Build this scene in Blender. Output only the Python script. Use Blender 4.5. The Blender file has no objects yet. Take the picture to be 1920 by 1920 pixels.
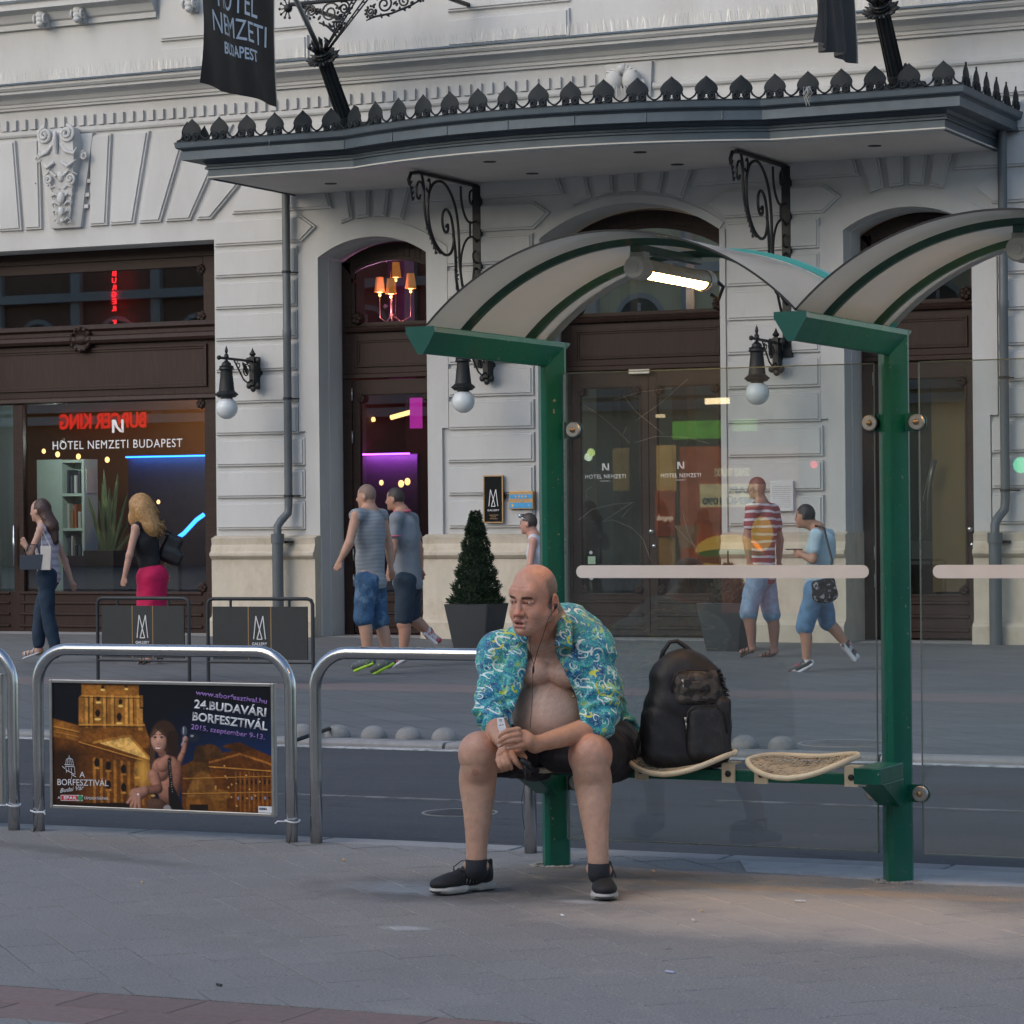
import bpy, bmesh, math, random
import numpy as np
from mathutils import Vector, Matrix, noise as mnoise
random.seed(7); np.random.seed(7)
PI=math.pi; R=math.radians
SC=bpy.context.scene; COL=SC.collection
# ------------------------------------------------------------------ camera, world, sun, exposure
TH=R(25); FPX=5410.0; ROLL=0.0093; EYE=1.5
cam_d=bpy.data.cameras.new("camera"); cam=bpy.data.objects.new("camera",cam_d); COL.objects.link(cam)
cam_d.sensor_width=36; cam_d.lens=36*FPX/1920; cam_d.clip_end=500; cam_d.clip_start=0.1
cam.location=(0,0,EYE)
_pitch=math.atan(8/FPX)
cam.matrix_world=Matrix.Translation((0,0,EYE))@Matrix.Rotation(TH,4,'Z')@Matrix.Rotation(PI/2+_pitch,4,'X')@Matrix.Rotation(-ROLL,4,'Z')
SC.camera=cam
w=bpy.data.worlds.new("World"); SC.world=w; w.use_nodes=True
nt=w.node_tree; bg=nt.nodes["Background"]; sky=nt.nodes.new("ShaderNodeTexSky")
sky.sky_type='NISHITA'; sky.sun_disc=False; sky.sun_elevation=R(22); sky.sun_rotation=R(205); sky.air_density=1.0; sky.dust_density=1.7; sky.ozone_density=1.8
nt.links.new(sky.outputs[0],bg.inputs[0]); bg.inputs[1].default_value=0.15
sd=bpy.data.lights.new("sun","SUN"); sd.energy=0.5; sd.angle=R(35); sd.color=(1.0,0.96,0.92)
sun=bpy.data.objects.new("sun",sd); COL.objects.link(sun)
_sdv=Vector((-0.36,-0.55,0.95)); sun.rotation_euler=_sdv.to_track_quat('Z','Y').to_euler(); sun.location=(-8,-5,20)
vs=SC.view_settings; SC.display_settings.display_device='sRGB'; vs.view_transform='Standard'; vs.look='None'; vs.exposure=0.70; vs.gamma=1; vs.use_curve_mapping=False
# ------------------------------------------------------------------ image pixel -> place
_s,_c=math.sin(TH),math.cos(TH)
def ray(u,v):
    a,b=u-960,v-960; n=math.hypot(1,ROLL)
    x=(a-ROLL*b)/n/FPX; y=((b+ROLL*a)/n-8)/FPX
    return (-_s+x*_c,_c+x*_s,-y)
def PY(u,v,Y):            # point on the plane y=Y seen at (u,v)
    d=ray(u,v); t=Y/d[1]; return Vector((d[0]*t,Y,EYE+d[2]*t))
def GZ(u,v,Z=0.0):        # point on the level z=Z
    d=ray(u,v); t=(Z-EYE)/d[2]; return Vector((d[0]*t,d[1]*t,Z))
def PD(u,v,D):            # point at depth D
    d=ray(u,v); return Vector((d[0]*D,d[1]*D,EYE+d[2]*D))
def XY(u,Y,v=968): return PY(u,v,Y).x
# ------------------------------------------------------------------ object helpers
WL={}   # world location of every object we make
def wl(o): return WL.get(o.name,Vector((0,0,0))) if o else Vector((0,0,0))
def tag(o,label=None,cat=None,group=None,kind=None):
    if label: o['label']=label
    if cat: o['category']=cat
    if group: o['group']=group
    if kind: o['kind']=kind
    return o
def thing(name,loc,label,cat,group=None):
    o=bpy.data.objects.new(name,None); COL.objects.link(o); o.location=loc; o.empty_display_size=.1
    WL[o.name]=Vector(loc); return tag(o,label,cat,group)
class MB:
    def __init__(s): s.v=[];s.f=[]
    def add(s,v,f):
        n=len(s.v); s.v+= [tuple(p) for p in v]; s.f+=[tuple(i+n for i in q) for q in f]; return s
    def box(s,a,b):
        x0,y0,z0=a;x1,y1,z1=b
        if x0>x1:x0,x1=x1,x0
        if y0>y1:y0,y1=y1,y0
        if z0>z1:z0,z1=z1,z0
        return s.add([(x0,y0,z0),(x1,y0,z0),(x1,y1,z0),(x0,y1,z0),(x0,y0,z1),(x1,y0,z1),(x1,y1,z1),(x0,y1,z1)],
          [(0,3,2,1),(4,5,6,7),(0,1,5,4),(1,2,6,5),(2,3,7,6),(3,0,4,7)])
    def loft(s,rings,cap=True,closed=True):
        n=len(rings[0]); V=[p for r in rings for p in r]; F=[]
        for k in range(len(rings)-1):
            for i in range(n if closed else n-1):
                j=(i+1)%n; F.append((k*n+i,k*n+j,(k+1)*n+j,(k+1)*n+i))
        if cap and closed: F.append(tuple(range(n-1,-1,-1))); F.append(tuple((len(rings)-1)*n+i for i in range(n)))
        return s.add(V,F)
    def tube(s,pts,r,n=10,cap=True):
        pts=[Vector(p) for p in pts]; rings=[]; N=len(pts); up=None
        for i,p in enumerate(pts):
            t=(pts[min(i+1,N-1)]-pts[max(i-1,0)]).normalized()
            if up is None:
                up=Vector((0,0,1)) if abs(t.z)<.9 else Vector((1,0,0))
            a=t.cross(up); 
            if a.length<1e-6: a=t.cross(Vector((0,1,0)))
            a.normalize(); b=a.cross(t).normalized(); up=b
            rr=r[i] if isinstance(r,(list,tuple)) else r
            rings.append([p+(a*math.cos(q)+b*math.sin(q))*rr for q in [2*PI*k/n for k in range(n)]])
        return s.loft(rings,cap)
    def lathe(s,prof,c,axis='z',n=20,sx=1):
        rings=[]
        for r,h in prof:
            ring=[]
            for k in range(n):
                a=2*PI*k/n; x,y=r*math.cos(a),r*math.sin(a)
                if axis=='z': ring.append((c[0]+x,c[1]+y,c[2]+h))
                elif axis=='y': ring.append((c[0]+x,c[1]+h,c[2]+y))
                else: ring.append((c[0]+h,c[1]+x,c[2]+y))
            rings.append(ring)
        return s.loft(rings)
    def sphere(s,c,r,n=14,m=9,sc=(1,1,1),zmin=-1):
        rings=[]
        for j in range(m+1):
            th=PI*j/m; z=math.cos(th)
            if z<zmin: z=zmin
            q=math.sqrt(max(1e-6,1-z*z)) if z>zmin else math.sqrt(max(1e-6,1-zmin*zmin))
            rings.append([(c[0]+r*sc[0]*q*math.cos(2*PI*k/n),c[1]+r*sc[1]*q*math.sin(2*PI*k/n),c[2]+r*sc[2]*z) for k in range(n)])
            if z<=zmin and zmin>-1: break
        return s.loft(rings)
    def prism(s,poly,y0,y1):      # polygon in xz extruded in y
        n=len(poly); V=[(x,y0,z) for x,z in poly]+[(x,y1,z) for x,z in poly]
        F=[tuple(range(n)),tuple(range(2*n-1,n-1,-1))]+[(i,n+i,n+(i+1)%n,(i+1)%n) for i in range(n)]
        return s.add(V,F)
    def prismz(s,poly,z0,z1):
        n=len(poly); V=[(x,y,z0) for x,y in poly]+[(x,y,z1) for x,y in poly]
        F=[tuple(range(n-1,-1,-1)),tuple(range(n,2*n))]+[(i,(i+1)%n,n+(i+1)%n,n+i) for i in range(n)]
        return s.add(V,F)
    def extrx(s,prof,x0,x1):      # (y,z) profile extruded in x
        n=len(prof); V=[(x0,y,z) for y,z in prof]+[(x1,y,z) for y,z in prof]
        F=[tuple(range(n)),tuple(range(2*n-1,n-1,-1))]+[(i,n+i,n+(i+1)%n,(i+1)%n) for i in range(n)]
        return s.add(V,F)
    def raised(s,poly,y,steps=((0.0,0.0),(-.042,.006),(-.042,.026),(-.064,.033))):
        # plate standing proud of a wall at y towards -y, steps=(dy,inset)
        rings=[[(x,y+dy,z) for x,z in inset(poly,i)] for dy,i in steps]
        n=len(poly); V=[p for r in rings for p in r]; F=[]
        for k in range(len(rings)-1):
            for i in range(n): j=(i+1)%n; F.append((k*n+i,k*n+j,(k+1)*n+j,(k+1)*n+i))
        F.append(tuple((len(rings)-1)*n+i for i in range(n)))
        return s.add(V,F)
    def arr(s,v,f): return s.add([tuple(p) for p in v],[tuple(q) for q in f])
def inset(poly,d):
    if d==0: return list(poly)
    n=len(poly); A=sum(poly[i][0]*poly[(i+1)%n][1]-poly[(i+1)%n][0]*poly[i][1] for i in range(n)); sg=1 if A>0 else -1
    out=[]
    for i in range(n):
        p0,p1,p2=poly[i-1],poly[i],poly[(i+1)%n]
        e1=(p1[0]-p0[0],p1[1]-p0[1]); e2=(p2[0]-p1[0],p2[1]-p1[1])
        l1=math.hypot(*e1) or 1e-9; l2=math.hypot(*e2) or 1e-9
        n1=(-e1[1]/l1*sg,e1[0]/l1*sg); n2=(-e2[1]/l2*sg,e2[0]/l2*sg)
        k=1+n1[0]*n2[0]+n1[1]*n2[1]; k=max(k,.3)
        out.append((p1[0]+(n1[0]+n2[0])*d/k,p1[1]+(n1[1]+n2[1])*d/k))
    return out
def fixn(me):
    bm=bmesh.new(); bm.from_mesh(me); bmesh.ops.recalc_face_normals(bm,faces=bm.faces); bm.to_mesh(me); bm.free()
def link(name,me,mat,parent,origin,smooth):
    o=bpy.data.objects.new(name,me); COL.objects.link(o)
    if mat:
        if isinstance(mat,(list,tuple)):
            for m in mat: me.materials.append(m)
        elif not me.materials: me.materials.append(mat)
    pl=wl(parent)
    if parent: o.parent=parent
    o.location=origin-pl; WL[o.name]=Vector(origin)
    if smooth is True: me.shade_smooth()
    elif smooth: me.shade_smooth(); me.set_sharp_from_angle(angle=R(smooth))
    return o
def obj(name,mb,mat,parent=None,smooth=False,origin=None,label=None,bev=0,fix=True):
    if origin is None:
        origin=wl(parent) if parent else Vector((0,0,0))
    origin=Vector(origin)
    me=bpy.data.meshes.new(name)
    me.from_pydata([(a-origin.x,b-origin.y,c-origin.z) for a,b,c in mb.v],[],mb.f); me.update()
    if fix: fixn(me)
    o=link(name,me,mat,parent,origin,smooth)
    if label: o['label']=label
    if bev:
        m=o.modifiers.new("bevel","BEVEL"); m.width=bev; m.segments=2; m.limit_method='ANGLE'; m.angle_limit=R(35)
    return o
def struct(name,mb,mat,smooth=False,kind='structure',parent=None):
    o=obj(name,mb,mat,parent,smooth); o['kind']=kind; return o
def inst(src,parent,loc,rot=None,scale=None,name=None):   # another object sharing src's mesh, placed at world loc
    o=src.copy(); COL.objects.link(o); o.parent=parent; o.location=Vector(loc)-wl(parent); WL[o.name]=Vector(loc)
    if rot is not None: o.rotation_euler=rot
    if scale is not None: o.scale=scale
    return o
def ctree(root,loc,rot=None,label=None,group=None):
    r=root.copy(); COL.objects.link(r); r.location=loc
    if rot: r.rotation_euler=rot
    if label: r['label']=label
    if group: r['group']=group
    for ch in list(root.children):
        c=ch.copy(); COL.objects.link(c); c.parent=r
        for g in ch.children:
            d=g.copy(); COL.objects.link(d); d.parent=c
    return r
# ------------------------------------------------------------------ materials
def newmat(name):
    m=bpy.data.materials.new(name); m.use_nodes=True; nt=m.node_tree; return m,nt,nt.nodes["Principled BSDF"]
def nd(nt,t,**k):
    n=nt.nodes.new(t)
    for a,b in k.items(): setattr(n,a,b)
    return n
def noise_n(nt,scale,detail=6,rough=.6,vec=None,dist=0):
    n=nd(nt,"ShaderNodeTexNoise"); n.inputs["Scale"].default_value=scale; n.inputs["Detail"].default_value=detail; n.inputs["Roughness"].default_value=rough; n.inputs["Distortion"].default_value=dist
    if vec: nt.links.new(vec,n.inputs["Vector"])
    return n
def ramp(nt,src,stops,interp='LINEAR'):
    r=nd(nt,"ShaderNodeValToRGB"); r.color_ramp.interpolation=interp; e=r.color_ramp.elements
    while len(e)<len(stops): e.new(.5)
    for el,(p,c) in zip(e,stops):
        el.position=p; el.color=(*c,1) if isinstance(c,(tuple,list)) else (c,c,c,1)
    nt.links.new(src,r.inputs[0]); return r
def mixc(nt,fac,a,b,mode='MIX'):
    m=nd(nt,"ShaderNodeMix",data_type='RGBA',blend_type=mode)
    for inp,val in ((m.inputs[0],fac),(m.inputs[6],a),(m.inputs[7],b)):
        if hasattr(val,'is_output') or hasattr(val,'links'): nt.links.new(val,inp)
        else: inp.default_value=(*val,1) if isinstance(val,(tuple,list)) else val
    return m.outputs[2]
def pos(nt):
    return nd(nt,"ShaderNodeNewGeometry").outputs["Position"]
def pm(name,col,rough=.6,metal=0,var=.12,vs=4,bump=0,bs=60,spots=None,stretch=None,rvar=.1,attr=None,rand=0,spec=None,dirt=None):
    m,nt,b=newmat(name); p=pos(nt)
    if stretch:
        mp=nd(nt,"ShaderNodeMapping"); mp.inputs["Scale"].default_value=stretch; nt.links.new(p,mp.inputs[0]); p=mp.outputs[0]
    n=noise_n(nt,vs,7,.62,p); base=col
    if attr:
        a=nd(nt,"ShaderNodeAttribute",attribute_name=attr); base=a.outputs["Color"]
    r=ramp(nt,n.outputs[0],[(.25,1-var),(.75,1+var)]); r.color_ramp.elements[1].color=(1+var,1+var,1+var,1)
    c=mixc(nt,1.0,base,r.outputs[0],'MULTIPLY')
    if rand:
        oi=nd(nt,"ShaderNodeObjectInfo"); rr=nd(nt,"ShaderNodeMapRange"); rr.inputs[3].default_value=1-rand; rr.inputs[4].default_value=1+rand; nt.links.new(oi.outputs["Random"],rr.inputs[0])
        c=mixc(nt,1.0,c,rr.outputs[0],'MULTIPLY')
    for sp in (spots or []):     # (scale,threshold,color,softness,amount)
        sc,th,cc,so,am=sp
        q=noise_n(nt,sc,5,.65,p); rm=ramp(nt,q.outputs[0],[(th-so,0.0),(th+so,am)]); c=mixc(nt,rm.outputs[0],c,cc)
    nt.links.new(c,b.inputs["Base Color"])
    rn=noise_n(nt,vs*3,4,.6,p); mr=nd(nt,"ShaderNodeMapRange"); mr.inputs[3].default_value=max(.02,rough-rvar); mr.inputs[4].default_value=min(1,rough+rvar)
    nt.links.new(rn.outputs[0],mr.inputs[0]); nt.links.new(mr.outputs[0],b.inputs["Roughness"])
    b.inputs["Metallic"].default_value=metal
    if spec is not None: b.inputs["Specular IOR Level"].default_value=spec
    if bump:
        bn=noise_n(nt,bs,5,.6,p); bp=nd(nt,"ShaderNodeBump"); bp.inputs["Strength"].default_value=1; bp.inputs["Distance"].default_value=bump
        nt.links.new(bn.outputs[0],bp.inputs["Height"]); nt.links.new(bp.outputs[0],b.inputs["Normal"])
    return m
def emis(name,col,strength):
    m,nt,b=newmat(name); b.inputs["Base Color"].default_value=(*[min(1,x) for x in col],1); b.inputs["Emission Color"].default_value=(*col,1); b.inputs["Emission Strength"].default_value=strength
    n=noise_n(nt,9,3,.5,pos(nt)); r=ramp(nt,n.outputs[0],[(0,.85),(1,1.0)]); c=mixc(nt,1.0,col,r.outputs[0],'MULTIPLY'); nt.links.new(c,b.inputs["Emission Color"]); return m
def glass(name,tint=(1,1,1),boost=1.0,rough=0.0,scratch=0,opac=0.0,ocol=(.5,.5,.5)):
    m,nt,b=newmat(name); nt.nodes.remove(b); out=nt.nodes["Material Output"]
    tr=nd(nt,"ShaderNodeBsdfTransparent"); tr.inputs[0].default_value=(*tint,1)
    gl=nd(nt,"ShaderNodeBsdfGlossy"); gl.inputs["Roughness"].default_value=rough
    fr=nd(nt,"ShaderNodeFresnel"); fr.inputs[0].default_value=1.5
    ml=nd(nt,"ShaderNodeMath",operation='MULTIPLY',use_clamp=True); nt.links.new(fr.outputs[0],ml.inputs[0]); ml.inputs[1].default_value=boost
    mx=nd(nt,"ShaderNodeMixShader"); nt.links.new(ml.outputs[0],mx.inputs[0]); nt.links.new(tr.outputs[0],mx.inputs[1]); nt.links.new(gl.outputs[0],mx.inputs[2]); last=mx.outputs[0]
    if opac or scratch:
        df=nd(nt,"ShaderNodeBsdfDiffuse"); df.inputs[0].default_value=(*ocol,1)
        n=noise_n(nt,3.0,8,.7,pos(nt)); rm=ramp(nt,n.outputs[0],[(.4,opac*.4),(.75,opac)])
        mx2=nd(nt,"ShaderNodeMixShader"); nt.links.new(rm.outputs[0],mx2.inputs[0]); nt.links.new(last,mx2.inputs[1]); nt.links.new(df.outputs[0],mx2.inputs[2]); last=mx2.outputs[0]
    nt.links.new(last,out.inputs[0]); return m
def attrmat(name,rough=.6,emit=0,sss=0,var=.06,vs=40,bump=0,bs=200,spec=.5):
    m,nt,b=newmat(name); a=nd(nt,"ShaderNodeAttribute",attribute_name="Col"); p=pos(nt)
    n=noise_n(nt,vs,5,.6,p); r=ramp(nt,n.outputs[0],[(.25,1-var),(.75,1+var)]); r.color_ramp.elements[1].color=(1+var,1+var,1+var,1)
    c=mixc(nt,1.0,a.outputs["Color"],r.outputs[0],'MULTIPLY'); nt.links.new(c,b.inputs["Base Color"]); b.inputs["Roughness"].default_value=rough; b.inputs["Specular IOR Level"].default_value=spec
    if emit: nt.links.new(c,b.inputs["Emission Color"]); b.inputs["Emission Strength"].default_value=emit
    if sss:
        b.inputs["Subsurface Weight"].default_value=sss; b.inputs["Subsurface Scale"].default_value=.01; b.inputs["Subsurface Radius"].default_value=(1,.35,.2)
    if bump:
        bn=noise_n(nt,bs,4,.6,p); bp=nd(nt,"ShaderNodeBump"); bp.inputs["Distance"].default_value=bump; nt.links.new(bn.outputs[0],bp.inputs["Height"]); nt.links.new(bp.outputs[0],b.inputs["Normal"])
    return m
def setcol(me,cols):
    a=me.color_attributes.new("Col",'FLOAT_COLOR','POINT'); c=np.ones((len(me.vertices),4),np.float32); c[:,:3]=cols; a.data.foreach_set("color",c.ravel())
def text(name,body,mat,parent,o,ex,ez,width=None,height=None,depth=.003,bold=0,align='LEFT',space=1.0,shear=0):
    # lettering: starts at o, runs along ex, letters rise along ez; fitted to width and cap height
    cu=bpy.data.curves.new(name,'FONT'); cu.body=body; cu.size=1; cu.extrude=0.0; cu.align_x=align; cu.space_character=space; cu.shear=shear; cu.offset=bold; cu.resolution_u=3
    to=bpy.data.objects.new("tmp",cu); COL.objects.link(to)
    me=bpy.data.meshes.new_from_object(to); bpy.data.objects.remove(to); bpy.data.curves.remove(cu)
    n=len(me.vertices); co=np.empty(n*3,np.float32); me.vertices.foreach_get("co",co); co=co.reshape(-1,3)
    mn,mx=co.min(0),co.max(0); sx=1.0; sy=1.0
    if height: sy=height/.72
    if width: sx=width/(mx[0]-mn[0])
    elif height: sx=sy
    if not height: sy=sx
    ex=Vector(ex).normalized(); ez=Vector(ez).normalized(); o=Vector(o)
    x=(co[:,0]-(mn[0] if align=='LEFT' else (mn[0]+mx[0])/2))*sx; z=co[:,1]*sy
    W=np.array(o)[None]+x[:,None]*np.array(ex)[None]+z[:,None]*np.array(ez)[None]
    pl=wl(parent); W=W-np.array(pl)[None]
    bm=bmesh.new(); me.vertices.foreach_set("co",W.astype(np.float32).ravel()); me.update(); bm.from_mesh(me)
    if depth:
        g=bmesh.ops.extrude_face_region(bm,geom=bm.faces[:]); nrm=ex.cross(ez)   # towards the reader is -(ez x ex)
        vs_=[q for q in g['geom'] if isinstance(q,bmesh.types.BMVert)]
        bmesh.ops.translate(bm,verts=vs_,vec=nrm*depth)
        bmesh.ops.recalc_face_normals(bm,faces=bm.faces)
    bm.to_mesh(me); bm.free()
    me.materials.clear(); me.materials.append(mat)
    ob=bpy.data.objects.new(name,me); COL.objects.link(ob)
    if parent: ob.parent=parent
    WL[ob.name]=Vector(pl); return ob
M={}
M['plaster']=pm("plaster",(.50,.505,.505),.85,var=.08,vs=1.6,bump=.0018,bs=70,spots=[(.9,.60,(.40,.385,.36),.14,.45),(5,.66,(.38,.37,.35),.08,.30),(26,.70,(.33,.32,.30),.03,.28)],stretch=(1,1,.35))
M['stone']=pm("limestone",(.52,.46,.37),.75,var=.10,vs=6,bump=.0015,bs=40,spots=[(5,.60,(.38,.31,.22),.08,.5),(22,.66,(.62,.58,.50),.04,.5)],stretch=(1,1,.6))
M['wood']=pm("dark_wood",(.027,.0145,.012),.5,var=.35,vs=3,bump=.0006,bs=30,stretch=(1,1,12),spec=.25)
M['woodh']=pm("dark_wood_rail",(.028,.015,.0125),.5,var=.35,vs=3,bump=.0006,bs=30,stretch=(12,1,1),spec=.25)
M['zinc']=pm("zinc_sheet",(.070,.095,.118),.55,metal=.35,var=.16,vs=2.5,spots=[(3,.62,(.06,.075,.09),.1,.6),(9,.7,(.16,.18,.20),.05,.35)],bump=.002,bs=6)
M['iron']=pm("black_iron",(.018,.020,.022),.5,metal=.3,var=.2,vs=8)
M['pipe']=pm("pipe_paint",(.10,.115,.125),.5,metal=.1,var=.12,vs=3)
M['soffit']=pm("soffit_paint",(.58,.56,.53),.8,var=.06,vs=2)
M['void']=pm("lamp_recess",(.02,.02,.02),.6)
M['asph']=pm("asphalt",(.050,.053,.060),.85,var=.16,vs=1.5,bump=.005,bs=90,spots=[(.8,.6,(.038,.040,.046),.12,.6),(70,.62,(.13,.13,.13),.04,.6)],stretch=(.35,1,1))
M['slab']=pm("paving_slab",(.215,.204,.196),.85,var=.42,vs=105,bump=.004,bs=110,rand=.035,spots=[(1.2,.58,(.17,.158,.148),.12,.5),(2.6,.66,(.36,.33,.29),.08,.35),(120,.60,(.40,.39,.38),.04,.6),(9,.69,(.09,.088,.085),.02,.7),(70,.64,(.08,.08,.08),.04,.5)])
M['bed']=pm("sandy_joint",(.27,.26,.24),.9,var=.2,vs=9,bump=.002,bs=120)
M['fslab']=pm("far_paving",(.130,.136,.140),.75,var=.12,vs=2,bump=.001,bs=90,spots=[(1.1,.58,(.10,.105,.11),.12,.6),(70,.66,(.2,.2,.2),.04,.5)],stretch=(.4,1,1))
M['brick']=pm("red_paver",(.20,.135,.122),.8,var=.16,vs=30,bump=.002,bs=160,rand=.09)
M['kerb']=pm("kerb_stone",(.26,.255,.25),.8,var=.15,vs=8,bump=.002,bs=90,rand=.06,spots=[(3,.62,(.12,.115,.11),.1,.6)])
M['conc']=pm("concrete",(.25,.245,.235),.85,var=.12,vs=14,bump=.003,bs=60,spots=[(9,.6,(.15,.15,.145),.08,.6)])
M['line']=pm("road_paint",(.50,.50,.49),.7,var=.1,vs=20,spots=[(12,.55,(.08,.08,.085),.07,.8)])
M['green']=pm("green_enamel",(.0005,.095,.062),.36,var=.16,vs=5,spots=[(30,.675,(.26,.25,.20),.010,.95),(75,.68,(.22,.20,.15),.01,.9),(5,.66,(.03,.05,.03),.06,.6)],bump=.0004,bs=60,spec=.4)
M['green_wet']=pm("green_scratched",(.02,.22,.15),.35,var=.2,vs=12)
M['dgreen']=pm("dark_green_rib",(.012,.055,.035),.4,var=.2,vs=8,spots=[(8,.66,(.12,.07,.02),.05,.6)])
M['steel']=pm("brushed_steel",(.52,.52,.52),.24,metal=1,var=.10,vs=5,rvar=.08,spots=[(14,.72,(.20,.15,.10),.04,.5)],stretch=(1,1,1))
M['alu']=pm("aluminium",(.40,.40,.39),.38,metal=.9,var=.12,vs=10)
M['brass']=pm("worn_brass",(.35,.24,.13),.4,metal=.9,var=.15,vs=30)
M['cream']=pm("cream_enamel",(.55,.47,.33),.4,var=.10,vs=20,spots=[(70,.66,(.16,.10,.06),.03,.7)])
M['white']=pm("white_print",(.72,.72,.72),.6,var=.04,vs=10)
M['white_tape']=pm("white_tape",(.66,.63,.62),.55,var=.05,vs=8)
M['gpaint']=pm("dark_sign",(.020,.024,.027),.55,var=.12,vs=6)
M['gold']=pm("gold_line",(.32,.20,.09),.5,metal=.3,var=.1)
M['black']=pm("black_plastic",(.012,.012,.013),.45,var=.15,vs=20)
M['tie']=pm("white_cable_tie",(.7,.72,.74),.5)
M['glass_shop']=glass("shop_glass",(.93,.95,.94),1.9)
M['glass_fan']=glass("fanlight_glass",(.6,.6,.58),6.0)
M['glass_door']=glass("door_glass",(.85,.88,.87),1.8)
M['glass_sh']=glass("shelter_glass",(.93,.96,.95),1.3,opac=.075,ocol=(.45,.46,.46))
M['crest']=pm('cast_crest',(.016,.021,.026),.6,var=.15,vs=6,spec=.2)
M['globe']=pm("opal_globe",(.62,.66,.68),.25,var=.04)
# ------------------------------------------------------------------ the ground
KN,KF=11.93,17.12      # near kerb and far kerb
mb=MB(); mb.add([(-160,-70,-.62),(120,-70,-.62),(120,140,-.62),(-160,140,-.62)],[(0,1,2,3)]); struct('ground',mb,M['asph'])
mb=MB(); mb.box((-90,KN-.1,-.5),(60,KF+.1,-.04)); struct('road',mb,M['asph'])
mb=MB(); mb.box((-90,-60,-.5),(60,KN-.2,-.014)); platform=struct('platform_pavement',mb,M['bed'])
mb=MB(); mb.box((-90,KF+.2,-.5),(60,32.0,0)); farpave=struct('far_pavement',mb,M['fslab'])
nt=M['fslab'].node_tree; b=nt.nodes["Principled BSDF"]          # joints of the far slabs, too fine to build
mp=nd(nt,"ShaderNodeMapping"); mp.inputs["Rotation"].default_value=(0,0,R(45)); nt.links.new(pos(nt),mp.inputs[0])
bt=nd(nt,"ShaderNodeTexBrick"); bt.inputs["Scale"].default_value=1.0; bt.inputs["Mortar Size"].default_value=.012; bt.inputs["Brick Width"].default_value=.4; bt.inputs["Row Height"].default_value=.4
bt.inputs["Color1"].default_value=(1,1,1,1); bt.inputs["Color2"].default_value=(.86,.86,.86,1); bt.inputs["Mortar"].default_value=(.62,.62,.62,1); nt.links.new(mp.outputs[0],bt.inputs["Vector"])
old=b.inputs["Base Color"].links[0].from_socket; nt.links.new(mixc(nt,1.0,old,bt.outputs["Color"],'MULTIPLY'),b.inputs["Base Color"])
for mt_ in ('slab','brick'):
    nt=M[mt_].node_tree; b=nt.nodes["Principled BSDF"]; old=b.inputs["Base Color"].links[0].from_socket; c=old; P_=pos(nt)
    def stain(c,cx,cy,rx,ry,col_,amt,sc_,rot=0):
        mp=nd(nt,"ShaderNodeMapping",vector_type='TEXTURE'); mp.inputs["Location"].default_value=(cx,cy,0); mp.inputs["Rotation"].default_value=(0,0,R(rot)); mp.inputs["Scale"].default_value=(rx,ry,50); nt.links.new(P_,mp.inputs[0])
        ln=nd(nt,"ShaderNodeVectorMath",operation='LENGTH'); nt.links.new(mp.outputs[0],ln.inputs[0]); n=noise_n(nt,sc_,6,.65,P_); ad=nd(nt,"ShaderNodeMath",operation='MULTIPLY_ADD'); nt.links.new(n.outputs[0],ad.inputs[0]); ad.inputs[1].default_value=1.5; nt.links.new(ln.outputs["Value"],ad.inputs[2])
        r=ramp(nt,ad.outputs[0],[(.0,amt),(.01,amt),(.85,0)]); mr=nd(nt,"ShaderNodeMapRange"); nt.links.new(ad.outputs[0],mr.inputs[0]); mr.inputs[1].default_value=1.25; mr.inputs[2].default_value=2.0; mr.inputs[3].default_value=amt; mr.inputs[4].default_value=0
        nt.nodes.remove(r); return mixc(nt,mr.outputs[0],c,col_)
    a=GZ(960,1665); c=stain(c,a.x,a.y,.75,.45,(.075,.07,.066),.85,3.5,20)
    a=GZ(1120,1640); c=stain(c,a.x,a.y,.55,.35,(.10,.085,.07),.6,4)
    a=GZ(1600,1715); c=stain(c,a.x,a.y,1.3,.55,(.46,.39,.33),.75,2.5,-20)
    a=GZ(1300,1735); c=stain(c,a.x,a.y,.7,.25,(.42,.36,.31),.6,5,-10)
    a=GZ(1500,1668); c=stain(c,a.x,a.y,1.0,.10,(.40,.27,.17),.7,6)
    a=GZ(760,1740); c=stain(c,a.x,a.y,.09,.05,(.45,.46,.47),.6,30); a=GZ(1090,1690); c=stain(c,a.x,a.y,.09,.05,(.42,.44,.47),.6,30); a=GZ(780,1665); c=stain(c,a.x,a.y,.35,.18,(.30,.32,.34),.6,9)
    a=GZ(150,1600); c=stain(c,a.x,a.y,.9,.10,(.12,.115,.11),.6,6,-20)
    nt.links.new(c,b.inputs["Base Color"])
nt=M['asph'].node_tree; b=nt.nodes["Principled BSDF"]; old=b.inputs["Base Color"].links[0].from_socket; P_=pos(nt)
mp=nd(nt,"ShaderNodeMapping"); mp.inputs["Scale"].default_value=(.5,1.6,1); nt.links.new(P_,mp.inputs[0]); vv=nd(nt,"ShaderNodeTexVoronoi",feature='DISTANCE_TO_EDGE'); vv.inputs["Scale"].default_value=.75
nn=noise_n(nt,2.5,6,.7,mp.outputs[0]); vm=nd(nt,"ShaderNodeVectorMath",operation='MULTIPLY_ADD'); nt.links.new(nn.outputs["Color"],vm.inputs[0]); vm.inputs[1].default_value=(.7,.7,.7); nt.links.new(mp.outputs[0],vm.inputs[2]); nt.links.new(vm.outputs[0],vv.inputs["Vector"])
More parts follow.
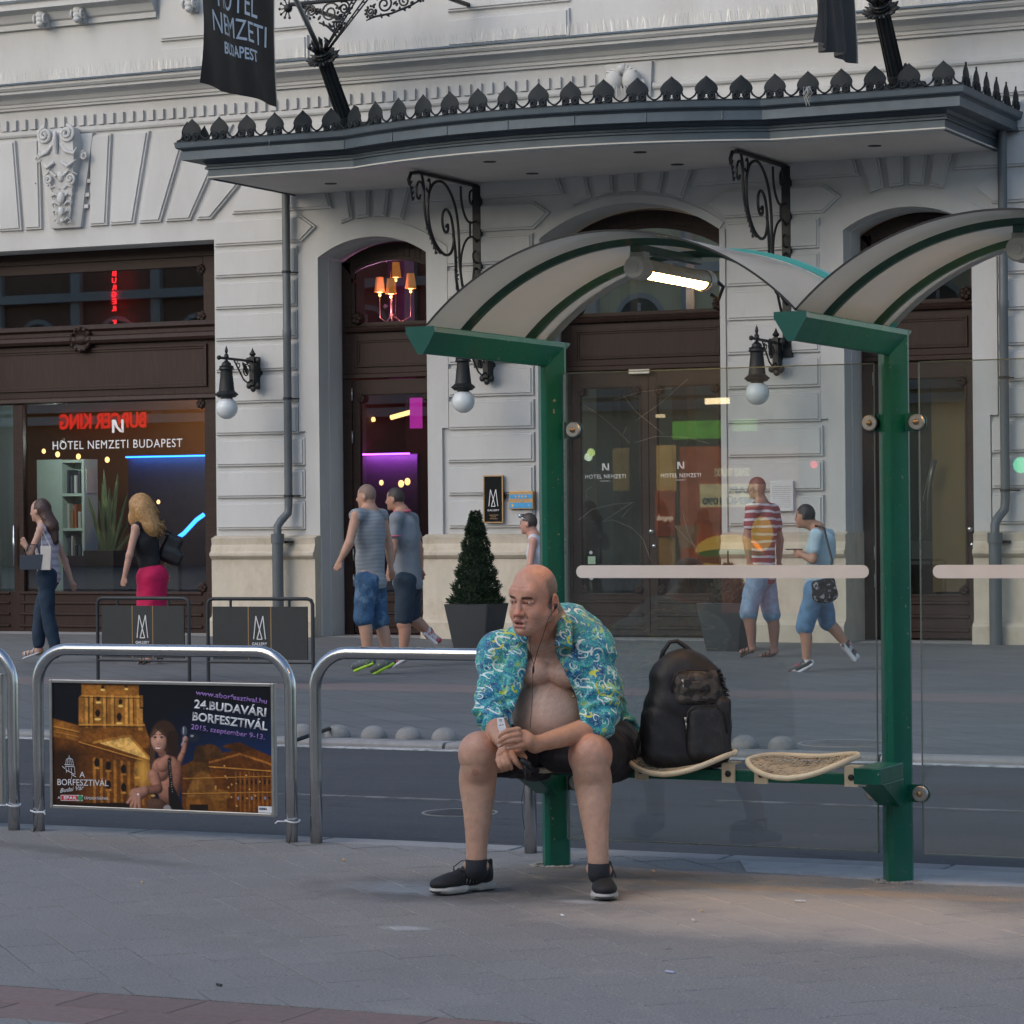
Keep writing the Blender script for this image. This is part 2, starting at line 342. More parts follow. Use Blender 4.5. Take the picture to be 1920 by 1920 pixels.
cr=ramp(nt,vv.outputs["Distance"],[(0,.9),(.012,0)]); g_=noise_n(nt,.9,3,.5,P_); gm=ramp(nt,g_.outputs[0],[(.48,0),(.56,1)]); mm=nd(nt,"ShaderNodeMath",operation='MULTIPLY'); nt.links.new(cr.outputs[0],mm.inputs[0]); nt.links.new(gm.outputs[0],mm.inputs[1]); nt.links.new(mixc(nt,mm.outputs[0],old,(.012,.012,.014)),b.inputs["Base Color"])
def slabmesh(name,sx,sy,mat,ch=.004,h=.014):
    b=MB(); a,c=sx/2-.0018,sy/2-.0018
    b.loft([[(-a,-c,-h),(a,-c,-h),(a,c,-h),(-a,c,-h)],[(-a,-c,-ch),(a,-c,-ch),(a,c,-ch),(-a,c,-ch)],[(-a+ch,-c+ch,0),(a-ch,-c+ch,0),(a-ch,c-ch,0),(-a+ch,c-ch,0)]])
    return b
def visible(x,y,mar=60):
    d=y*_c-x*_s
    if d<3: return False,0
    r=x*_c+y*_s; u=960+r/d*FPX; v=968+EYE/d*FPX
    return (-mar<u<1920+mar and v<1920+mar), d
SW,SL=.2,.4; cands=[]
for i in range(-160,160):
    for j in range(-80,80):
        a=(i+.5)*SW; l=(j+.5*(i%2))*SL     # a across, l along the -45 degree direction
        x=(a+l)/math.sqrt(2)-5.5; y=(a-l)/math.sqrt(2)+10
        if y>KN+.1 or y<4.2 or x<-14 or x>2: continue
        if 7.3<y<7.6: continue
        vis,d=visible(x,y); cands.append((not vis,d,x,y))
cands.sort(); NB=300
LIM=((7.749,1),(7.241,-1),(KN-.203,-1))
def clipy(P,y0,sg):
    o=[]
    for i in range(len(P)):
        a,b_=P[i],P[(i+1)%len(P)]; da,db=(a[1]-y0)*sg,(b_[1]-y0)*sg
        if da>=0: o.append(a)
        if da*db<0: t=da/(da-db); o.append((a[0]+(b_[0]-a[0])*t,y0))
    return o
first=None; rest=MB(); q=slabmesh('slab',SL,SW,M['slab']); cut=[]
cs,sn=math.cos(R(-45)),math.sin(R(-45)); hw,hh=SL/2-.0018,SW/2-.0018
for k,(nv,d,x,y) in enumerate(cands):
    z=random.uniform(-.0012,.0012)
    P=[(x+a*cs-b_*sn,y+a*sn+b_*cs) for a,b_ in ((-hw,-hh),(hw,-hh),(hw,hh),(-hw,hh))]; ys=[p[1] for p in P]
    sect=((7.749,1),(KN-.203,-1)) if y>7.5 else ((7.241,-1),)
    bad=any((min(ys)-y0)*sg<0 or (max(ys)-y0)*sg<0 for y0,sg in sect)
    if bad:
        for y0,sg in sect: P=clipy(P,y0,sg) if P else P
        if len(P)<3: continue
        A=abs(sum(P[i][0]*P[(i+1)%len(P)][1]-P[(i+1)%len(P)][0]*P[i][1] for i in range(len(P))))/2
        if A<.0004: continue
        if nv or k>NB: rest.prismz(P,-.014,z)
        else: c_=MB(); c_.prismz(P,-.014,z); obj('slab',c_,M['slab'],platform)
        continue
    if k<NB:
        if first is None:
            first=obj('slab',q,M['slab'],platform,origin=(0,0,0)); first.location=(x,y,z); first.rotation_euler=(0,0,R(-45))
        else: inst(first,platform,(x,y,z),(random.uniform(-.001,.001),0,R(-45)+(PI if random.random()<.5 else 0)))
    else: rest.add([(x+vx*cs-vy*sn,y+vx*sn+vy*cs,vz+z) for vx,vy,vz in q.v],q.f)
struct('slab_field',rest,M['slab'],parent=platform,kind='stuff')
bq=slabmesh('p',.4,.245,M['brick']); bf=None; edge=MB(); eq=[]
for r_,yy in enumerate((7.37,7.62)):
    for k in range(-24,12):
        x=-5+k*.4+(r_*.13); z=random.uniform(-.001,.001)
        vis,_=visible(x,yy,100)
        if not vis: edge.add([(x+a,yy+b_,c_+z) for a,b_,c_ in bq.v],bq.f); continue
        if bf is None: bf=obj('red_paver',bq,M['brick'],platform,origin=(0,0,0)); bf.location=(x,yy,z)
        else: inst(bf,platform,(x,yy,z))
struct('red_paver_rows',edge,M['brick'],parent=platform,kind='stuff')
kb=MB(); L_=.98; kb.loft([[(-L_/2,-.1,-.3),(L_/2,-.1,-.3),(L_/2,.1,-.3),(-L_/2,.1,-.3)],[(-L_/2,-.1,-.005),(L_/2,-.1,-.005),(L_/2,.1,-.02),(-L_/2,.1,-.02)],[(-L_/2+.004,-.096,0),(L_/2-.004,-.096,0),(L_/2-.004,.08,0),(-L_/2+.004,.08,0)]])
kf=None
for k in range(-40,30):
    x=k*1.0
    for (Y,rot,par) in ((KN-.1,0,platform),(KF+.1,PI,farpave)):
        if x<-16 and Y<15: continue
        if x<-26 or x>4: continue
        if kf is None: kf=obj('kerb_stone',kb,M['kerb'],par,origin=(0,0,0)); kf.location=(x,Y,0)
        else: inst(kf,par,(x,Y,0.001 if Y<15 else .002),(0,0,rot))
mb=MB()                                           # smoothed concrete strip by the right post
pts=[GZ(1395,1612).xy,GZ(1920,1637).xy,GZ(2300,1655).xy,GZ(2300,1690).xy,GZ(1920,1664).xy,GZ(1760,1660).xy,GZ(1650,1652).xy,GZ(1540,1644).xy,GZ(1400,1636).xy]
pts=[(p[0],min(p[1],KN-.21)) for p in pts]
mb.prismz(pts[::-1],-.01,.004); struct('concrete_strip',mb,pm("pale_screed",(.34,.335,.33),.8,var=.12,vs=5,spots=[(7,.6,(.20,.19,.18),.1,.6)]),parent=platform)
def sheet(name,x0,y0,x1,y1,z,mat,t=.004): 
    mb=MB(); mb.box((x0,y0,z),(x1,y1,z+t)); return struct(name,mb,mat)
sheet('kerb_line',-60,KF-.13,40,KF-.012,-.04,M['line']); sheet('lane_line',-14,14.04,-6.0,14.09,-.04,pm("worn_line",(.20,.20,.205),.8,var=.2,vs=15,spots=[(6,.5,(.06,.06,.065),.1,.9)]))
sheet('lane_line',-5.6,14.50,10,14.55,-.04,bpy.data.materials['worn_line'])
sheet('red_paver_band',-60,22.15,40,23.1,0,pm("red_band",(.165,.135,.135),.8,var=.15,vs=2,bump=.001,bs=60,stretch=(.5,1,1)))
# doorstep strip in front of the hotel
sheet('threshold_strip',-40,32.0,20,33.6,-.05,M['kerb'],.055)
for k,(u,v,z,r,lab) in enumerate(((862,1524,-.0395,.20,'round iron manhole cover set in the grey road'),(1590,1394,.0,.33,'oval drain cover outlined in pale dust on the far pavement'))):
    p=GZ(u,v,z); t=thing('manhole_cover',p,lab,'manhole cover')
    mb=MB(); mb.lathe([(r,-.002),(r,.003),(r*.93,.003),(r*.93,.001)],p,n=28); obj('rim',mb,M['alu'] if k==0 else M['kerb'],t)
    mb=MB(); mb.lathe([(r*.92,-.002),(r*.92,.002),(0.01,.002)],p,n=28)
    for i in range(-3,4): mb.box((p.x-r*.6,p.y+i*r*.2-.006,p.z+.001),(p.x+r*.6,p.y+i*r*.2+.006,p.z+.004))
    obj('cover_plate',mb,M['asph'] if k==0 else M['fslab'],t)
# stone half balls along the far kerb
db=MB(); db.sphere((0,0,0),.092,20,10,(1,1,.85),zmin=-.15); d0=None
domes=[(566,'first'),(633,'second'),(701,'third'),(766,'fourth'),(834,'fifth'),(1396,'sixth'),(1466,'seventh')]
desc=['partly behind the tube rail upright','just right of the rail upright','second right of the rail upright','beside the sitting man, second from him','nearest the sitting man\'s right knee','seen through glass right of the backpack','seen through glass above the empty seat']
for (u,_),ds in zip(domes,desc):
    X=XY(u,17.42,1385)
    if d0 is None: d0=obj('stone_half_ball',db,M['conc'],None,True,origin=(0,0,0)); d0.location=(X,17.42,.005); o=d0
    else: o=inst(d0,None,(X,17.42,.005))
    tag(o,'concrete half ball on the far kerb, '+ds,'bollard','concrete half balls along the far kerb')
p0,p1=GZ(552,1389,0.02),GZ(618,1366,.06); mb=MB(); mb.tube([p0,p1],.014,8); tag(obj('metal_bar',mb,M['iron'],None,True),'thin dark metal bar lying by the far kerb behind the tube rail','bar')
# litter
for (u,v,c,l,lab) in ((267,1654,(.55,.40,.22),.03,'cigarette end lying alone on the pavement at left'),(645,1612,(.55,.30,.12),.03,'orange cigarette end on the pavement below the tube rail'),(1225,1633,(.60,.42,.25),.03,'cigarette end on the pavement under the bench'),(1314,1707,(.65,.50,.3),.02,'small cigarette end below the empty seat'),(1055,1716,(.7,.7,.68),.03,'white paper scrap by the man\'s left shoe'),(1300,1725,(.6,.58,.52),.045,'pale flattened straw below the backpack'),(1256,1822,(.45,.45,.6),.04,'small bluish paper scrap in the open pavement'),(1500,1689,(.62,.6,.58),.04,'white scrap on the dusty ground left of the right post'),(910,1846-0,(.05,.05,.045),.03,'small dark leaf on the pavement in the foreground')):
    if u==910: u,v=411,1846
    p=GZ(u,v,.006); a=random.uniform(0,3); d=Vector((math.cos(a),math.sin(a),0))*l/2
    mb=MB(); mb.tube([p-d,p+d],.0042,6); tag(obj('litter',mb,pm('litter_%d'%u,c,.8,var=.2,vs=80)),lab,'litter')
# ------------------------------------------------------------------ the hotel
YW,YD=32.05,32.60           # plain wall face, joinery face
CX=-13.36                   # middle of the entrance
hotel=thing('hotel_building',(CX,32,0),'pale stucco hotel front with rusticated piers and three arched doorways','building')
# openings: (x0,x1,spring z,apex z) flat head if equal
A1=(-17.60,-16.07,4.79,5.02); A2=(-14.53,-12.19,4.88,5.25); A3=(2*CX+16.07,2*CX+17.60,4.79,5.02); W1=(-23.4,-19.14,5.10,5.10)
def arc(x0,x1,zs,za,n=16,off=0):
    if za-zs<1e-4: return [(x0,zs),(x1,zs)]
    h=(x1-x0)/2; r=(h*h+(za-zs)**2)/(2*(za-zs)); cx=(x0+x1)/2; cz=za-r; a=math.asin(h/r)
    return [(cx+(r+off)*math.sin(t),cz+(r+off)*math.cos(t)) for t in [-a+2*a*k/n for k in range(n+1)]]
def arcinfo(o):
    x0,x1,zs,za=o; h=(x1-x0)/2; r=(h*h+(za-zs)**2)/(2*(za-zs)); return (x0+x1)/2,za-r,r,math.asin(h/r)
wall=MB(); ZT=13.0; XL,XR=-34,2
edges=[XL]; 
for o in (W1,A1,A2,A3,(-6.4,-2.4,5.1,5.1)):
    x0,x1,zs,za=o
    wall.box((edges[-1],YW,0),(x0,YD+.1,ZT)); edges.append(x1)
    poly=arc(x0,x1,zs,za)+[(x1,ZT),(x0,ZT)]
    # arch head in thin strips so that the underside is real
    top=arc(x0,x1,zs,za)
    for k in range(len(top)-1):
        (a,za_),(b_,zb_)=top[k],top[k+1]; wall.prism([(a,za_),(b_,zb_),(b_,ZT),(a,ZT)],YW,YD+.1)
wall.box((edges[-1],YW,0),(XR,YD+.1,ZT))
obj('wall',wall,M['plaster'],hotel)
mb=MB(); mb.box((XL,YD+.1,ZT),(XR,45,ZT+.3)); mb.box((XL,44.6,0),(XR,45,ZT)); mb.box((XL,YD+.1,0),(XL+.3,44.6,ZT)); mb.box((XR-.3,YD+.1,0),(XR,44.6,ZT)); obj('rear_walls',mb,M['plaster'],hotel)
# smooth stepped frames round the arched openings
def surround(o,wl_,wu,zstep):
    x0,x1,zs,za=o; cx,cz,r,a=arcinfo(o); b=MB()
    n=16; inner=arc(x0,x1,zs,za,n); outer=[(cx+(r+.2)*math.sin(t)*1.0,cz+(r+.2)*math.cos(t)) for t in [-a+2*a*k/n for k in range(n+1)]]
    y=YW
    def strip(P,Q,y0,y1):
        for k in range(len(P)-1): b.prism([P[k],P[k+1],Q[k+1],Q[k]],y0,y1)
    strip(inner,outer,y-.045,y)
    for sgn,xe in ((-1,x0),(1,x1)):
        xo=xe+sgn*wu
        b.box((xe,y-.045,zstep),(xo,y,zs)); b.box((xe,y-.045,1.27),(xe+sgn*wl_,y,zstep))
        # shoulder between the jamb and the arch ring
        e=outer[0] if sgn<0 else outer[-1]; ii=inner[0] if sgn<0 else inner[-1]
        b.prism([(ii[0],ii[1]),(xo,zs),(xo,zs+.06),(e[0],e[1])],y-.045,y)
    obj('door_surround',b,M['plaster'],hotel,smooth=30)
    # inner reveal step
    b=MB(); i2=arc(x0+.010,x1-.010,zs,za-.010,n)
    strip(i2,inner,y+.22,YD+.02)
    for xe,xi in ((x0,x0+.010),(x1,x1-.010)): b.box((xe,y+.22,0),(xi,YD+.02,zs))
    obj('reveal',b,M['plaster'],hotel,smooth=30)
surround(A1,.20,.29,2.60); surround(A3,.20,.29,2.60)
# a plain narrow ring on the centre arch
b=MB(); x0,x1,zs,za=A2; inn=arc(x0,x1,zs,za,24); out=arc(x0,x1,zs,za,24,.10)
for k in range(24): b.prism([inn[k],inn[k+1],out[k+1],out[k]],YW-.03,YW)
for xe,s_ in ((x0,-1),(x1,1)): b.box((xe,YW-.03,1.27),(xe+s_*.07,YW,zs))
obj('door_surround',b,M['plaster'],hotel,smooth=30)
# rusticated blocks of the piers
ZB=[1.36+.4045*k for k in range(9)]
def block(poly,name='stone_block'): 
    b=MB(); b.raised(poly,YW); return obj(name,b,M['plaster'],hotel)
cache={}
def rblock(x0,x1,z0,z1):
    k=(round(x1-x0,3),round(z1-z0,3))
    if k in cache: return inst(cache[k],hotel,((x0+x1)/2,YW,(z0+z1)/2))
    w_,h_=(x1-x0)/2,(z1-z0)/2; b=MB(); b.raised([(-w_,-h_),(w_,-h_),(w_,h_),(-w_,h_)],0)
    o=obj('stone_block',b,M['plaster'],hotel,origin=(0,0,0)); o.location=Vector(((x0+x1)/2,YW,(z0+z1)/2))-wl(hotel); cache[k]=o; return o
piersA=[(-19.12,-17.90,-19.12,-17.81),(-15.78,-14.62,-15.80,-14.62),(2*CX+14.62,2*CX+15.78,2*CX+14.62,2*CX+15.80),(2*CX+17.90,2*CX+19.4,2*CX+17.81,2*CX+19.4),(-25.0,-23.5,-25.0,-23.5)]
for k,z in enumerate(ZB):
    for (a,b_,c_,d_) in piersA:
        x0,x1=(a,b_) if z>2.5 else (c_,d_)
        rblock(x0,x1,z,z+.357)
# row 9: pointed blocks beside the arches
zz=ZB[-1]+.4045
def pointed(x0,x1,left,right,z0=None,z1=None):
    z0=zz if z0 is None else z0; z1=z0+.34 if z1 is None else z1; m=(z0+z1)/2; P=[(x0,z0)]
    P+= [(x1,z0)]+([(x1+.22,m+.02)] if right else [])+[(x1,z1)]
    P+= [(x0,z1)]+([(x0-.22,m+.02)] if left else []); block(P)
pointed(-19.12,-17.84,False,True); pointed(-15.83,-14.60,True,True); pointed(2*CX+14.60,2*CX+15.83,True,True); pointed(2*CX+17.84,-7.3,True,False)
def vline(o,ang,side):      # x of the radial joint at height z, with half a joint of clearance
    cx,cz,r,a=arcinfo(o); return lambda z:cx+math.tan(ang)*(z-cz)+side*.028/math.cos(ang)
def vous(o,angs,off,zt):
    cx,cz,r,a=arcinfo(o); r+=off
    for a0,a1 in zip(angs,angs[1:]):
        L=vline(o,a0,1); Rr=vline(o,a1,-1); z0=cz+r*math.cos(a0)+.0; z1=cz+r*math.cos(a1)
        block([(L(z0),z0),(Rr(z1),z1),(Rr(zt),zt),(L(zt),zt)],'voussoir')
for o in (A1,A3): vous(o,[R(q) for q in (-16.6,-8.3,0,8.3,16.6)],.25,6.5)
vous(A2,[R(q) for q in (-20,-12,-4,4,12,20)],.14,6.5)
# courses between the fans, cut along the outermost radial joint
def between(fl,fr):
    z=zz+.4045
    for k in range(3):
        z0,z1=z+.4045*k,min(z+.4045*k+.357,6.5); block([(fl(z0),z0),(fr(z0),z0),(fr(z1),z1),(fl(z1),z1)])
between(vline(A1,R(16.6),1),vline(A2,R(-20),-1)); between(vline(A2,R(20),1),vline(A3,R(-16.6),-1)); between(vline(A3,R(16.6),1),lambda z:-7.3)
fr=vline(A1,R(-16.6),-1)
for k,(xl,) in enumerate(((-18.86,),(-18.62,),(-18.38,))):
    z0=zz+.4045*(k+1); z1=min(z0+.357,6.5); sl=.42*(z1-z0); block([(xl,z0),(fr(z0),z0),(fr(z1),z1),(xl+sl,z1)])
# flat arch over the left shop window
xc=-21.385; vb,vt=5.36,6.56
vs_=[(-21.01,-20.74),(-20.695,-20.325),(-20.26,-19.92),(-19.855,-19.47),(-19.40,-19.16)]
for sgn in (1,-1):
    for k,(a,b_) in enumerate(vs_):
        xa,xb=xc+sgn*(a-xc),xc+sgn*(b_-xc); sl=(.12,.23,.29,.33,.42)[k]
        ta=xa+(xa-xc)*(.06 if k==0 else (.12,.23,.29,.33,.42)[k-1]*1.0+.02); tb=xb+(xb-xc)*sl*1.02
        zt2=vt if k<4 else 6.3
        P=[(xa,vb),(xb,vb),(tb,zt2),(ta,zt2)]
        block(P if sgn>0 else P[::-1],'voussoir')
# plinth: base, die, moulded cap
prof=[(YW,0),(YW-.23,0),(YW-.23,.20),(YW-.20,.235),(YW-.165,.25),(YW-.15,.30),(YW-.15,.98),(YW-.17,.99),(YW-.205,1.03),(YW-.205,1.06),(YW-.17,1.09),(YW-.165,1.13),(YW-.145,1.17),(YW-.15,1.215),(YW-.16,1.25),(YW-.05,1.285),(YW,1.285)]
for x0,x1 in ((-19.13,-17.62),(-16.10,-14.56),(2*CX+14.56,2*CX+16.10),(2*CX+17.62,-6.4),(-25,-23.4)):
    b=MB(); b.extrx(prof,x0,x1); 
    # returns into the openings
    b.box((x0+.002,YW,0),(x0+.06,YD,1.28)); b.box((x1-.06,YW,0),(x1-.002,YD,1.28)); obj('plinth',b,M['stone'],hotel,smooth=25)
# dentils on their fillet, string course and main ledge
b=MB(); b.extrx([(YW,6.60),(YW-.03,6.60),(YW-.045,6.625),(YW-.045,6.665),(YW-.012,6.685),(YW,6.685)],XL,-13.66); b.extrx([(YW,6.60),(YW-.03,6.60),(YW-.045,6.625),(YW-.045,6.665),(YW-.012,6.685),(YW,6.685)],-13.02,XR); obj('dentil_fillet',b,M['plaster'],hotel)
d=MB(); d.loft([[(-.046,0,-.068),(.046,0,-.068),(.046,0,.068),(-.046,0,.068)],[(-.046,-.045,-.068),(.046,-.045,-.068),(.046,-.045,.068),(-.046,-.045,.068)]],True)
d1=None
for k in range(-80,60):
    x=-22.35+.1525*k
    if -13.62<x<-13.06 or x<-27 or x>-4: continue
    if d1 is None: d1=obj('dentil',d,M['plaster'],hotel,origin=(0,0,0)); d1.location=Vector((x,YW,6.76))-wl(hotel)
    else: inst(d1,hotel,(x,YW,6.76))
Z0=7.0
cor=[(YW,Z0),(YW-.05,Z0),(YW-.05,Z0+.03),(YW-.075,Z0+.035),(YW-.075,Z0+.07),(YW-.10,Z0+.085),(YW-.13,Z0+.13),(YW-.20,Z0+.165),(YW-.30,Z0+.175),(YW-.30,Z0+.21),(YW-.33,Z0+.215),(YW-.36,Z0+.245),(YW-.36,Z0+.275),(YW-.37,Z0+.28),(YW-.37,Z0+.30),(YW-.02,Z0+.34),(YW,Z0+.34)]
Z0=6.955; cor=[(y,z-.045) for y,z in cor]
b=MB(); b.extrx(cor,XL,XR); obj('cornice',b,M['plaster'],hotel,smooth=20)
b=MB(); b.extrx([(YW-.395,7.238),(YW-.38,7.262),(YW-.01,7.305),(YW-.01,7.297),(YW-.37,7.255),(YW-.383,7.238)],XL,XR); obj('lead_flashing',b,M['zinc'],hotel)
b=MB()
for k in range(900):
    x=-27+k*.027; t=random.uniform(-.035,.035); yb=YW-.33 if k%2 else YW-.25
    b.tube([(x,yb,7.265),(x+t,yb-.02+random.uniform(-.03,.03),7.265+random.uniform(.12,.17))],.0016,3,False)
o=obj('bird_spikes',b,M['alu'],hotel); o['kind']='stuff'
# upper floor: raised panels and ledge with scroll consoles
for (x0,x1,z0,z1) in ((-19.9,-17.72,7.70,9.2),(-19.9,-17.72,7.30,7.62),(-15.75,-14.1,7.74,9.2),(-15.75,-14.1,7.30,7.66),(-10.2,-8.4,7.9,9.2)):
    b=MB(); b.raised([(x0,z0),(x1,z0),(x1,z1),(x0,z1)],YW); obj('wall_panel',b,M['plaster'],hotel)
b=MB(); b.extrx([(YW,8.02),(YW-.06,8.02),(YW-.06,8.09),(YW-.10,8.11),(YW-.16,8.20),(YW-.30,8.24),(YW-.30,8.31),(YW-.33,8.34),(YW,8.38)],XL,-19.95); obj('sill_cornice',b,M['plaster'],hotel,smooth=20)
b=MB(); b.extrx([(YW-.335,8.33),(YW-.335,8.36),(YW-.01,8.405),(YW-.01,8.385)],XL,-19.95); obj('lead_flashing',b,M['zinc'],hotel)
def scroll(mb,cx,cy,cz,r,w,turns=1.6,th=.02,flip=1):
    pts=[]
    for k in range(26):
        t=k/25*turns*2*PI; rr=r*(1-.80*k/25); pts.append((cx+flip*rr*math.sin(t),cz+rr*math.cos(t)))
    for x in (-w/2,w/2):
        mb.tube([(p[0]+x*0,cy-abs(x)*0,p[1]) for p in pts],th,6)
    return mb
for u,v in ((78,36),(148,27),(357,7),(480,-5)):
    p=PY(u,v,YW-.16); b=MB()
    for k in range(3): b.sphere((p.x+.0,p.y-.02*k,p.z+.05-.06*k),.085-.015*k,12,8,(1.0,1.1,.8))
    for s_ in (-1,1):
        pts=[Vector((p.x+s_*.075,p.y-.03+.07*math.cos(t)*(1-t/12),p.z-.005+.075*math.sin(t)*(1-t/12))) for t in [q*.45 for q in range(24)]]
        b.tube(pts,.017,6)
    b.box((p.x-.07,YW-.14,p.z-.10),(p.x+.07,YW,p.z+.10))
    obj('scroll_console',b,M['plaster'],hotel,True)
# keystones --------------------------------------------------------
def spiral(c,r0,r1,turns,a0=0,flip=1,n=22,y=0,lift=0):
    return [Vector((c[0]+flip*(r0+(r1-r0)*k/n)*math.cos(a0+turns*2*PI*k/n),y-lift*k/n,c[1]+(r0+(r1-r0)*k/n)*math.sin(a0+turns*2*PI*k/n))) for k in range(n+1)]
b=MB(); b.raised([(-21.60,5.355),(-21.13,5.355),(-20.93,6.58),(-21.80,6.58)],YW,((0,0),(-.07,.0),(-.075,.006))); y=YW-.075
for z in (5.60,5.75,5.93): b.box((-21.12+(z-5.36)*.13,YW-.06,z),(-21.05+(z-5.36)*.13,YW,z+.05))
c0=-21.365
# volute body sweeping forward at the top
b.loft([[(c0-w_,YW-.07,z),(c0+w_,YW-.07,z),(c0+w_*.92,YW-dp,z),(c0-w_*.92,YW-dp,z)] for z,w_,dp in ((5.45,.10,.10),(5.75,.15,.13),(6.0,.20,.17),(6.25,.27,.24),(6.45,.28,.27),(6.6,.24,.24),(6.66,.2,.16))])
for s_ in (-1,1):
    b.tube(spiral((c0+s_*.17,6.56),.115,.012,2.0,PI/2,-s_,y=YW-.27,lift=.03),.026,7)
    b.tube(spiral((c0+s_*.36,6.28),.06,.01,1.5,PI/2,s_,y=YW-.16,lift=.02),.016,6)
    b.tube(spiral((c0+s_*.17,5.98),.07,.01,1.5,-PI/2,s_,y=YW-.2,lift=.02),.018,6)
    b.tube([(c0+s_*.05,YW-.26,6.45),(c0+s_*.14,YW-.27,6.34),(c0+s_*.26,YW-.25,6.30),(c0+s_*.30,YW-.24,6.38)],[.02,.03,.028,.008],7)
    b.tube([(c0+s_*.06,YW-.24,6.20),(c0+s_*.16,YW-.25,6.14),(c0+s_*.27,YW-.22,6.22)],[.02,.028,.006],7)
    b.tube([(c0+s_*.05,YW-.21,6.02),(c0+s_*.15,YW-.2,6.10),(c0+s_*.26,YW-.18,6.03)],[.015,.022,.006],7)
    for k in range(4):
        z=5.86-.105*k; b.tube([(c0+s_*.03,YW-.15,z),(c0+s_*.10,YW-.165,z+.045),(c0+s_*(.17-.012*k),YW-.15,z+.015),(c0+s_*(.15-.01*k),YW-.145,z-.03)],[.012,.02,.018,.006],6)
    b.tube([(c0+s_*.02,YW-.13,5.44),(c0+s_*.09,YW-.14,5.49),(c0+s_*.13,YW-.13,5.44),(c0+s_*.08,YW-.13,5.41)],[.012,.018,.014,.01],6)
b.tube([(c0,YW-.29,6.60),(c0,YW-.30,6.45),(c0,YW-.26,6.32)],[.02,.045,.02],8)
for z,r in ((5.74,.055),(5.56,.045),(6.18,.05),(6.03,.055)): b.sphere((c0,YW-.17,z),r,10,8,(1,.7,1.5))
b.sphere((c0,YW-.14,5.44),.035,8,6)
obj('keystone',b,M['plaster'],hotel,smooth=40)
b=MB(); b.raised([(-13.60,5.9),(-13.07,5.9),(-13.02,6.93),(-13.62,6.93)],YW,((0,0),(-.055,0),(-.06,.006))); c0=-13.35
for s_ in (-1,1):
    b.sphere((c0+s_*.11,YW-.16,6.70),.125,16,10,(.9,1.0,1.15)); b.tube(spiral((c0+s_*.21,6.66),.09,.02,1.3,PI/2,s_,y=YW-.12,lift=.03),.02,6)
    for k in range(5): b.tube([(c0+s_*(.03+.035*k),YW-.29+.01*k,6.62+.01*k),(c0+s_*(.035+.04*k),YW-.27,6.5+.01*k)],[.012,.006],5)
    for k in range(4): b.tube([(c0+s_*.02,YW-.2,6.80),(c0+s_*(.04+.05*k),YW-.22,6.90-.03*k)],[.03,.012],6)
b.sphere((c0,YW-.2,6.84),.06,10,8); b.loft([[(c0-w_,YW-.06,z),(c0+w_,YW-.06,z),(c0+w_*.8,YW-dp,z),(c0-w_*.8,YW-dp,z)] for z,w_,dp in ((5.95,.07,.1),(6.3,.12,.15),(6.6,.2,.24))])
obj('keystone',b,M['plaster'],hotel,smooth=40)
b=MB(); b.sphere(PY(67,344,YW-.06),.012,6,5); b.sphere(PY(22,334,YW-.05),.022,6,5,(1.2,.5,1)); obj('wall_hook',b,M['iron'],hotel)
# ------------------------------------------------------------------ joinery: shop window and doors (parts of the hotel, own sub-parts)
def frame_rect(b,x0,x1,z0,z1,w_,y,d=.06,wz=None):
    wz=wz or w_
    b.box((x0,y,z0),(x0+w_,y+d,z1)); b.box((x1-w_,y,z0),(x1,y+d,z1)); b.box((x0+w_,y,z0),(x1-w_,y+d,z0+wz)); b.box((x0+w_,y,z1-wz),(x1-w_,y+d,z1))
def mould(b,x0,x1,z0,z1,y,w_=.035,d=.02):     # raised fillet round a panel
    frame_rect(b,x0,x1,z0,z1,w_*.5,y-d,d); frame_rect(b,x0+w_*.5,x1-w_*.5,z0+w_*.5,z1-w_*.5,w_*.5,y-d*.5,d*.5)
def rosette(parent,x,z,s=.075,y=YD):
    b=MB(); b.loft([[(x+s*math.cos(a)*(1,.82)[k%2],y-.0,z+s*math.sin(a)*(1,.82)[k%2]) for k,a in enumerate([2*PI*q/16 for q in range(16)])],[(x+s*.9*math.cos(a)*(1,.8)[k%2],y-.03,z+s*.9*math.sin(a)*(1,.8)[k%2]) for k,a in enumerate([2*PI*q/16 for q in range(16)])]])
    for k in range(5): a=2*PI*k/5; b.sphere((x+s*.45*math.cos(a),y-.032,z+s*.45*math.sin(a)),s*.36,8,5,(1,.5,1))
    b.sphere((x,y-.038,z),s*.25,8,5); return obj('rosette',b,M['wood'],parent,True)
def pane(parent,x0,x1,z0,z1,y,mat,name='pane'):
    b=MB(); b.box((x0,y,z0),(x1,y+.008,z1)); return obj(name,b,mat,parent)
# --- left shop window
y=YD; x0,x1=-23.4,-19.14
b=MB(); b.box((x0,y-.02,4.95),(x1,y+.06,5.12)); b.box((x1-.50,y,0),(x1-.001,y+.08,4.95)); b.box((-22.655,y,0),(-22.56,y+.08,3.07)); b.box((x0,y,4.82),(x1-.50,y+.05,4.95))
b.box((-22.556,y-.02,0),(-22.482,y+.05,3.07)); b.box((-22.591,y-.004,0),(-22.556,y+.05,3.07)) 
win=obj('shop_window',b,M['wood'],hotel,bev=.006)
b=MB(); b.box((x0,y-.01,3.07),(x1,y+.06,3.95)); b.extrx([(y-.01,3.84),(y-.10,3.86),(y-.12,3.90),(y-.10,3.95),(y-.05,3.97),(y-.05,4.02),(y-.09,4.05),(y-.06,4.11),(y+.02,4.11),(y+.02,3.84)],x0,x1-.02)
mould(b,x0,-19.58,3.24,3.80,y-.01,.06,.03); b.extrx([(y-.01,3.07),(y-.05,3.09),(y-.04,3.14),(y-.01,3.16)],x0,x1-.02)
obj('transom_beam',b,M['woodh'],win,bev=.004)
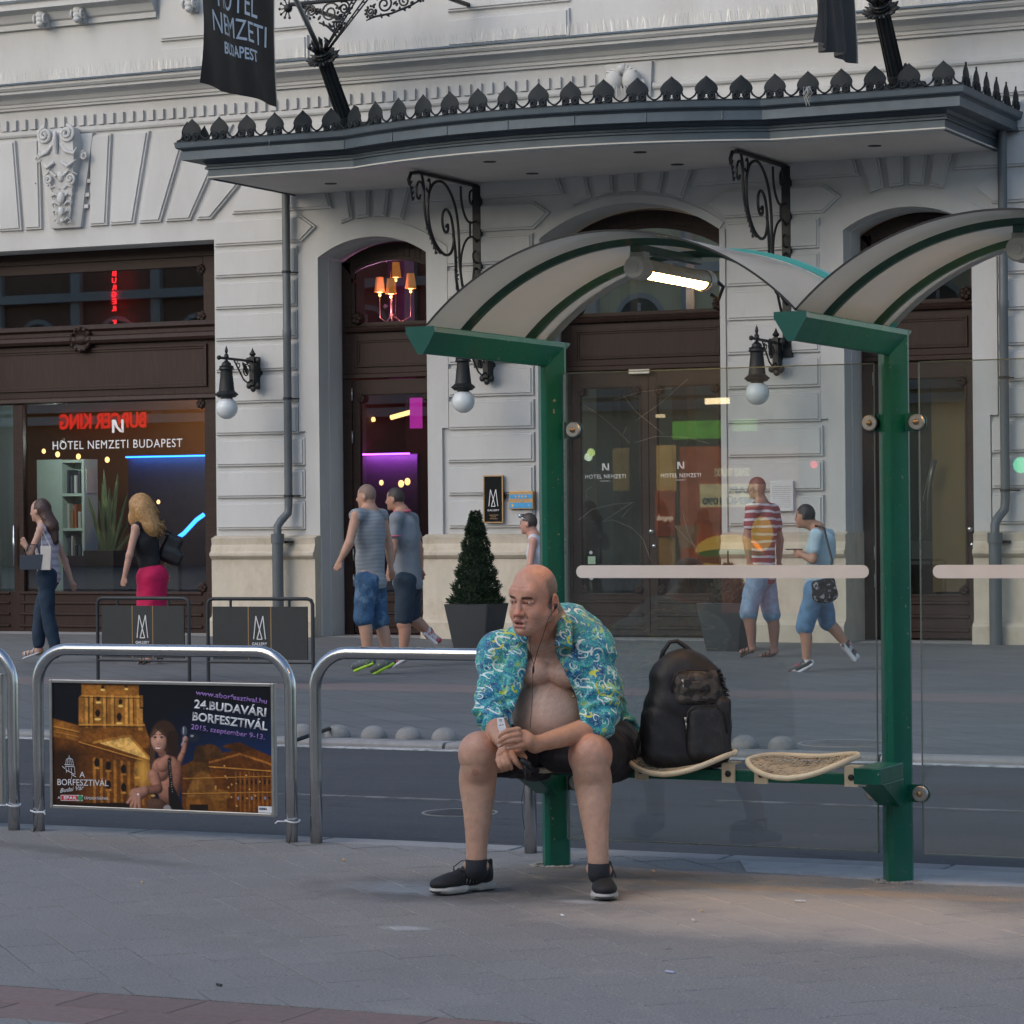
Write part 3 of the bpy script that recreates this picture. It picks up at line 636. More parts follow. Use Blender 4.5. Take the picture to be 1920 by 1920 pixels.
b=MB(); b.box((-22.516,y-.01,0),(x1,y+.06,.54)); b.box((x0,y-.01,0),(-22.516,y+.06,.54))
for z in (.06,.22,.37,.50): b.extrx([(y-.01,z),(y-.035,z+.01),(y-.035,z+.03),(y-.01,z+.05)],-22.55,x1-.55); b.extrx([(y-.01,z),(y-.035,z+.01),(y-.035,z+.03),(y-.01,z+.05)],x0,-22.72)
obj('sill_panel',b,M['woodh'],win,bev=.004)
pane(win,-22.482,-19.62,.54,3.07,y+.03,M['glass_shop']); pane(win,x0,-22.66,.54,3.0,y+.03,M['glass_shop']); pane(win,x0,-19.62,4.11,4.83,y+.03,M['glass_shop'])
for x_,z_ in ((-19.67,4.78),(-19.67,4.16),(-19.69,3.02),(-19.69,.60)): rosette(win,x_,z_,.08,y+.02)
b=MB(); c=PY(152,637,y-.08); b.lathe([(.17,.04),(.17,0),(.14,-.03),(.12,-.005),(.03,-.0)],c,'y',20); b.sphere((c.x,c.y,c.z),.10,14,8,(1.25,.5,.7))
for k in range(12): a=2*PI*k/12; b.sphere((c.x+.15*math.cos(a),c.y-.02,c.z+.15*math.sin(a)),.03,6,4)
obj('shell_ornament',b,M['wood'],win,True)
b=MB(); b.tube([PY(26,985,y-.06),PY(26,1060,y-.06)],.018,8); obj('door_handle',b,M['steel'],win,True)
# lettering on the glass
TY=YD+.024
text('window_lettering','HOTEL NEMZETI BUDAPEST',M['white'],win,(XY(100,TY),TY,PY(100,843,TY).z+.0),(1,0,0),(0,0,1),width=XY(343,TY)-XY(100,TY),height=.115,depth=.0015,space=1.12)
def nlogo(parent,u0,v0,u1,v1,Y):
    a=PY(u0,v0,Y); c=PY(u1,v1,Y); x0,z1,x1,z0=a.x,a.z,c.x,c.z; w_=x1-x0; h_=z1-z0; t=.2*w_
    b=MB(); b.prism([(x0,z0),(x0+t,z0),(x0+t,z0+h_*.72),(x0,z1)],Y-.002,Y); b.prism([(x1-t,z0+h_*.28),(x1,z0),(x1,z1),(x1-t,z1)],Y-.002,Y)
    b.prism([(x0,z1),(x0+t*1.7,z1-h_*.02),(x0+t*2.6,z0+h_*.48),(x1,z0),(x1-t*1.7,z0+h_*.06),(x0+t*1.6,z0+h_*.44)],Y-.0035,Y-.0021); obj('letter_emblem',b,M['white'],parent)
nlogo(win,210,787,232,811,TY)
# --- arched doors
def arched_door(o,double,labelx,right_hidden=False):
    x0,x1,zs,za=o; cx,cz,r,a=arcinfo(o); x0+=.02; x1-=.02; y=YD
    b=MB()
    b.box((x0,y,0),(x0+.13,y+.08,zs-.02)); b.box((x1-.13,y,0),(x1,y+.08,zs-.02))
    n=20; P=arc(x0,x1,zs-.03,za-.03,n); r2=.17
    Q=[(max(x0+.13,min(x1-.13,px)),pz-r2) for px,pz in P]
    for k in range(n): b.prism([P[k],P[k+1],Q[k+1],Q[k]],y,y+.08)
    d=obj('double_door' if double else 'side_door',b,M['wood'],hotel,bev=.004)
    # middle band between leaf and fanlight
    b=MB(); b.box((x0+.13,y-.0,3.30),(x1-.13,y+.07,3.92)); mould(b,x0+.2,x1-.2,3.42,3.78,y,.05,.025)
    b.extrx([(y,3.86),(y-.07,3.87),(y-.09,3.91),(y-.05,3.94),(y+.02,3.95),(y+.02,3.86)],x0+.05,x1-.05); b.extrx([(y,3.27),(y-.03,3.28),(y-.03,3.33),(y,3.345)],x0+.02,x1-.02)
    obj('middle_rail',b,M['woodh'],d,bev=.004)
    fz=[(px,pz-.0) for px,pz in Q]
    b=MB(); poly=[(x0+.18,3.99)]+[(x1-.18,3.99)]+[(min(max(px,x0+.18),x1-.18),pz-.05) for px,pz in Q[::-1]]; b.prism(poly,y+.03,y+.038); obj('fanlight_pane',b,M['glass_fan'] if double else M['glass_door'],d)
    b=MB(); b.box((x0+.13,y+.01,3.93),(x1-.13,y+.06,3.99)); b.box((x0+.13,y+.01,3.99),(x0+.18,y+.06,zs-.28)); b.box((x1-.18,y+.01,3.99),(x1-.13,y+.06,zs-.28))
    Pq=[(min(max(px,x0+.13),x1-.13),pz) for px,pz in Q]; Qq=[(min(max(px,x0+.18),x1-.18),pz-.05) for px,pz in Q]
    for k in range(n): b.prism([Pq[k],Pq[k+1],Qq[k+1],Qq[k]],y+.01,y+.06)
    obj('fanlight_frame',b,M['wood'],d)
    for sx in (x0+.22,x1-.22): rosette(d,sx,4.04,.09,y+.01)
    leaves=[(x0+.13,(x0+x1)/2),((x0+x1)/2,x1-.13)] if double else [(x0+.13,x1-.13)]
    for li,(a_,b_) in enumerate(leaves):
        bb=MB(); st=.115; y2=y+.015
        bb.box((a_+.004,y2,.03),(a_+st,y2+.05,3.26)); bb.box((b_-st,y2,.03),(b_-.004,y2+.05,3.26)); bb.box((a_+st,y2,3.06),(b_-st,y2+.05,3.26)); bb.box((a_+st,y2,.03),(b_-st,y2+.05,.54))
        for q in (.10,.26,.42): bb.extrx([(y2,q),(y2-.025,q+.01),(y2-.025,q+.035),(y2,q+.05)],a_+.09,b_-.09)
        frame_rect(bb,a_+st-.02,b_-st+.02,.52,3.09,.02,y2-.012,.012)
        lf=obj('door_leaf',bb,M['wood'],d,bev=.003)
        pane(d,a_+st,b_-st,.54,3.06,y2+.02,M['glass_door'])
        for xx in (a_+st+.03,b_-st-.03):
            for zz_ in (3.02,.59): rosette(d,xx,zz_,.065,y2)
        hx=(b_-.055 if (li==0 and double) else a_+.055) if double else b_-.05
        if not(double and li==0):
            kb_=MB(); kb_.tube([(hx,y2,1.30),(hx,y2-.05,1.30)],.010,8); kb_.sphere((hx,y2-.07,1.30),.038,12,8); kb_.lathe([(.03,0),(.03,-.01),(.001,-.012)],(hx,y2,1.12),'y',14); obj('door_knob',kb_,M['steel'],d,True)
    if not double:
        for z in (3.0,2.45,.95,.62):
            hb=MB(); hb.tube([(x0+.14,y-.008,z),(x0+.14,y-.008,z+.16)],.012,6); obj('hinge',hb,M['alu'],d,True)
    return d
d1=arched_door(A1,False,0); d2=arched_door(A2,True,0); d3=arched_door(A3,False,0)
TY=YD+.033
for (ua,ub,vb_,n) in ((1098,1174,897,(1129,869,1142,882)),(1240,1315,895,(1270,866,1283,879))):
    text('door_lettering','HOTEL NEMZETI',M['white'],d2,(XY(ua,TY),TY,PY((ua+ub)/2,vb_,TY).z),(1,0,0),(0,0,1),width=XY(ub,TY)-XY(ua,TY),height=.050,depth=.0015,space=1.12,bold=.02)
    um=(ua+ub)/2; text('door_lettering','BUDAPEST',M['white'],d2,(XY(um-9,TY),TY,PY(um,vb_+6,TY).z),(1,0,0),(0,0,1),width=XY(um+9,TY)-XY(um-9,TY),height=.016,depth=.0015)
    nlogo(d2,*n,TY)
b=MB(); p=PY(1108,1050,TY); b.box((p.x-.04,TY-.002,p.z-.05),(p.x+.06,TY,p.z+.045)); obj('door_sticker',b,pm("pale_green_sticker",(.42,.60,.42),.6),d2)
b=MB(); p=PY(1108,1036,TY); b.lathe([(.022,0),(.022,-.003),(.001,-.003)],(p.x,TY,p.z),'y',14); p=PY(1109,1083,TY); b.lathe([(.03,0),(.03,-.003),(.001,-.003)],(p.x,TY,p.z),'y',14); obj('door_sticker',b,M['globe'],d2)
b=MB(); p=PY(1199,696,YD-.05); b.box((p.x-.14,YD-.07,p.z-.035),(p.x+.14,YD,p.z+.025)); obj('door_closer',b,M['alu'],d2,bev=.008)
# ------------------------------------------------------------------ rooms behind the glass
def flat(name,a,b_,mat,parent): m=MB(); m.box(a,b_); return obj(name,m,mat,parent)
brown=pm("brown_wallpaper",(.26,.15,.07),.7,var=.1,vs=1.5); plum=pm("plum_wall",(.30,.07,.24),.7,var=.12,vs=2); oxred=pm("oxblood_wall",(.16,.045,.03),.6,var=.1,vs=2)
grey=pm("grey_green_wall",(.15,.18,.17),.7,var=.15,vs=1.5); tan=pm("tan_blind",(.42,.27,.11),.8,var=.06,vs=3); rfl=pm("parquet",(.07,.045,.03),.45,var=.2,vs=3); dk=pm("dark_room_wall",(.035,.030,.032),.7,var=.2,vs=2)
for (xa,xb,yb,mt) in ((-30,-18.7,37.6,brown),(-18.7,-15.3,36.5,oxred),(-15.3,-11.6,37.5,grey),(-11.6,-7,35.2,dk),(-7,2,36,dk)):
    flat('room_wall',(xa+.02,yb,0),(xb-.02,yb+.1,5.3),mt,hotel); flat('room_wall',(xa-.04,YD+.11,0),(xa+.02,yb,5.3),mt,hotel)
flat('room_floor',(-30,YD+.1,-.05),(2,38,.02),rfl,hotel); flat('room_ceiling',(-30,YD+.13,3.93),(-18.7,38,4.0),dk,hotel); flat('room_ceiling',(-30,YD+.1,5.3),(2,38,5.4),dk,hotel)  # lower ceiling added over the shop room to keep the upper window dark
# shop room: dark bar wall with a blue strip light over it
yb=35.6; xa,xb=XY(241,yb),XY(430,yb)
violet=pm("dark_patterned_panel",(.035,.022,.032),.5,var=.5,vs=30); 
t=thing('bar_wall',(xa,yb,0),'dark patterned bar wall behind the shop window under a blue strip light','partition')
flat('panel',(xa,yb,.02),(xb,yb+.1,PY(250,855,yb).z),violet,t)
flat('panel',(xa-.2,yb-1.4,.02),(xb,yb-1.3,1.0),pm("bar_counter_front",(.025,.02,.03),.4),t)
t2=thing('light_strip',(xa,yb-.05,2.4),'blue glowing strip light along the top of the bar wall','lamp')
zt=PY(250,857,yb-.06).z; blue=emis("blue_led",(.02,.16,1.0),5.0); flat('tube',(xa,yb-.07,zt-.010),(xb,yb-.02,zt+.012),blue,t2)
bl=bpy.data.lights.new("blue_strip","AREA"); bl.shape='RECTANGLE'; bl.size=xb-xa; bl.size_y=.05; bl.energy=4; bl.color=(.05,.25,1); bo=bpy.data.objects.new("strip_glow",bl); COL.objects.link(bo); bo.location=((xa+xb)/2,yb-.14,zt-.02); bo.rotation_euler=(R(38),0,0)
b=MB(); pts=[PY(325,1014,yb-1.42),PY(345,1000,yb-1.42),PY(368,975,yb-1.42),PY(382,965,yb-1.42)]; b.tube(pts,.03,8); tag(obj('light_strip',b,blue,None,True),'bright blue zigzag light rope on the bar front beside the blonde woman','lamp')
b=MB(); b.box((-27,34.0,.02),(XY(30,34.0),34.03,3.9)); tag(obj('room_curtain',b,pm('grey_teal_curtain',(.20,.25,.25),.8,var=.25,vs=2,stretch=(6,1,.2))),'grey teal curtain behind the far left glass door','curtain')
# bookshelf
yb=34.4; mint=pm("mint_lacquer",(.45,.56,.50),.5,var=.05); xa,xm,xb=XY(70,yb),XY(117,yb),XY(158,yb); zt=PY(90,862,yb).z
t=thing('bookcase',(xa,yb,0),'tall mint white bookcase with open shelves behind the shop window','bookcase')
flat('cabinet',(xa,yb,0.02),(xm,yb+.35,zt),mint,t); flat('side_panel',(xb-.04,yb,0.02),(xb,yb+.35,zt),mint,t); flat('back_panel',(xm,yb+.33,0.02),(xb-.04,yb+.35,zt),mint,t)
shz=[]
for v in (862,925,990,1052,1108):
    z=PY(140,v,yb).z; shz.append(z); flat('shelf',(xm,yb+.005,z-.04),(xb-.04,yb+.33,z),mint,t)
bc=[(.35,.10,.04),(.05,.06,.08),(.45,.44,.40),(.08,.10,.13),(.30,.16,.07),(.5,.5,.48)]
for si,n in ((1,6),(2,4),(3,4)):
    for k in range(n):
        h=random.uniform(.22,.36); x=xm+.05+k*.06; tk=random.uniform(.025,.045); b=MB(); b.box((x,yb+.05,shz[si]),(x+tk,yb+.28,shz[si]+h)); 
        tag(obj('book',b,pm('book_%d_%d'%(si,k),bc[(k*2+si)%6],.6)),'%s book, %s from the left on the %s shelf of the mint bookcase'%(('red brown','blue black','cream','dark slate','brown','white')[(k*2+si)%6],('first','second','third','fourth','fifth','sixth')[k],('','upper','middle','lower')[si]),'book','books on the %s shelf of the mint bookcase'%(('','upper','middle','lower')[si]))
# snake plant
yb=33.9; p=PY(203,1110,yb); zp=PY(203,1032,yb).z; wv=XY(234,yb)-XY(178,yb)
t=thing('potted_plant',(p.x,yb,0),'snake plant with long striped leaves in a tall black pot behind the shop window','plant')
b=MB(); hw=wv/2; b.loft([[(p.x-hw*.85,yb-hw*.85,0.02),(p.x+hw*.85,yb-hw*.85,0.02),(p.x+hw*.85,yb+hw*.85,0.02),(p.x-hw*.85,yb+hw*.85,0.02)],[(p.x-hw,yb-hw,zp),(p.x+hw,yb-hw,zp),(p.x+hw,yb+hw,zp),(p.x-hw,yb+hw,zp)]]); obj('pot',b,M['black'],t)
leafm=pm("snake_leaf",(.055,.085,.035),.5,var=.45,vs=9,stretch=(1,1,.35),spots=[(9,.6,(.22,.22,.08),.05,.6)])
tips=[(195,880),(206,912),(222,885),(186,935),(213,930),(240,925),(176,975),(232,960),(250,960),(200,950),(165,930),(262,985),(218,955),(192,905)]
for k,(u,v) in enumerate(tips):
    tp=PY(u,v,yb+random.uniform(-.12,.12)); x0=p.x+(tp.x-p.x)*.28; b=MB(); rg=[]
    for q in range(7):
        f=q/6; w_=.034*(1.1-.2*f) if f<.8 else .034*(1-f)*4.7+.001; cx_=x0+(tp.x-x0)*f**1.3; cz_=zp-.05+(tp.z-zp+.05)*f; cy=yb+(tp.y-yb)*f
        rg.append([(cx_-w_,cy-.004,cz_),(cx_,cy-.012,cz_),(cx_+w_,cy-.004,cz_),(cx_,cy+.004,cz_)])
    b.loft(rg); obj('leaf',b,leafm,t,40)
# purple room: strip, chandelier
yb=35.2; xa,xb=XY(681,yb),XY(771,yb); zt=PY(700,852,yb).z
t=thing('partition_panel',(xa,yb,0),'dark purple patterned panel behind the left arched door','partition'); flat('panel',(xa-.0,yb,.02),(xb+.1,yb+.1,zt),violet,t)
t=thing('light_strip',(xa,yb-.05,zt),'purple glowing strip light behind the left arched door','lamp'); flat('tube',(xa,yb-.07,zt-.010),(xb,yb-.02,zt+.012),emis("violet_led",(.40,.08,.9),5.0),t)
pl_=bpy.data.lights.new("violet","AREA"); pl_.shape='RECTANGLE'; pl_.size=1.0; pl_.size_y=.05; pl_.energy=7; pl_.color=(.6,.12,1); bo=bpy.data.objects.new("violet_glow",pl_); COL.objects.link(bo); bo.location=((xa+xb)/2,yb-.14,zt-.02); bo.rotation_euler=(R(38),0,0)
b=MB(); b.box((XY(770,34.6),34.6,PY(775,803,34.6).z),(XY(790,34.6),34.66,PY(775,746,34.6).z)); tag(obj('hanging_banner',b,emis("magenta_pattern",(.5,.03,.40),.55)),'magenta lit patterned panel at the top right inside the left arched door','panel')
flat('room_wall',(XY(655,36.0),36.0,3.4),(XY(780,36.0),36.02,5.2),plum,hotel)
Yc=34.0; c=PY(735,590,Yc); t=thing('chandelier',(c.x,Yc,c.z),'brass chandelier with small amber shades glowing in the left arched fanlight','chandelier')
b=MB(); b.tube([(c.x,Yc,c.z-.05),(c.x,Yc,5.3)],.008,6); b.sphere((c.x,Yc,c.z-.02),.04,10,8)
sh=[(712,548,0),(733,551,-.1),(742,520,.12),(770,541,0)]; shade=emis("amber_shade",(1.0,.40,.08),.20); bulb=emis("warm_bulb",(1,.62,.18),3)
for u,v,dy in sh:
    q=PY(u,v,Yc+dy); b.tube([(c.x,Yc,c.z),(c.x*.5+q.x*.5,Yc+dy*.5,c.z-.10),(q.x,Yc+dy,c.z-.03),(q.x,Yc+dy,q.z-.06)],.008,6)
    s=MB(); rg=[[(q.x+r_*math.cos(a),q.y+r_*math.sin(a),q.z+h_) for a in [2*PI*k/16 for k in range(16)]] for r_,h_ in ((.075,0),(.05,.20))]; s.loft(rg,cap=False); obj('lamp_shade',s,shade,t,True)
    s=MB(); s.sphere((q.x,q.y,q.z+.0),.035,10,6,(1.1,1.1,.35)); s.sphere((q.x,q.y,q.z-.04),.02,8,6); obj('bulb',s,bulb,t,True)
obj('arms',b,M['brass'],t,True)
ll=bpy.data.lights.new("chand","POINT"); ll.energy=14; ll.color=(1,.35,.75); ll.shadow_soft_size=.03; bo=bpy.data.objects.new("chandelier_light",ll); COL.objects.link(bo); bo.location=(c.x,Yc-.2,c.z+.1)
# small warm lamps inside the rooms
warm=emis("warm_lamp",(1,.55,.2),2.0)
for (u,v,Y,r,lab) in ((715,905,34.9,.03,'left of three tiny candle lamps inside the left arched door'),(752,907,34.9,.04,'middle of three tiny candle lamps inside the left arched door'),(764,903,34.9,.04,'right of three tiny candle lamps inside the left arched door'),
    (82,846,36.5,.03,'small warm ceiling lamp left of the window lettering'),(108,852,36.5,.035,'warm ceiling lamp under the letters HOTEL on the window'),(147,856,36.5,.035,'warm ceiling lamp above the mint bookcase shelves'),(201,862,36.0,.035,'warm ceiling lamp above the snake plant'),(17,947,34.5,.025,'tiny warm lamp inside the far left glass door'),(297,941,35.0,.025,'tiny orange lamp right of the blonde woman\'s hair')):
    q=PY(u,v,Y); b=MB(); b.sphere(q,r,10,8,(1,1,1.25)); t=tag(obj('interior_lamp',b,warm,None,True),lab,'lamp')
for (u0,v0,u1,v1,Y,lab) in ((678,790,702,786,35.5,'short warm light tube inside the left arched door'),(733,783,772,772,35.5,'longer warm light tube inside the left arched door')):
    b=MB(); b.tube([PY(u0,v0,Y),PY(u1,v1,Y)],.035,6); tag(obj('interior_lamp',b,warm),lab,'lamp')
for (x,Y,z,e,col) in ((-22.4,33.4,2.6,26,(.9,1,.95)),(-21.8,36.4,3.4,42,(1,.55,.28)),(-13.2,35.2,4.4,30,(1,.82,.6)),(-9.6,34.2,2.8,9,(1,.7,.4)),(-16.9,34.4,3.2,4,(1,.4,.3))):  # unseen point lights added to brighten the rooms and the bookcase
    l=bpy.data.lights.new("room_fill_light","POINT"); l.energy=e; l.color=col; l.shadow_soft_size=.03; o=bpy.data.objects.new("room_fill_light",l); COL.objects.link(o); o.location=(x,Y,z)
# cabinet and columns seen behind the double door, tan blind behind the right door
Y=34.6
flat('room_column',(XY(1120,Y),Y,.02),(XY(1150,Y),Y+.3,5.2),pm("pale_green_column",(.22,.27,.24),.6),hotel); flat('room_column',(XY(1165,Y),Y,.02),(XY(1184,Y),Y+.3,5.2),dk,hotel); flat('room_column',(XY(1262,Y),Y,.02),(XY(1290,Y),Y+.3,5.2),pm("timber_column",(.16,.085,.045),.6),hotel)
Y=33.4; b=MB(); b.box((XY(1748,Y),Y,.55),(XY(1810,Y),Y+.03,3.1)); tag(obj('window_blind',b,tan),'tan fabric blind hanging behind the right arched door','blind')
Y=33.6; flat('room_cabinet',(XY(1700,Y),Y,.02),(XY(1752,Y),Y+.3,1.15),pm("sideboard",(.09,.06,.045),.5),hotel)
b=MB(); b.tube([PY(1752,862,33.2),PY(1744,900,33.2),PY(1739,935,33.2),PY(1738,992,33.2)],[.035,.03,.012,.01],8); tag(obj('floor_lamp',b,M['alu'],None,True),'slim pale metal lamp stem behind the right arched door','lamp')
# ------------------------------------------------------------------ canopy
can=thing('entrance_canopy',(CX,31.0,5.6),'dark zinc entrance canopy with pointed leaf cresting and curved front','canopy')
xl,xr,yf=-17.93,-8.80,29.90
def canpath(d,n=26):       # outline at overhang d, from left wall round the front to right wall
    P=[(xl-d,YW)]; P.append((xl-d,yf-d)); x0,x1=-15.95,-10.78; P.append((x0-.12,yf-d)); 
    for k in range(n+1):
        f=k/n; x=x0+(x1-x0)*f; hx=(x1-x0)/2; s=.60; rr=(hx*hx+s*s)/(2*s); yy=yf-d-(math.sqrt(max(0,rr*rr-(x-(x0+x1)/2)**2))-(rr-s)); P.append((x,yy))
    P+= [(x1+.12,yf-d),(xr+d,yf-d),(xr+d,YW)]
    return P
def band(prof,mat,name,parent=can,smooth=False):   # prof: (overhang,z) list, closed profile
    rings=[canpath(d) for d,_ in prof]; b=MB(); n=len(rings[0]); m=len(prof); V=[]; F=[]
    for r,(d,z) in zip(rings,prof): V+=[(x,y,z) for x,y in r]
    for k in range(m):
        k2=(k+1)%m
        for i in range(n-1): F.append((k*n+i,k*n+i+1,k2*n+i+1,k2*n+i))
    b.add(V,F); return obj(name,b,mat,parent,smooth)
band([(-.03,5.585),(0,5.585),(.0,5.70),(.03,5.70),(.03,5.72),(.015,5.735),(.015,5.76),(-.03,5.76)],M['zinc'],'lower_fascia')
band([(.0,5.765),(.02,5.765),(.05,5.80),(.20,5.80),(.235,5.80),(.235,5.90),(.22,5.905),(.24,5.925),(.27,5.93),(.285,5.945),(.295,6.00),(.30,6.01),(.27,6.012),(.2,5.98),(.0,5.98)],M['zinc'],'upper_fascia')
P=canpath(.01); b=MB(); b.prismz([(x,y) for x,y in P],5.60,5.615); obj('soffit',b,M['soffit'],can)
P=canpath(.2); b=MB(); V=[(x,y,5.97+(.10 if y>31 else 0)) for x,y in P]; V=[(x,y,z+(YW-y)*-.0) for x,y,z in V]; b.prismz([(x,y) for x,y in P],5.93,5.97); obj('roof_sheet',b,M['zinc'],can)
# seams
P=canpath(.24); seams=MB()
for k in range(3,len(P)-3,4):
    (x,y)=P[k]; seams.box((x-.006,y-.006,5.80),(x+.006,y+.02,5.90))
o=obj('seams',seams,M['zinc'],can); o['kind']='stuff'
for (u,v) in ((620,344),(918,303),(998,325),(1200,285),(1270,308),(1640,273)):
    d=ray(u,v); t=(5.60-EYE)/d[2]; p=Vector((d[0]*t,d[1]*t,5.597)); b=MB(); b.lathe([(.055,-.004),(.075,-.004),(.078,.004),(.055,.004)],p,n=18); b.lathe([(.056,.0),(.001,.001)],(p.x,p.y,p.z+.001),n=18); obj('recessed_light',b,M['void'],can,True)
# palmettes: a cast leaf with two volutes, joined by a dipping rail
pal=MB()
def leafpt(f): return .118*math.sin(PI*min(1,(f*.78+.22))**1.0)*(1-f**6) if f<1 else 0
rg=[]; prof=[(0,.085),(.06,.108),(.16,.122),(.28,.128),(.42,.120),(.57,.100),(.72,.068),(.87,.030),(1,.001)]
for f,w_ in prof:
    z=.070+.205*f; rg.append([(-w_,-.0,z),(-w_*.45,-.022*(1-f),z),(0,-.010,z),(w_*.45,-.022*(1-f),z),(w_,0,z),(0,.012,z)])
pal.loft(rg)
for s_ in (-1,1):
    pal.tube(spiral((s_*.058,.052),.046,.008,1.6,PI/2,s_,n=18,y=-.014),.013,6); pal.tube([(s_*.105,0,.10),(s_*.122,0,.062),(s_*.160,0,.030),(s_*.21,0,.016)],[.014,.012,.011,.010],6); pal.box((s_*.02,-.004,.02),(s_*.10,.004,.085))
    pal.tube([(s_*.10,0,.02),(s_*.02,0,.012),(0,0,.03)],.009,5)
pal.box((-.21,-.012,-.005),(.21,.012,.012))
P=[Vector((x,y,0)) for x,y in canpath(.255)]
seg=[(P[i+1]-P[i]).length for i in range(len(P)-1)]; tot=sum(seg)
def at(s):
    for i,l in enumerate(seg):
        if s<=l: d=(P[i+1]-P[i]).normalized(); return P[i]+d*s,d
        s-=l
    return P[-1],d
left=seg[0]; front=sum(seg[1:-1]); p0=None
def putp(s):
    global p0
    q,d=at(s); a=math.atan2(d.y,d.x)
    if p0 is None:
        p0=obj('crest_leaf',pal,M['crest'],can,40,origin=(0,0,0)); p0.location=Vector((q.x,q.y,6.012))-wl(can); p0.rotation_euler=(0,0,a)
    else: inst(p0,can,(q.x,q.y,6.012),(0,0,a))
nf=26
for k in range(nf): putp(left+front*(k+.5)/nf)
for k in range(6): putp(left*(k+.5)/6); putp(left+front+seg[-1]*(k+.5)/6)
P=canpath(.255); b=MB(); b.tube([(x,y,6.02) for x,y in P],.008,5); obj('crest_rail',b,M['crest'],can)
b=MB()
for (u,v) in ((1512,176),):
    c=PY(u,v,29.5)
    for k in range(14): a=random.uniform(-1,1); b.tube([(c.x+a*.05,c.y,c.z+.08),(c.x+random.uniform(-.08,.08),c.y-.02,c.z),(c.x+random.uniform(-.02,.05),c.y-.02,c.z-.14*random.random())],.0022,4)
c=PY(505,272,29.6); b.tube([(c.x,c.y,c.z+.06),(c.x+.01,c.y-.03,c.z-.02),(c.x+.03,c.y-.03,c.z-.05)],.003,4)
o=tag(obj('twine_scraps',b,M['alu']),'pale twine scraps caught on the canopy edge','twine'); o['kind']='stuff'
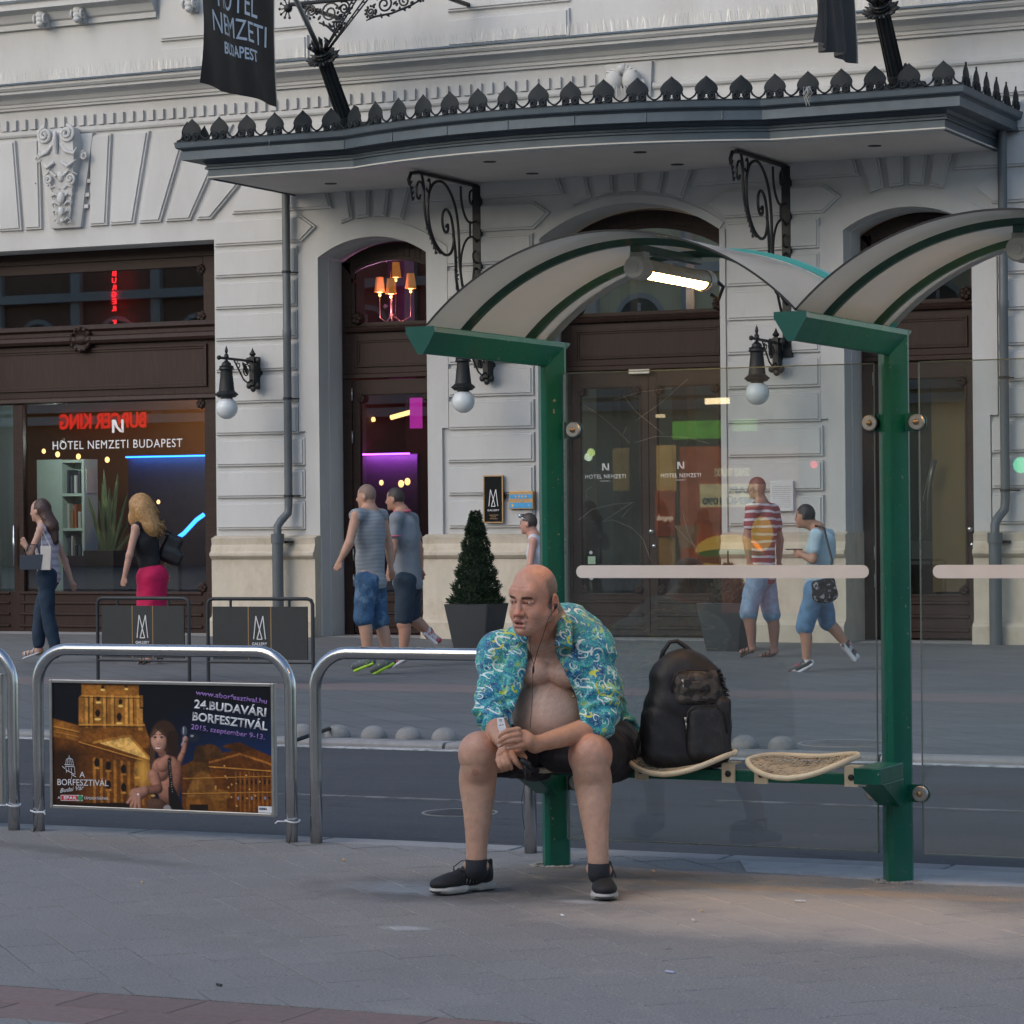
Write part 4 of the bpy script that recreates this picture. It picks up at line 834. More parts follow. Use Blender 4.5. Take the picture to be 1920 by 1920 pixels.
# scroll brackets under the canopy
def bracket(X,zb):
    t=can; b=MB(); b.box((X-.055,YW-.07,zb),(X+.055,YW,5.57)); b.box((X-.03,30.35,5.55),(X+.03,YW,5.585)); b.tube([(X,30.36,5.56),(X,30.22,5.54),(X,30.16,5.46),(X,30.19,5.40)],.025,6)
    br=obj('scroll_bracket',b,M['iron'],can,bev=.004)
    def T(pts,r=.017): q=MB(); q.tube([(X,y,z) for y,z in pts],r,7); return q
    def sp(cy,cz,r0,r1,t0,turn,fl,n=30): return [(cy+fl*(r0+(r1-r0)*k/n)*math.cos(t0+turn*2*PI*k/n),cz+(r0+(r1-r0)*k/n)*math.sin(t0+turn*2*PI*k/n)) for k in range(n+1)]
    c=MB()
    # big inner volute and its outer stem
    big=[(31.16,4.96),(31.20,5.03),(31.17,5.10),(31.09,5.10),(31.02,5.02),(31.03,4.90),(31.10,4.83)]
    for Q,r in (
      ([(31.14,4.99),(31.19,5.02),(31.18,4.94),(31.10,4.93),(31.04,5.02),(31.05,5.14),(31.14,5.20),(31.26,5.14),(31.33,4.98),(31.34,4.83),(31.28,4.70),(31.16,4.65),(31.02,4.67),(30.86,4.76),(30.72,4.92),(30.66,5.12),(30.68,5.32),(30.78,5.46),(30.95,5.52),(31.12,5.50),(31.30,5.38),(31.42,5.20),(31.48,4.95),(31.50,4.60),(31.56,4.35),(31.62,4.2)],.018),
      ([(30.98,4.66),(30.78,4.78),(30.62,4.98),(30.56,5.20),(30.55,5.42),(30.50,5.55)],.017),
      ([(31.33,4.92),(31.38,4.75),(31.40,4.55),(31.40,4.40),(31.46,4.22)],.018),
      ([(30.55,5.38),(30.50,5.45),(30.42,5.46),(30.36,5.38),(30.37,5.28),(30.43,5.26),(30.46,5.31)],.015),
      ([(30.62,5.40),(30.68,5.36),(30.72,5.44),(30.70,5.52),(30.66,5.49)],.013),
      ([(31.55,5.52),(31.56,5.36),(31.62,5.22),(31.72,5.12),(31.84,5.10),(31.95,5.13)],.015),
      ([(31.95,5.42),(31.88,5.50),(31.80,5.46),(31.80,5.36),(31.86,5.33),(31.88,5.38)],.014),
      ([(31.80,5.12),(31.80,4.98),(31.80,4.92)],.013),
      ([(31.98,4.88),(31.86,4.93),(31.70,4.88),(31.58,4.74),(31.53,4.55),(31.56,4.36),(31.66,4.24),(31.78,4.26),(31.86,4.38),(31.90,4.52),(31.97,4.55)],.015),
      ([(31.98,4.62),(31.90,4.64),(31.88,4.72),(31.94,4.76)],.014),
      ([(31.68,4.24),(31.72,4.10),(31.85,4.0),(31.98,3.95)],.014),([(31.46,4.22),(31.56,4.10),(31.72,4.02)],.014),([(31.62,4.2),(31.70,4.0),(31.90,3.7),(31.98,3.5)],.016)): 
        # smooth the polyline
        pts=[Vector((y_,z_)) for y_,z_ in Q]; S=[]
        for i in range(len(pts)-1):
            a,b_,c_,d_=pts[max(i-1,0)],pts[i],pts[i+1],pts[min(i+2,len(pts)-1)]
            for k in range(4):
                f=k/4; S.append(tuple(.5*((2*b_)+(c_-a)*f+(2*a-5*b_+4*c_-d_)*f*f+(3*b_-a-3*c_+d_)*f**3)))
        S.append(tuple(pts[-1])); c.tube([(X,y_,z_) for y_,z_ in S],r,6)
    obj('scrollwork',c,M['iron'],br,40)
    c=MB()
    for (y_,z_,w_,a) in [(31.395,4.62-.055*k,.05-.006*(k%3),-1.4) for k in range(4)]+[(31.41,4.42-.05*k,.06-.01*k,-1.2) for k in range(4)]+[(30.62+.045*k,4.93-.055*k,.05,-.8) for k in range(6)]+[(30.20+.02*k,5.42-.06*k,.05,-1.4) for k in range(4)]:
        for s_ in (-1,1):
            dy,dz=math.cos(a+s_*.9)*w_*1.2,math.sin(a+s_*.9)*w_*-1.0
            c.loft([[(X-.012,y_,z_-.02),(X+.012,y_,z_-.02),(X+.012,y_,z_+.02),(X-.012,y_,z_+.02)],[(X-.004,y_+dy,z_+dz),(X+.004,y_+dy,z_+dz),(X+.004,y_+dy,z_+dz+.012),(X-.004,y_+dy,z_+dz+.012)]])
    obj('iron_leaves',c,M['iron'],br)
bracket(-15.36,3.33); bracket(-11.34,3.33)
# flag holders: fluted sockets rising off the wall, collar of leaves, pale flagpole, tie bar
def flagholder(X,lab,glab):
    t=thing('flagpole',(X,31.9,6.0),lab,'flagpole'); y0,z0,y1,z1=31.85,6.0,30.90,7.19
    b=MB(); A=Vector((X,y0,z0)); B=Vector((X,y1,z1)); d=(B-A)
    b.tube([A,A+d*.35,A+d*.352,A+d*.40,A+d*.402,B],[.10,.09,.105,.105,.085,.078],14)
    n=(d.normalized()); u_=n.cross(Vector((1,0,0))).normalized()
    for k in range(12):
        a=2*PI*k/12; off=(Vector((1,0,0))*math.cos(a)+u_*math.sin(a)); b.tube([A+off*.098,B+off*.080],.010,4)
    obj('fluted_socket',b,M['iron'],t,40)
    b=MB(); C=B
    for k in range(3): b.tube([C-n*(.05+.045*k),C-n*(.02+.045*k)],.095-.008*k,14)
    for k in range(9):
        a=2*PI*k/9; off=(Vector((1,0,0))*math.cos(a)+u_*math.sin(a))
        for q in range(3):
            a2=a+(q-1)*.25; of2=(Vector((1,0,0))*math.cos(a2)+u_*math.sin(a2)); b.tube([C-n*.12+off*.07,C-n*.10+of2*.16,C-n*(.06+.02*q)+of2*(.22 if q==1 else .20)],[.018,.024,.008],5)
    for k in range(7):
        a=2*PI*k/7; off=(Vector((1,0,0))*math.cos(a)+u_*math.sin(a)); b.tube([C+off*.06,C+n*.09+off*.12,C+n*.14+off*.10],[.02,.028,.01],5)
    obj('leaf_collar',b,M['iron'],t,True)
    b=MB(); E=B+Vector((0,-1.35,1.20)); b.tube([B-n*.1,E],.032,12); obj('pole',b,M['alu'],t,True)
    yt=30.95; zt=7.80; b=MB(); b.box((X-.45,yt-.02,zt-.02),(X+1.55,yt+.02,zt+.025)); b.box((X+1.45,yt,zt-.02),(X+1.50,YW,zt+.02)); b.box((X-.40,yt,zt-.02),(X-.35,YW,zt+.02))
    for dx in (0,.055,.165,.22): b.tube([B+Vector((dx*.25+.01,.02,-.02)),(X+.42+dx,yt,zt-.01)],.011,5)
    for k in range(7):
        f=(k+.6)/7.2; p=(B+Vector((.01,.02,-.02))).lerp(Vector((X+.42,yt,zt)),f)
        b.tube([p,p+Vector((.012+.043*f,0,0))],.009,4); p2=(B+Vector((.05,.02,-.02))).lerp(Vector((X+.585,yt,zt)),f); b.tube([p2,p2+Vector((.012+.043*f,0,0))],.009,4)
    obj('tie_frame',b,M['iron'],t,True)
    b=MB()
    for (cx_,cz_,r,fl,a0) in ((X+.10,7.66,.13,1,.2),(X+.30,7.70,.085,-1,1.0),(X-.16,7.70,.075,-1,0),(X+.22,7.50,.07,1,2.5),(X+.85,7.70,.12,-1,.5),(X+1.12,7.72,.09,1,.2),(X+.66,7.62,.06,1,2),(X+1.35,7.75,.05,-1,0)):
        b.tube([(p[0],yt,p[1]) for p in [(cx_+fl*(r*(1-.86*k/26))*math.cos(a0+k/26*11),cz_+(r*(1-.86*k/26))*math.sin(a0+k/26*11)) for k in range(27)]],.013,5)
        for k in range(10):
            a=a0+2*PI*k/10; ox,oz=cx_+r*math.cos(a),cz_+r*math.sin(a); ex_,ez_=cx_+r*1.42*math.cos(a+.25),cz_+r*1.42*math.sin(a+.25)
            if ez_>zt-.03: continue
            b.tube([(ox,yt,oz),((ox+ex_)/2,yt,(oz+ez_)/2),(ex_,yt,ez_)],[.010,.019,.007],5)
    b.tube([(X-.05,yt,7.55),(X+.06,yt,7.50),(X+.16,yt,7.42),(X+.20,yt,7.34)],[.012,.016,.02,.008],5); b.tube([(X+.60,yt,7.52),(X+.72,yt,7.56),(X+.95,yt,7.58),(X+1.2,yt,7.65),(X+1.45,yt,7.76)],[.008,.016,.014,.016,.008],5)
    b.sphere((X-.48,yt,7.76),.055,10,8)
    for k in range(7): a=PI*.45+PI*1.1*k/6; b.tube([(X-.48,yt,7.76),(X-.48+.11*math.cos(a),yt,7.76+.11*math.sin(a))],[.010,.008],5); b.sphere((X-.48+.12*math.cos(a),yt,7.76+.12*math.sin(a)),.019,6,5)
    o=obj('iron_tracery',b,M['iron'],t,40); o['kind']='stuff'
    b=MB()      # leaves at the foot
    for (dx,dy,dz) in ((-.30,-.10,.10),(.28,-.05,.16),(.07,.0,.40),(-.12,.0,.20)):
        S=A+d*.17; T_=S+Vector((dx,dy,dz)); Mi=(S+T_)/2+Vector((0,0,.09)); b.tube([S,Mi,T_,T_+Vector((dx*.2,dy*.2,-.06))],[.03,.055,.035,.012],6)
    obj('foot_leaves',b,M['iron'],t,True)
flagholder(-16.92,'black iron flag holder with leaf collar above the left end of the canopy',0); flagholder(-9.83,'black iron flag holder with leaf collar above the right end of the canopy',0)
# flags
def flag(X,ya,yb_,zb,zt,lab,folds,amp,cloth):
    t=thing('hotel_flag',(X,(ya+yb_)/2,zb),lab,'flag'); n,m=48,26
    def pt(f,g,o=0):     # f 0 near (left) .. 1 far (right), g 0 bottom .. 1 top
        ph=folds*2*PI*f+1.2*g; dx=amp*math.sin(ph)*(1.05-.45*g)+amp*.5*math.sin(2.3*ph+2*g)+.03*math.sin(5*g+3*f)
        yy=ya+(yb_-ya)*f; zz=zb+(zt-zb)*g+ (.02*math.sin(9*f+2)-.03*f)*(1-g)
        return Vector((X+dx+o,yy,zz))
    b=MB(); V=[]; F=[]
    for j in range(m+1):
        for i in range(n+1): V.append(pt(i/n,j/m))
    k=len(V); V+=[v+Vector((.004,0,0)) for v in V]
    for j in range(m):
        for i in range(n):
            a=j*(n+1)+i; F.append((a,a+1,a+n+2,a+n+1)); F.append((k+a,k+a+n+1,k+a+n+2,k+a+1))
    b.add(V,F); obj('cloth',b,cloth,t,True,fix=False)
    b=MB(); b.tube([pt(0,1),pt(1,1)],.02,8); obj('sleeve_rod',b,M['alu'],t,True)
    b=MB(); e=[pt(1.004,g/12) for g in range(13)]; b.tube(e,.012,5); obj('hem',b,M['alu'],t)
    return t,pt
clothm=pm("black_flag_cloth",(.012,.011,.012),.62,var=.25,vs=2,bump=.004,bs=5)
fx,fpt=flag(-16.92,28.05,29.72,6.41,8.3,'black hotel flag reading HOTEL NEMZETI BUDAPEST hanging above the left canopy end',1.3,.035,clothm)
def flagtext(t,fpt,word,f0,f1,g,h,zt,zb,mat,bold=0):
    me_o=text('flag_lettering',word,mat,t,(0,0,0),(1,0,0),(0,1,0),width=f1-f0,height=h,depth=0,bold=bold)
    me=me_o.data; pl=wl(t)
    for v in me.vertices:
        a=v.co+pl; p=fpt(f0+a.x,g+a.y/(zt-zb),.008); v.co=p-pl
    me.update()
# the flag plane is seen from +X side, letters run away from the camera (left = near)
flagtext(fx,fpt,'HOTEL',.22,.80,.505,.30,8.3,6.41,pm("flag_print",(.60,.66,.74),.7)); flagtext(fx,fpt,'NEMZETI',.14,.90,.345,.25,8.3,6.41,bpy.data.materials['flag_print']); flagtext(fx,fpt,'BUDAPEST',.28,.78,.232,.135,8.3,6.41,bpy.data.materials['flag_print'],.02)
fy,fpt2=flag(-9.83,28.62,29.80,6.40,8.3,'dark grey flag with a gold stripe hanging above the right canopy end',2.2,.07,pm("grey_flag_cloth",(.035,.033,.034),.65,var=.3,vs=2,bump=.004,bs=6))
b=MB(); V=[fpt2(.37,g/20,.010) for g in range(7,21)]+[fpt2(.43,g/20,.010) for g in range(7,21)]; n=14; b.add(V,[(i,i+1,n+i+1,n+i) for i in range(n-1)]); obj('gold_stripe',b,M['gold'],fy,fix=False)
b=MB(); [b.add([fpt2(f0,g,.010),fpt2(f1,g,.010),fpt2(f1,g+.012,.010),fpt2(f0,g+.012,.010)],[(0,1,2,3)]) for g in (.50,.53,.56) for f0,f1 in ((.62,.70),(.72,.80),(.82,.92))]; obj('faint_lettering',b,M['gold'],fy,fix=False)
# ------------------------------------------------------------------ wall lamps
def wall_lamp(X,lab):
    t=thing('wall_lamp',(X,31.9,3.4),lab,'lamp','globe lamps on the hotel wall'); yl=31.20; z0=3.50
    b=MB(); b.box((X-.035,31.82,3.20),(X+.035,31.90,3.56)); b.lathe([(.02,.0),(.045,.03),(.02,.07),(.002,.11)],(X,31.85,3.56),n=10)
    for dx,dz in ((-.07,3.51),(.07,3.51),(-.06,3.19),(.06,3.19),(0,3.15)): b.sphere((X+dx,31.86,dz),.042,10,6,(1,.6,1))
    b.tube([(X,31.86,3.50),(X,31.0,3.51)],.017,8); b.sphere((X,31.02,3.51),.03,8,6)
    b.box((X-.03,31.86,3.15),(X+.03,YW-.0,3.56))
    obj('bracket_arm',b,M['iron'],t,40)
    b=MB(); b.tube([(X,31.82,3.26),(X,31.72,3.22),(X,31.62,3.26),(X,31.50,3.38),(X,31.38,3.50)],.011,6); b.tube([(X,p[0],p[1]) for p in [(31.69+.10*(1-.8*k/22)*math.cos(k/22*9),3.37+.10*(1-.8*k/22)*math.sin(k/22*9)) for k in range(23)]],.009,5)
    b.tube([(X,p[0],p[1]) for p in [(31.50+.05*(1-.7*k/14)*math.cos(2+k/14*7),3.44+.05*(1-.7*k/14)*math.sin(2+k/14*7)) for k in range(15)]],.007,5); b.tube([(X,31.60,3.47),(X,31.66,3.42),(X,31.70,3.33)],[.012,.03,.01],6); obj('scrollwork',b,M['iron'],t,True)
    b=MB(); b.lathe([(.001,.20),(.012,.17),(.022,.13),(.012,.10),(.028,.08),(.030,.05),(.012,.02),(.03,.0),(.055,-.02),(.062,-.05),(.092,-.06),(.088,-.075),(.098,-.10),(.078,-.115),(.074,-.13),(.098,-.35),(.10,-.37),(.148,-.41),(.148,-.415),(.11,-.45),(.075,-.455),(.07,-.50),(.001,-.50)],(X,yl,z0-.03),n=20); obj('lamp_hood',b,M['iron'],t,30)
    b=MB(); b.sphere((X,yl,2.885),.138,22,14); obj('globe',b,M['globe'],t,True)
wall_lamp(-18.47,'black bracket lamp with white globe beside the left shop window'); wall_lamp(-15.18,'black bracket lamp with white globe partly hidden behind the green shelter arm'); wall_lamp(-11.43,'black bracket lamp with white globe seen through the shelter glass')
# ------------------------------------------------------------------ downpipes
def pipe(u,lab,elbow_v):
    Y=31.87; X=XY(u,Y,500); t=thing('downpipe',(X,Y,0),lab,'pipe','rain pipes on the hotel front'); ze=PY(u,elbow_v,Y).z
    b=MB(); b.tube([(X,Y,5.9),(X,Y,3.9),(X,Y,3.88),(X,Y,3.8),(X,Y,3.78),(X,Y,ze+.12),(X-.01,Y,ze),(X-.07,Y-.08,ze-.10),(X-.085,Y-.14,ze-.17),(X-.085,Y-.14,ze-.28)],[.052,.052,.058,.058,.052,.052,.052,.052,.052,.052],14); obj('upper_pipe',b,M['pipe'],t,40)
    b=MB(); b.tube([(X-.085,Y-.14,ze-.26),(X-.085,Y-.14,ze-.38)],.085,14); b.tube([(X-.085,Y-.14,ze-.34),(X-.085,Y-.14,0.0)],.072,14); obj('lower_pipe',b,M['pipe'],t,40)
    for z in (4.6,3.0,ze+.2,ze-.38):
        b=MB(); b.tube([(X,Y-.0,z),(X,Y,z+.03)],.06,12); b.tube([(X,Y,z+.015),(X+.12,YW,z+.015)],.008,5); obj('pipe_clip',b,M['iron'],t)
pipe(537,'grey rain pipe with a dog-leg between left shop window and left arched door',962); pipe(1881,'grey rain pipe at the right edge beyond the right arched door',955)
# ------------------------------------------------------------------ plaques
def msymbol(b,x0,x1,z0,z1,y,th,dy=.003):      # an M drawn with crossing strokes
    w_=x1-x0; h_=z1-z0; L=[((x0+.03*w_,z0),(x0+.22*w_,z1)),((x0+.22*w_,z1),(x0+.70*w_,z0)),((x0+.30*w_,z0),(x0+.78*w_,z1)),((x0+.78*w_,z1),(x0+.97*w_,z0)),((x0+.30*w_,z0),(x0+.70*w_,z0))]
    for k,(p,q) in enumerate(L):
        d=Vector((q[0]-p[0],q[1]-p[1])).normalized(); n=Vector((-d.y,d.x))*th/2
        b.prism([(p[0]-n.x,p[1]-n.y),(q[0]-n.x,q[1]-n.y),(q[0]+n.x,q[1]+n.y),(p[0]+n.x,p[1]+n.y)],y-dy-.0004*k,y-.0002*(k+1))
def plaque(x0,x1,z0,z1,y,mat,lab,cat='sign',edge=None,name='wall_plaque'):
    t=thing(name,((x0+x1)/2,y,z0),lab,cat); b=MB(); b.box((x0,y,z0),(x1,YW,z1)); obj('plate',b,mat,t,bev=.004)
    if edge: b=MB(); frame_rect(b,x0-.012,x1+.012,z0-.012,z1+.012,.014,y-.006,.03); obj('rim',b,edge,t)
    return t
y=31.93
t=plaque(-15.262,-15.02,1.432,1.992,y,pm("gloss_black",(.006,.006,.007),.15),'tall black plaque with white M symbol and the word GALLERY',edge=M['brass'])
b=MB(); msymbol(b,-15.205,-15.075,1.625,1.83,y,.008); obj('emblem',b,M['white'],t)
text('plaque_lettering','GALLERY',M['white'],t,(-15.22,y-.001,1.565),(1,0,0),(0,0,1),width=.16,height=.022,depth=.001,bold=.02)
b=MB()
for k,hw_ in enumerate((.055,.038,.05)):
    x=-15.14-hw_
    while x<-15.14+hw_: b.box((x,y-.001,1.512-.022*k),(x+.007,y,1.521-.022*k)); x+=.011
obj('faint_lettering',b,M['gold'],t)
t=plaque(-14.93,-14.605,1.588,1.806,y,M['brass'],'small brass and blue plaque with four stars beside the black plaque')
blu=pm("plaque_blue",(.04,.30,.60),.5); b=MB(); b.box((-14.918,y-.003,1.715),(-14.617,y,1.765)); b.box((-14.918,y-.003,1.60),(-14.617,y,1.665)); obj('blue_field',b,blu,t)
b=MB()
for k in range(4):
    cx_,cz_=-14.835+.045*k,1.74; b.prism([(cx_+(.016 if j%2==0 else .007)*math.sin(PI*j/5),cz_+(.016 if j%2==0 else .007)*math.cos(PI*j/5)) for j in range(10)],y-.006,y-.0031)
b.lathe([(.018,0),(.018,-.003),(.001,-.003)],(-14.88,y-.0031,1.632),'y',14); obj('star',b,pm("orange_star",(.75,.45,.12),.5),t)
b=MB(); b.lathe([(.016,0),(.016,-.002),(.001,-.002)],(-14.66,y-.0031,1.632),'y',14); obj('seal',b,pm("pale_blue_seal",(.10,.38,.66),.5),t)
text('plaque_lettering','HOTEL',blu,t,(-14.79,y-.001,1.690),(1,0,0),(0,0,1),height=.014,depth=.001)
t=plaque(-11.55,-11.266,1.53,1.885,y,pm("white_plaque",(.55,.57,.59),.4),'pale grey engraved plaque on the pier between the centre and right doors')
b=MB()
for r_ in range(11):
    x=-11.52
    while x<-11.30: l=random.uniform(.008,.03); b.box((x,y-.001,1.575+r_*.024),(min(x+l,-11.295),y,1.583+r_*.024)); x+=l+.008
obj('engraved_lines',b,pm("engraving",(.30,.31,.33),.5),t)
# ------------------------------------------------------------------ planters
potm=pm("anthracite_planter",(.052,.056,.060),.38,var=.08,vs=3); soil=pm("bark_mulch",(.11,.055,.04),.9,var=.4,vs=60,bump=.01,bs=40)
leafA=pm("yew_needles",(.016,.038,.014),.55,var=.5,vs=14,rand=.2); leafB=pm("dry_shrub",(.05,.042,.022),.65,var=.5,vs=14)
def planter(X,Y,lab,conif,leaf):
    t=thing('planter',(X,Y,0),lab,'planter'); b=MB(); 
    def sq(h,z,r=.03):
        P=[]; 
        for cx_,cy_,a0 in ((h-r,h-r,0),(-h+r,h-r,90),(-h+r,-h+r,180),(h-r,-h+r,270)):
            for a in (0,30,60,90): P.append((X+cx_+r*math.cos(R(a0+a)),Y+cy_+r*math.sin(R(a0+a)),z))
        return P
    b.loft([sq(.195,0),sq(.20,.015),sq(.275,.50),sq(.28,.525),sq(.26,.53),sq(.25,.49)]); obj('pot',b,potm,t,30)
    b=MB(); b.loft([sq(.25,.49),sq(.24,.505)]); obj('soil',b,soil,t)
    b=MB(); b.tube([(X,Y,.5),(X,Y,1.1)],[.02,.008],6); obj('trunk',b,M['wood'],t)
    b=MB(); N=7500 if conif else 1800
    for k in range(N):
        f=random.random()**1.35; zc=.53+f*(1.02 if conif else .42)
        if conif: rr=.255*(1-f)**.85+.028; rr*=1+.10*math.sin(f*40+random.random())+random.uniform(-.05,.08)
        else: rr=.22*math.sqrt(max(.02,1-f**1.5))*random.uniform(.6,1.1)
        a=random.uniform(0,2*PI); q=rr*random.uniform(.72,1.03)**.7
        c_=Vector((X+q*math.cos(a),Y+q*math.sin(a),zc)); d=Vector((math.cos(a)*.8+random.uniform(-.5,.5),math.sin(a)*.8+random.uniform(-.5,.5),random.uniform(.1,1.1))).normalized()
        l=random.uniform(.022,.042); s_=d.cross(Vector((random.uniform(-1,1),random.uniform(-1,1),.3))).normalized()*random.uniform(.004,.008)
        b.add([c_-s_,c_+s_,c_+d*l+s_*.4,c_+d*l-s_*.4],[(0,1,2,3)])
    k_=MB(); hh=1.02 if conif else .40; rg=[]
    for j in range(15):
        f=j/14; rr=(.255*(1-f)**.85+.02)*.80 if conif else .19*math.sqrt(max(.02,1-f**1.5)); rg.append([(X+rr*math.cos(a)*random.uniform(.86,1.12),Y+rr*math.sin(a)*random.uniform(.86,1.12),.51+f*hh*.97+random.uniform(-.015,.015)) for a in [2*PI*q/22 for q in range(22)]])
    k_.loft(rg); obj('dark_core',k_,pm('dark_core_%d'%N,(.010,.020,.009) if conif else (.03,.026,.015),.9,var=.6,vs=25,bump=.02,bs=30),t)  # core added inside the leaves, its dark colour stands in for inner shade
    o=obj('foliage',b,leaf,t,fix=False); o['kind']='stuff'
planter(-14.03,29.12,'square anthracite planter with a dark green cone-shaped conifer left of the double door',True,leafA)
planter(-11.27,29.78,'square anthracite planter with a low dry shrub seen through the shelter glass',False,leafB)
# ------------------------------------------------------------------ board stands on the far pavement
def stand(x0,x1,Y,lab,rotz,full=False):
    t=thing('sign_stand',((x0+x1)/2,Y,0),lab,'sign'); r=.017; b=MB(); w_=.05
    Z=.775; dy=(x1-x0)*math.tan(rotz)
    f=lambda q:Y+dy*q
    pts=[(x0,f(0),0),(x0,f(0),Z-w_),(x0+.015,f(.015),Z-.015),(x0+w_,f(.05),Z),(x1-w_,f(.95),Z),(x1-.015,f(.985),Z-.015),(x1,f(1),Z-w_),(x1,f(1),0)]
    b.tube(pts,r,8); b.tube([(x0,f(0),.20),(x1,f(1),.20)],.013,6); 
    for q in (.22,.78): b.tube([(x0+(x1-x0)*q,f(q),Z-.07),(x0+(x1-x0)*q,f(q),Z)],.012,6)
    obj('tube_frame',b,M['gpaint'],t,40)
    b=MB(); xa,xb=x0+.05,x1-.05; V=[(xa,f(.05)-.008,.225),(xb,f(.95)-.008,.225),(xb,f(.95)-.008,.705),(xa,f(.05)-.008,.705),(xa,f(.05)+.008,.225),(xb,f(.95)+.008,.225),(xb,f(.95)+.008,.705),(xa,f(.05)+.008,.705)]
    b.add(V,[(0,1,2,3),(7,6,5,4),(0,4,5,1),(1,5,6,2),(2,6,7,3),(3,7,4,0)]); obj('board',b,M['gpaint'],t)
    cx_=(x0+x1)/2; yy=f(.5)-.0095
    def lay(b_): 
        b_.v=[(x,y+(x-cx_)*math.tan(rotz),z) for x,y,z in b_.v]; return b_
    b=MB(); b.box((cx_-.115,yy,.225),(cx_-.107,yy+.002,.705)); b.box((cx_+.107,yy,.225),(cx_+.115,yy+.002,.705)); obj('gold_line',lay(b),M['gold'],t)
    b=MB(); msymbol(b,cx_-.062,cx_+.062,.41,.62,yy,.008); obj('emblem',lay(b),M['white'],t)
    text('board_lettering','GALLERY',M['white'],t,(cx_-.075,yy-.0015-.075*math.tan(rotz),.355),(1,math.tan(rotz),0),(0,0,1),width=.15,height=.026,depth=.001,bold=.02)
    b=MB()
    for k,hw_ in enumerate((.055,.035)):
        x=cx_-hw_
        while x<cx_+hw_: b.box((x,yy-.001,.318-.022*k),(x+.007,yy,.327-.022*k)); x+=.011
    obj('faint_lettering',lay(b),M['gold'],t)
stand(-14.85,-13.86,22.7,'black board stand with white M and GALLERY, left one of the two',0.0)
stand(-13.61,-12.58,22.62,'black board stand with white M and GALLERY in front of the rain pipe',.10)
# ------------------------------------------------------------------ bus shelter
SX=[-5.088,-3.560,-2.032]
sh=thing('bus_shelter',(-4.28,11.28,0),'green steel bus shelter with arched translucent roof, glass back and mesh seats','shelter')
prof=[(-.062,0),(-.062,-.022),(-.012,-.105),(.012,-.105),(.062,-.022),(.062,0)]     # (x,t) t outward
def sweep(X,y_end=10.09,zt=2.245,yb=11.345,ybase=0.0):
    b=MB(); r1=[(X+x,y_end,zt+t) for x,t in prof]; r2=[(X+x,yb+t,zt+t) for x,t in prof]; r3=[(X+x,yb+t,ybase) for x,t in prof]
    b.loft([r1,r2,r3]); return b
for k,X in enumerate(SX):
    obj('post_and_arm',sweep(X),M['green'],sh,bev=.004)
    b=MB(); b.loft([[(X+x,11.3455,2.245+t*(1 if t>-.05 else .75)) for x,t in prof],[(X+x*.9,11.40,2.2449+t*.35) for x,t in prof]]); obj('arm_tail',b,M['green'],sh)
    b=MB(); b.loft([[(X+x*1.03,10.075,2.245+t*1.03+.001) for x,t in prof],[(X+x*1.03,10.09,2.245+t*1.03+.001) for x,t in prof]]); obj('end_cap',b,pm("cap_green_%d"%k,(.004,.085,.065),.35,var=.1,vs=6),sh)
    b=MB()
    for q in range(26):
        a=2*PI*q/26; rr=.075+random.uniform(0,.02); 
        b.sphere((X+rr*1.05*math.cos(a),11.29+rr*math.sin(a)*.85,.002),random.uniform(.006,.013),6,4,(1.5,1.5,.6))
    obj('mortar_collar',b,M['conc'] if k==1 else M['bed'],sh,True)
# roof sheets, ribs
def asheet(X0,X1):
    h=(X1-X0)/2; s=.332; rr=(h*h+s*s)/(2*s); a=math.asin(h/rr); return (X0+X1)/2,2.252-(rr-s),rr,a
polym,nt,b_=newmat("milky_polycarbonate"); nt.nodes.remove(b_); p=pos(nt)
n=noise_n(nt,2.2,7,.65,p); r=ramp(nt,n.outputs[0],[(.3,(.33,.37,.34)),(.6,(.43,.46,.42)),(.8,(.52,.50,.43))])
mp=nd(nt,"ShaderNodeMapping"); mp.inputs["Scale"].default_value=(1,6,6); nt.links.new(p,mp.inputs[0]); n2=noise_n(nt,3,6,.7,mp.outputs[0]); r2=ramp(nt,n2.outputs[0],[(.55,(1,1,1)),(.8,(.80,.78,.70))])
c=mixc(nt,1.0,r.outputs[0],r2.outputs[0],'MULTIPLY')
df=nd(nt,"ShaderNodeBsdfDiffuse"); tl=nd(nt,"ShaderNodeBsdfTranslucent"); gl=nd(nt,"ShaderNodeBsdfGlossy"); gl.inputs["Roughness"].default_value=.18; tp=nd(nt,"ShaderNodeBsdfTransparent")
nt.links.new(c,df.inputs[0]); tl.inputs[0].default_value=(.84,.79,.70,1)
m1=nd(nt,"ShaderNodeMixShader"); m1.inputs[0].default_value=.78; nt.links.new(df.outputs[0],m1.inputs[1]); nt.links.new(tl.outputs[0],m1.inputs[2])
m0=nd(nt,"ShaderNodeMixShader"); m0.inputs[0].default_value=.05; nt.links.new(m1.outputs[0],m0.inputs[1]); nt.links.new(tp.outputs[0],m0.inputs[2])
fr=nd(nt,"ShaderNodeFresnel"); fr.inputs[0].default_value=1.45; m2=nd(nt,"ShaderNodeMixShader"); nt.links.new(fr.outputs[0],m2.inputs[0]); nt.links.new(m0.outputs[0],m2.inputs[1]); nt.links.new(gl.outputs[0],m2.inputs[2]); nt.links.new(m2.outputs[0],nt.nodes["Material Output"].inputs[0])
teal=pm("teal_trim",(.03,.30,.28),.4,var=.08)
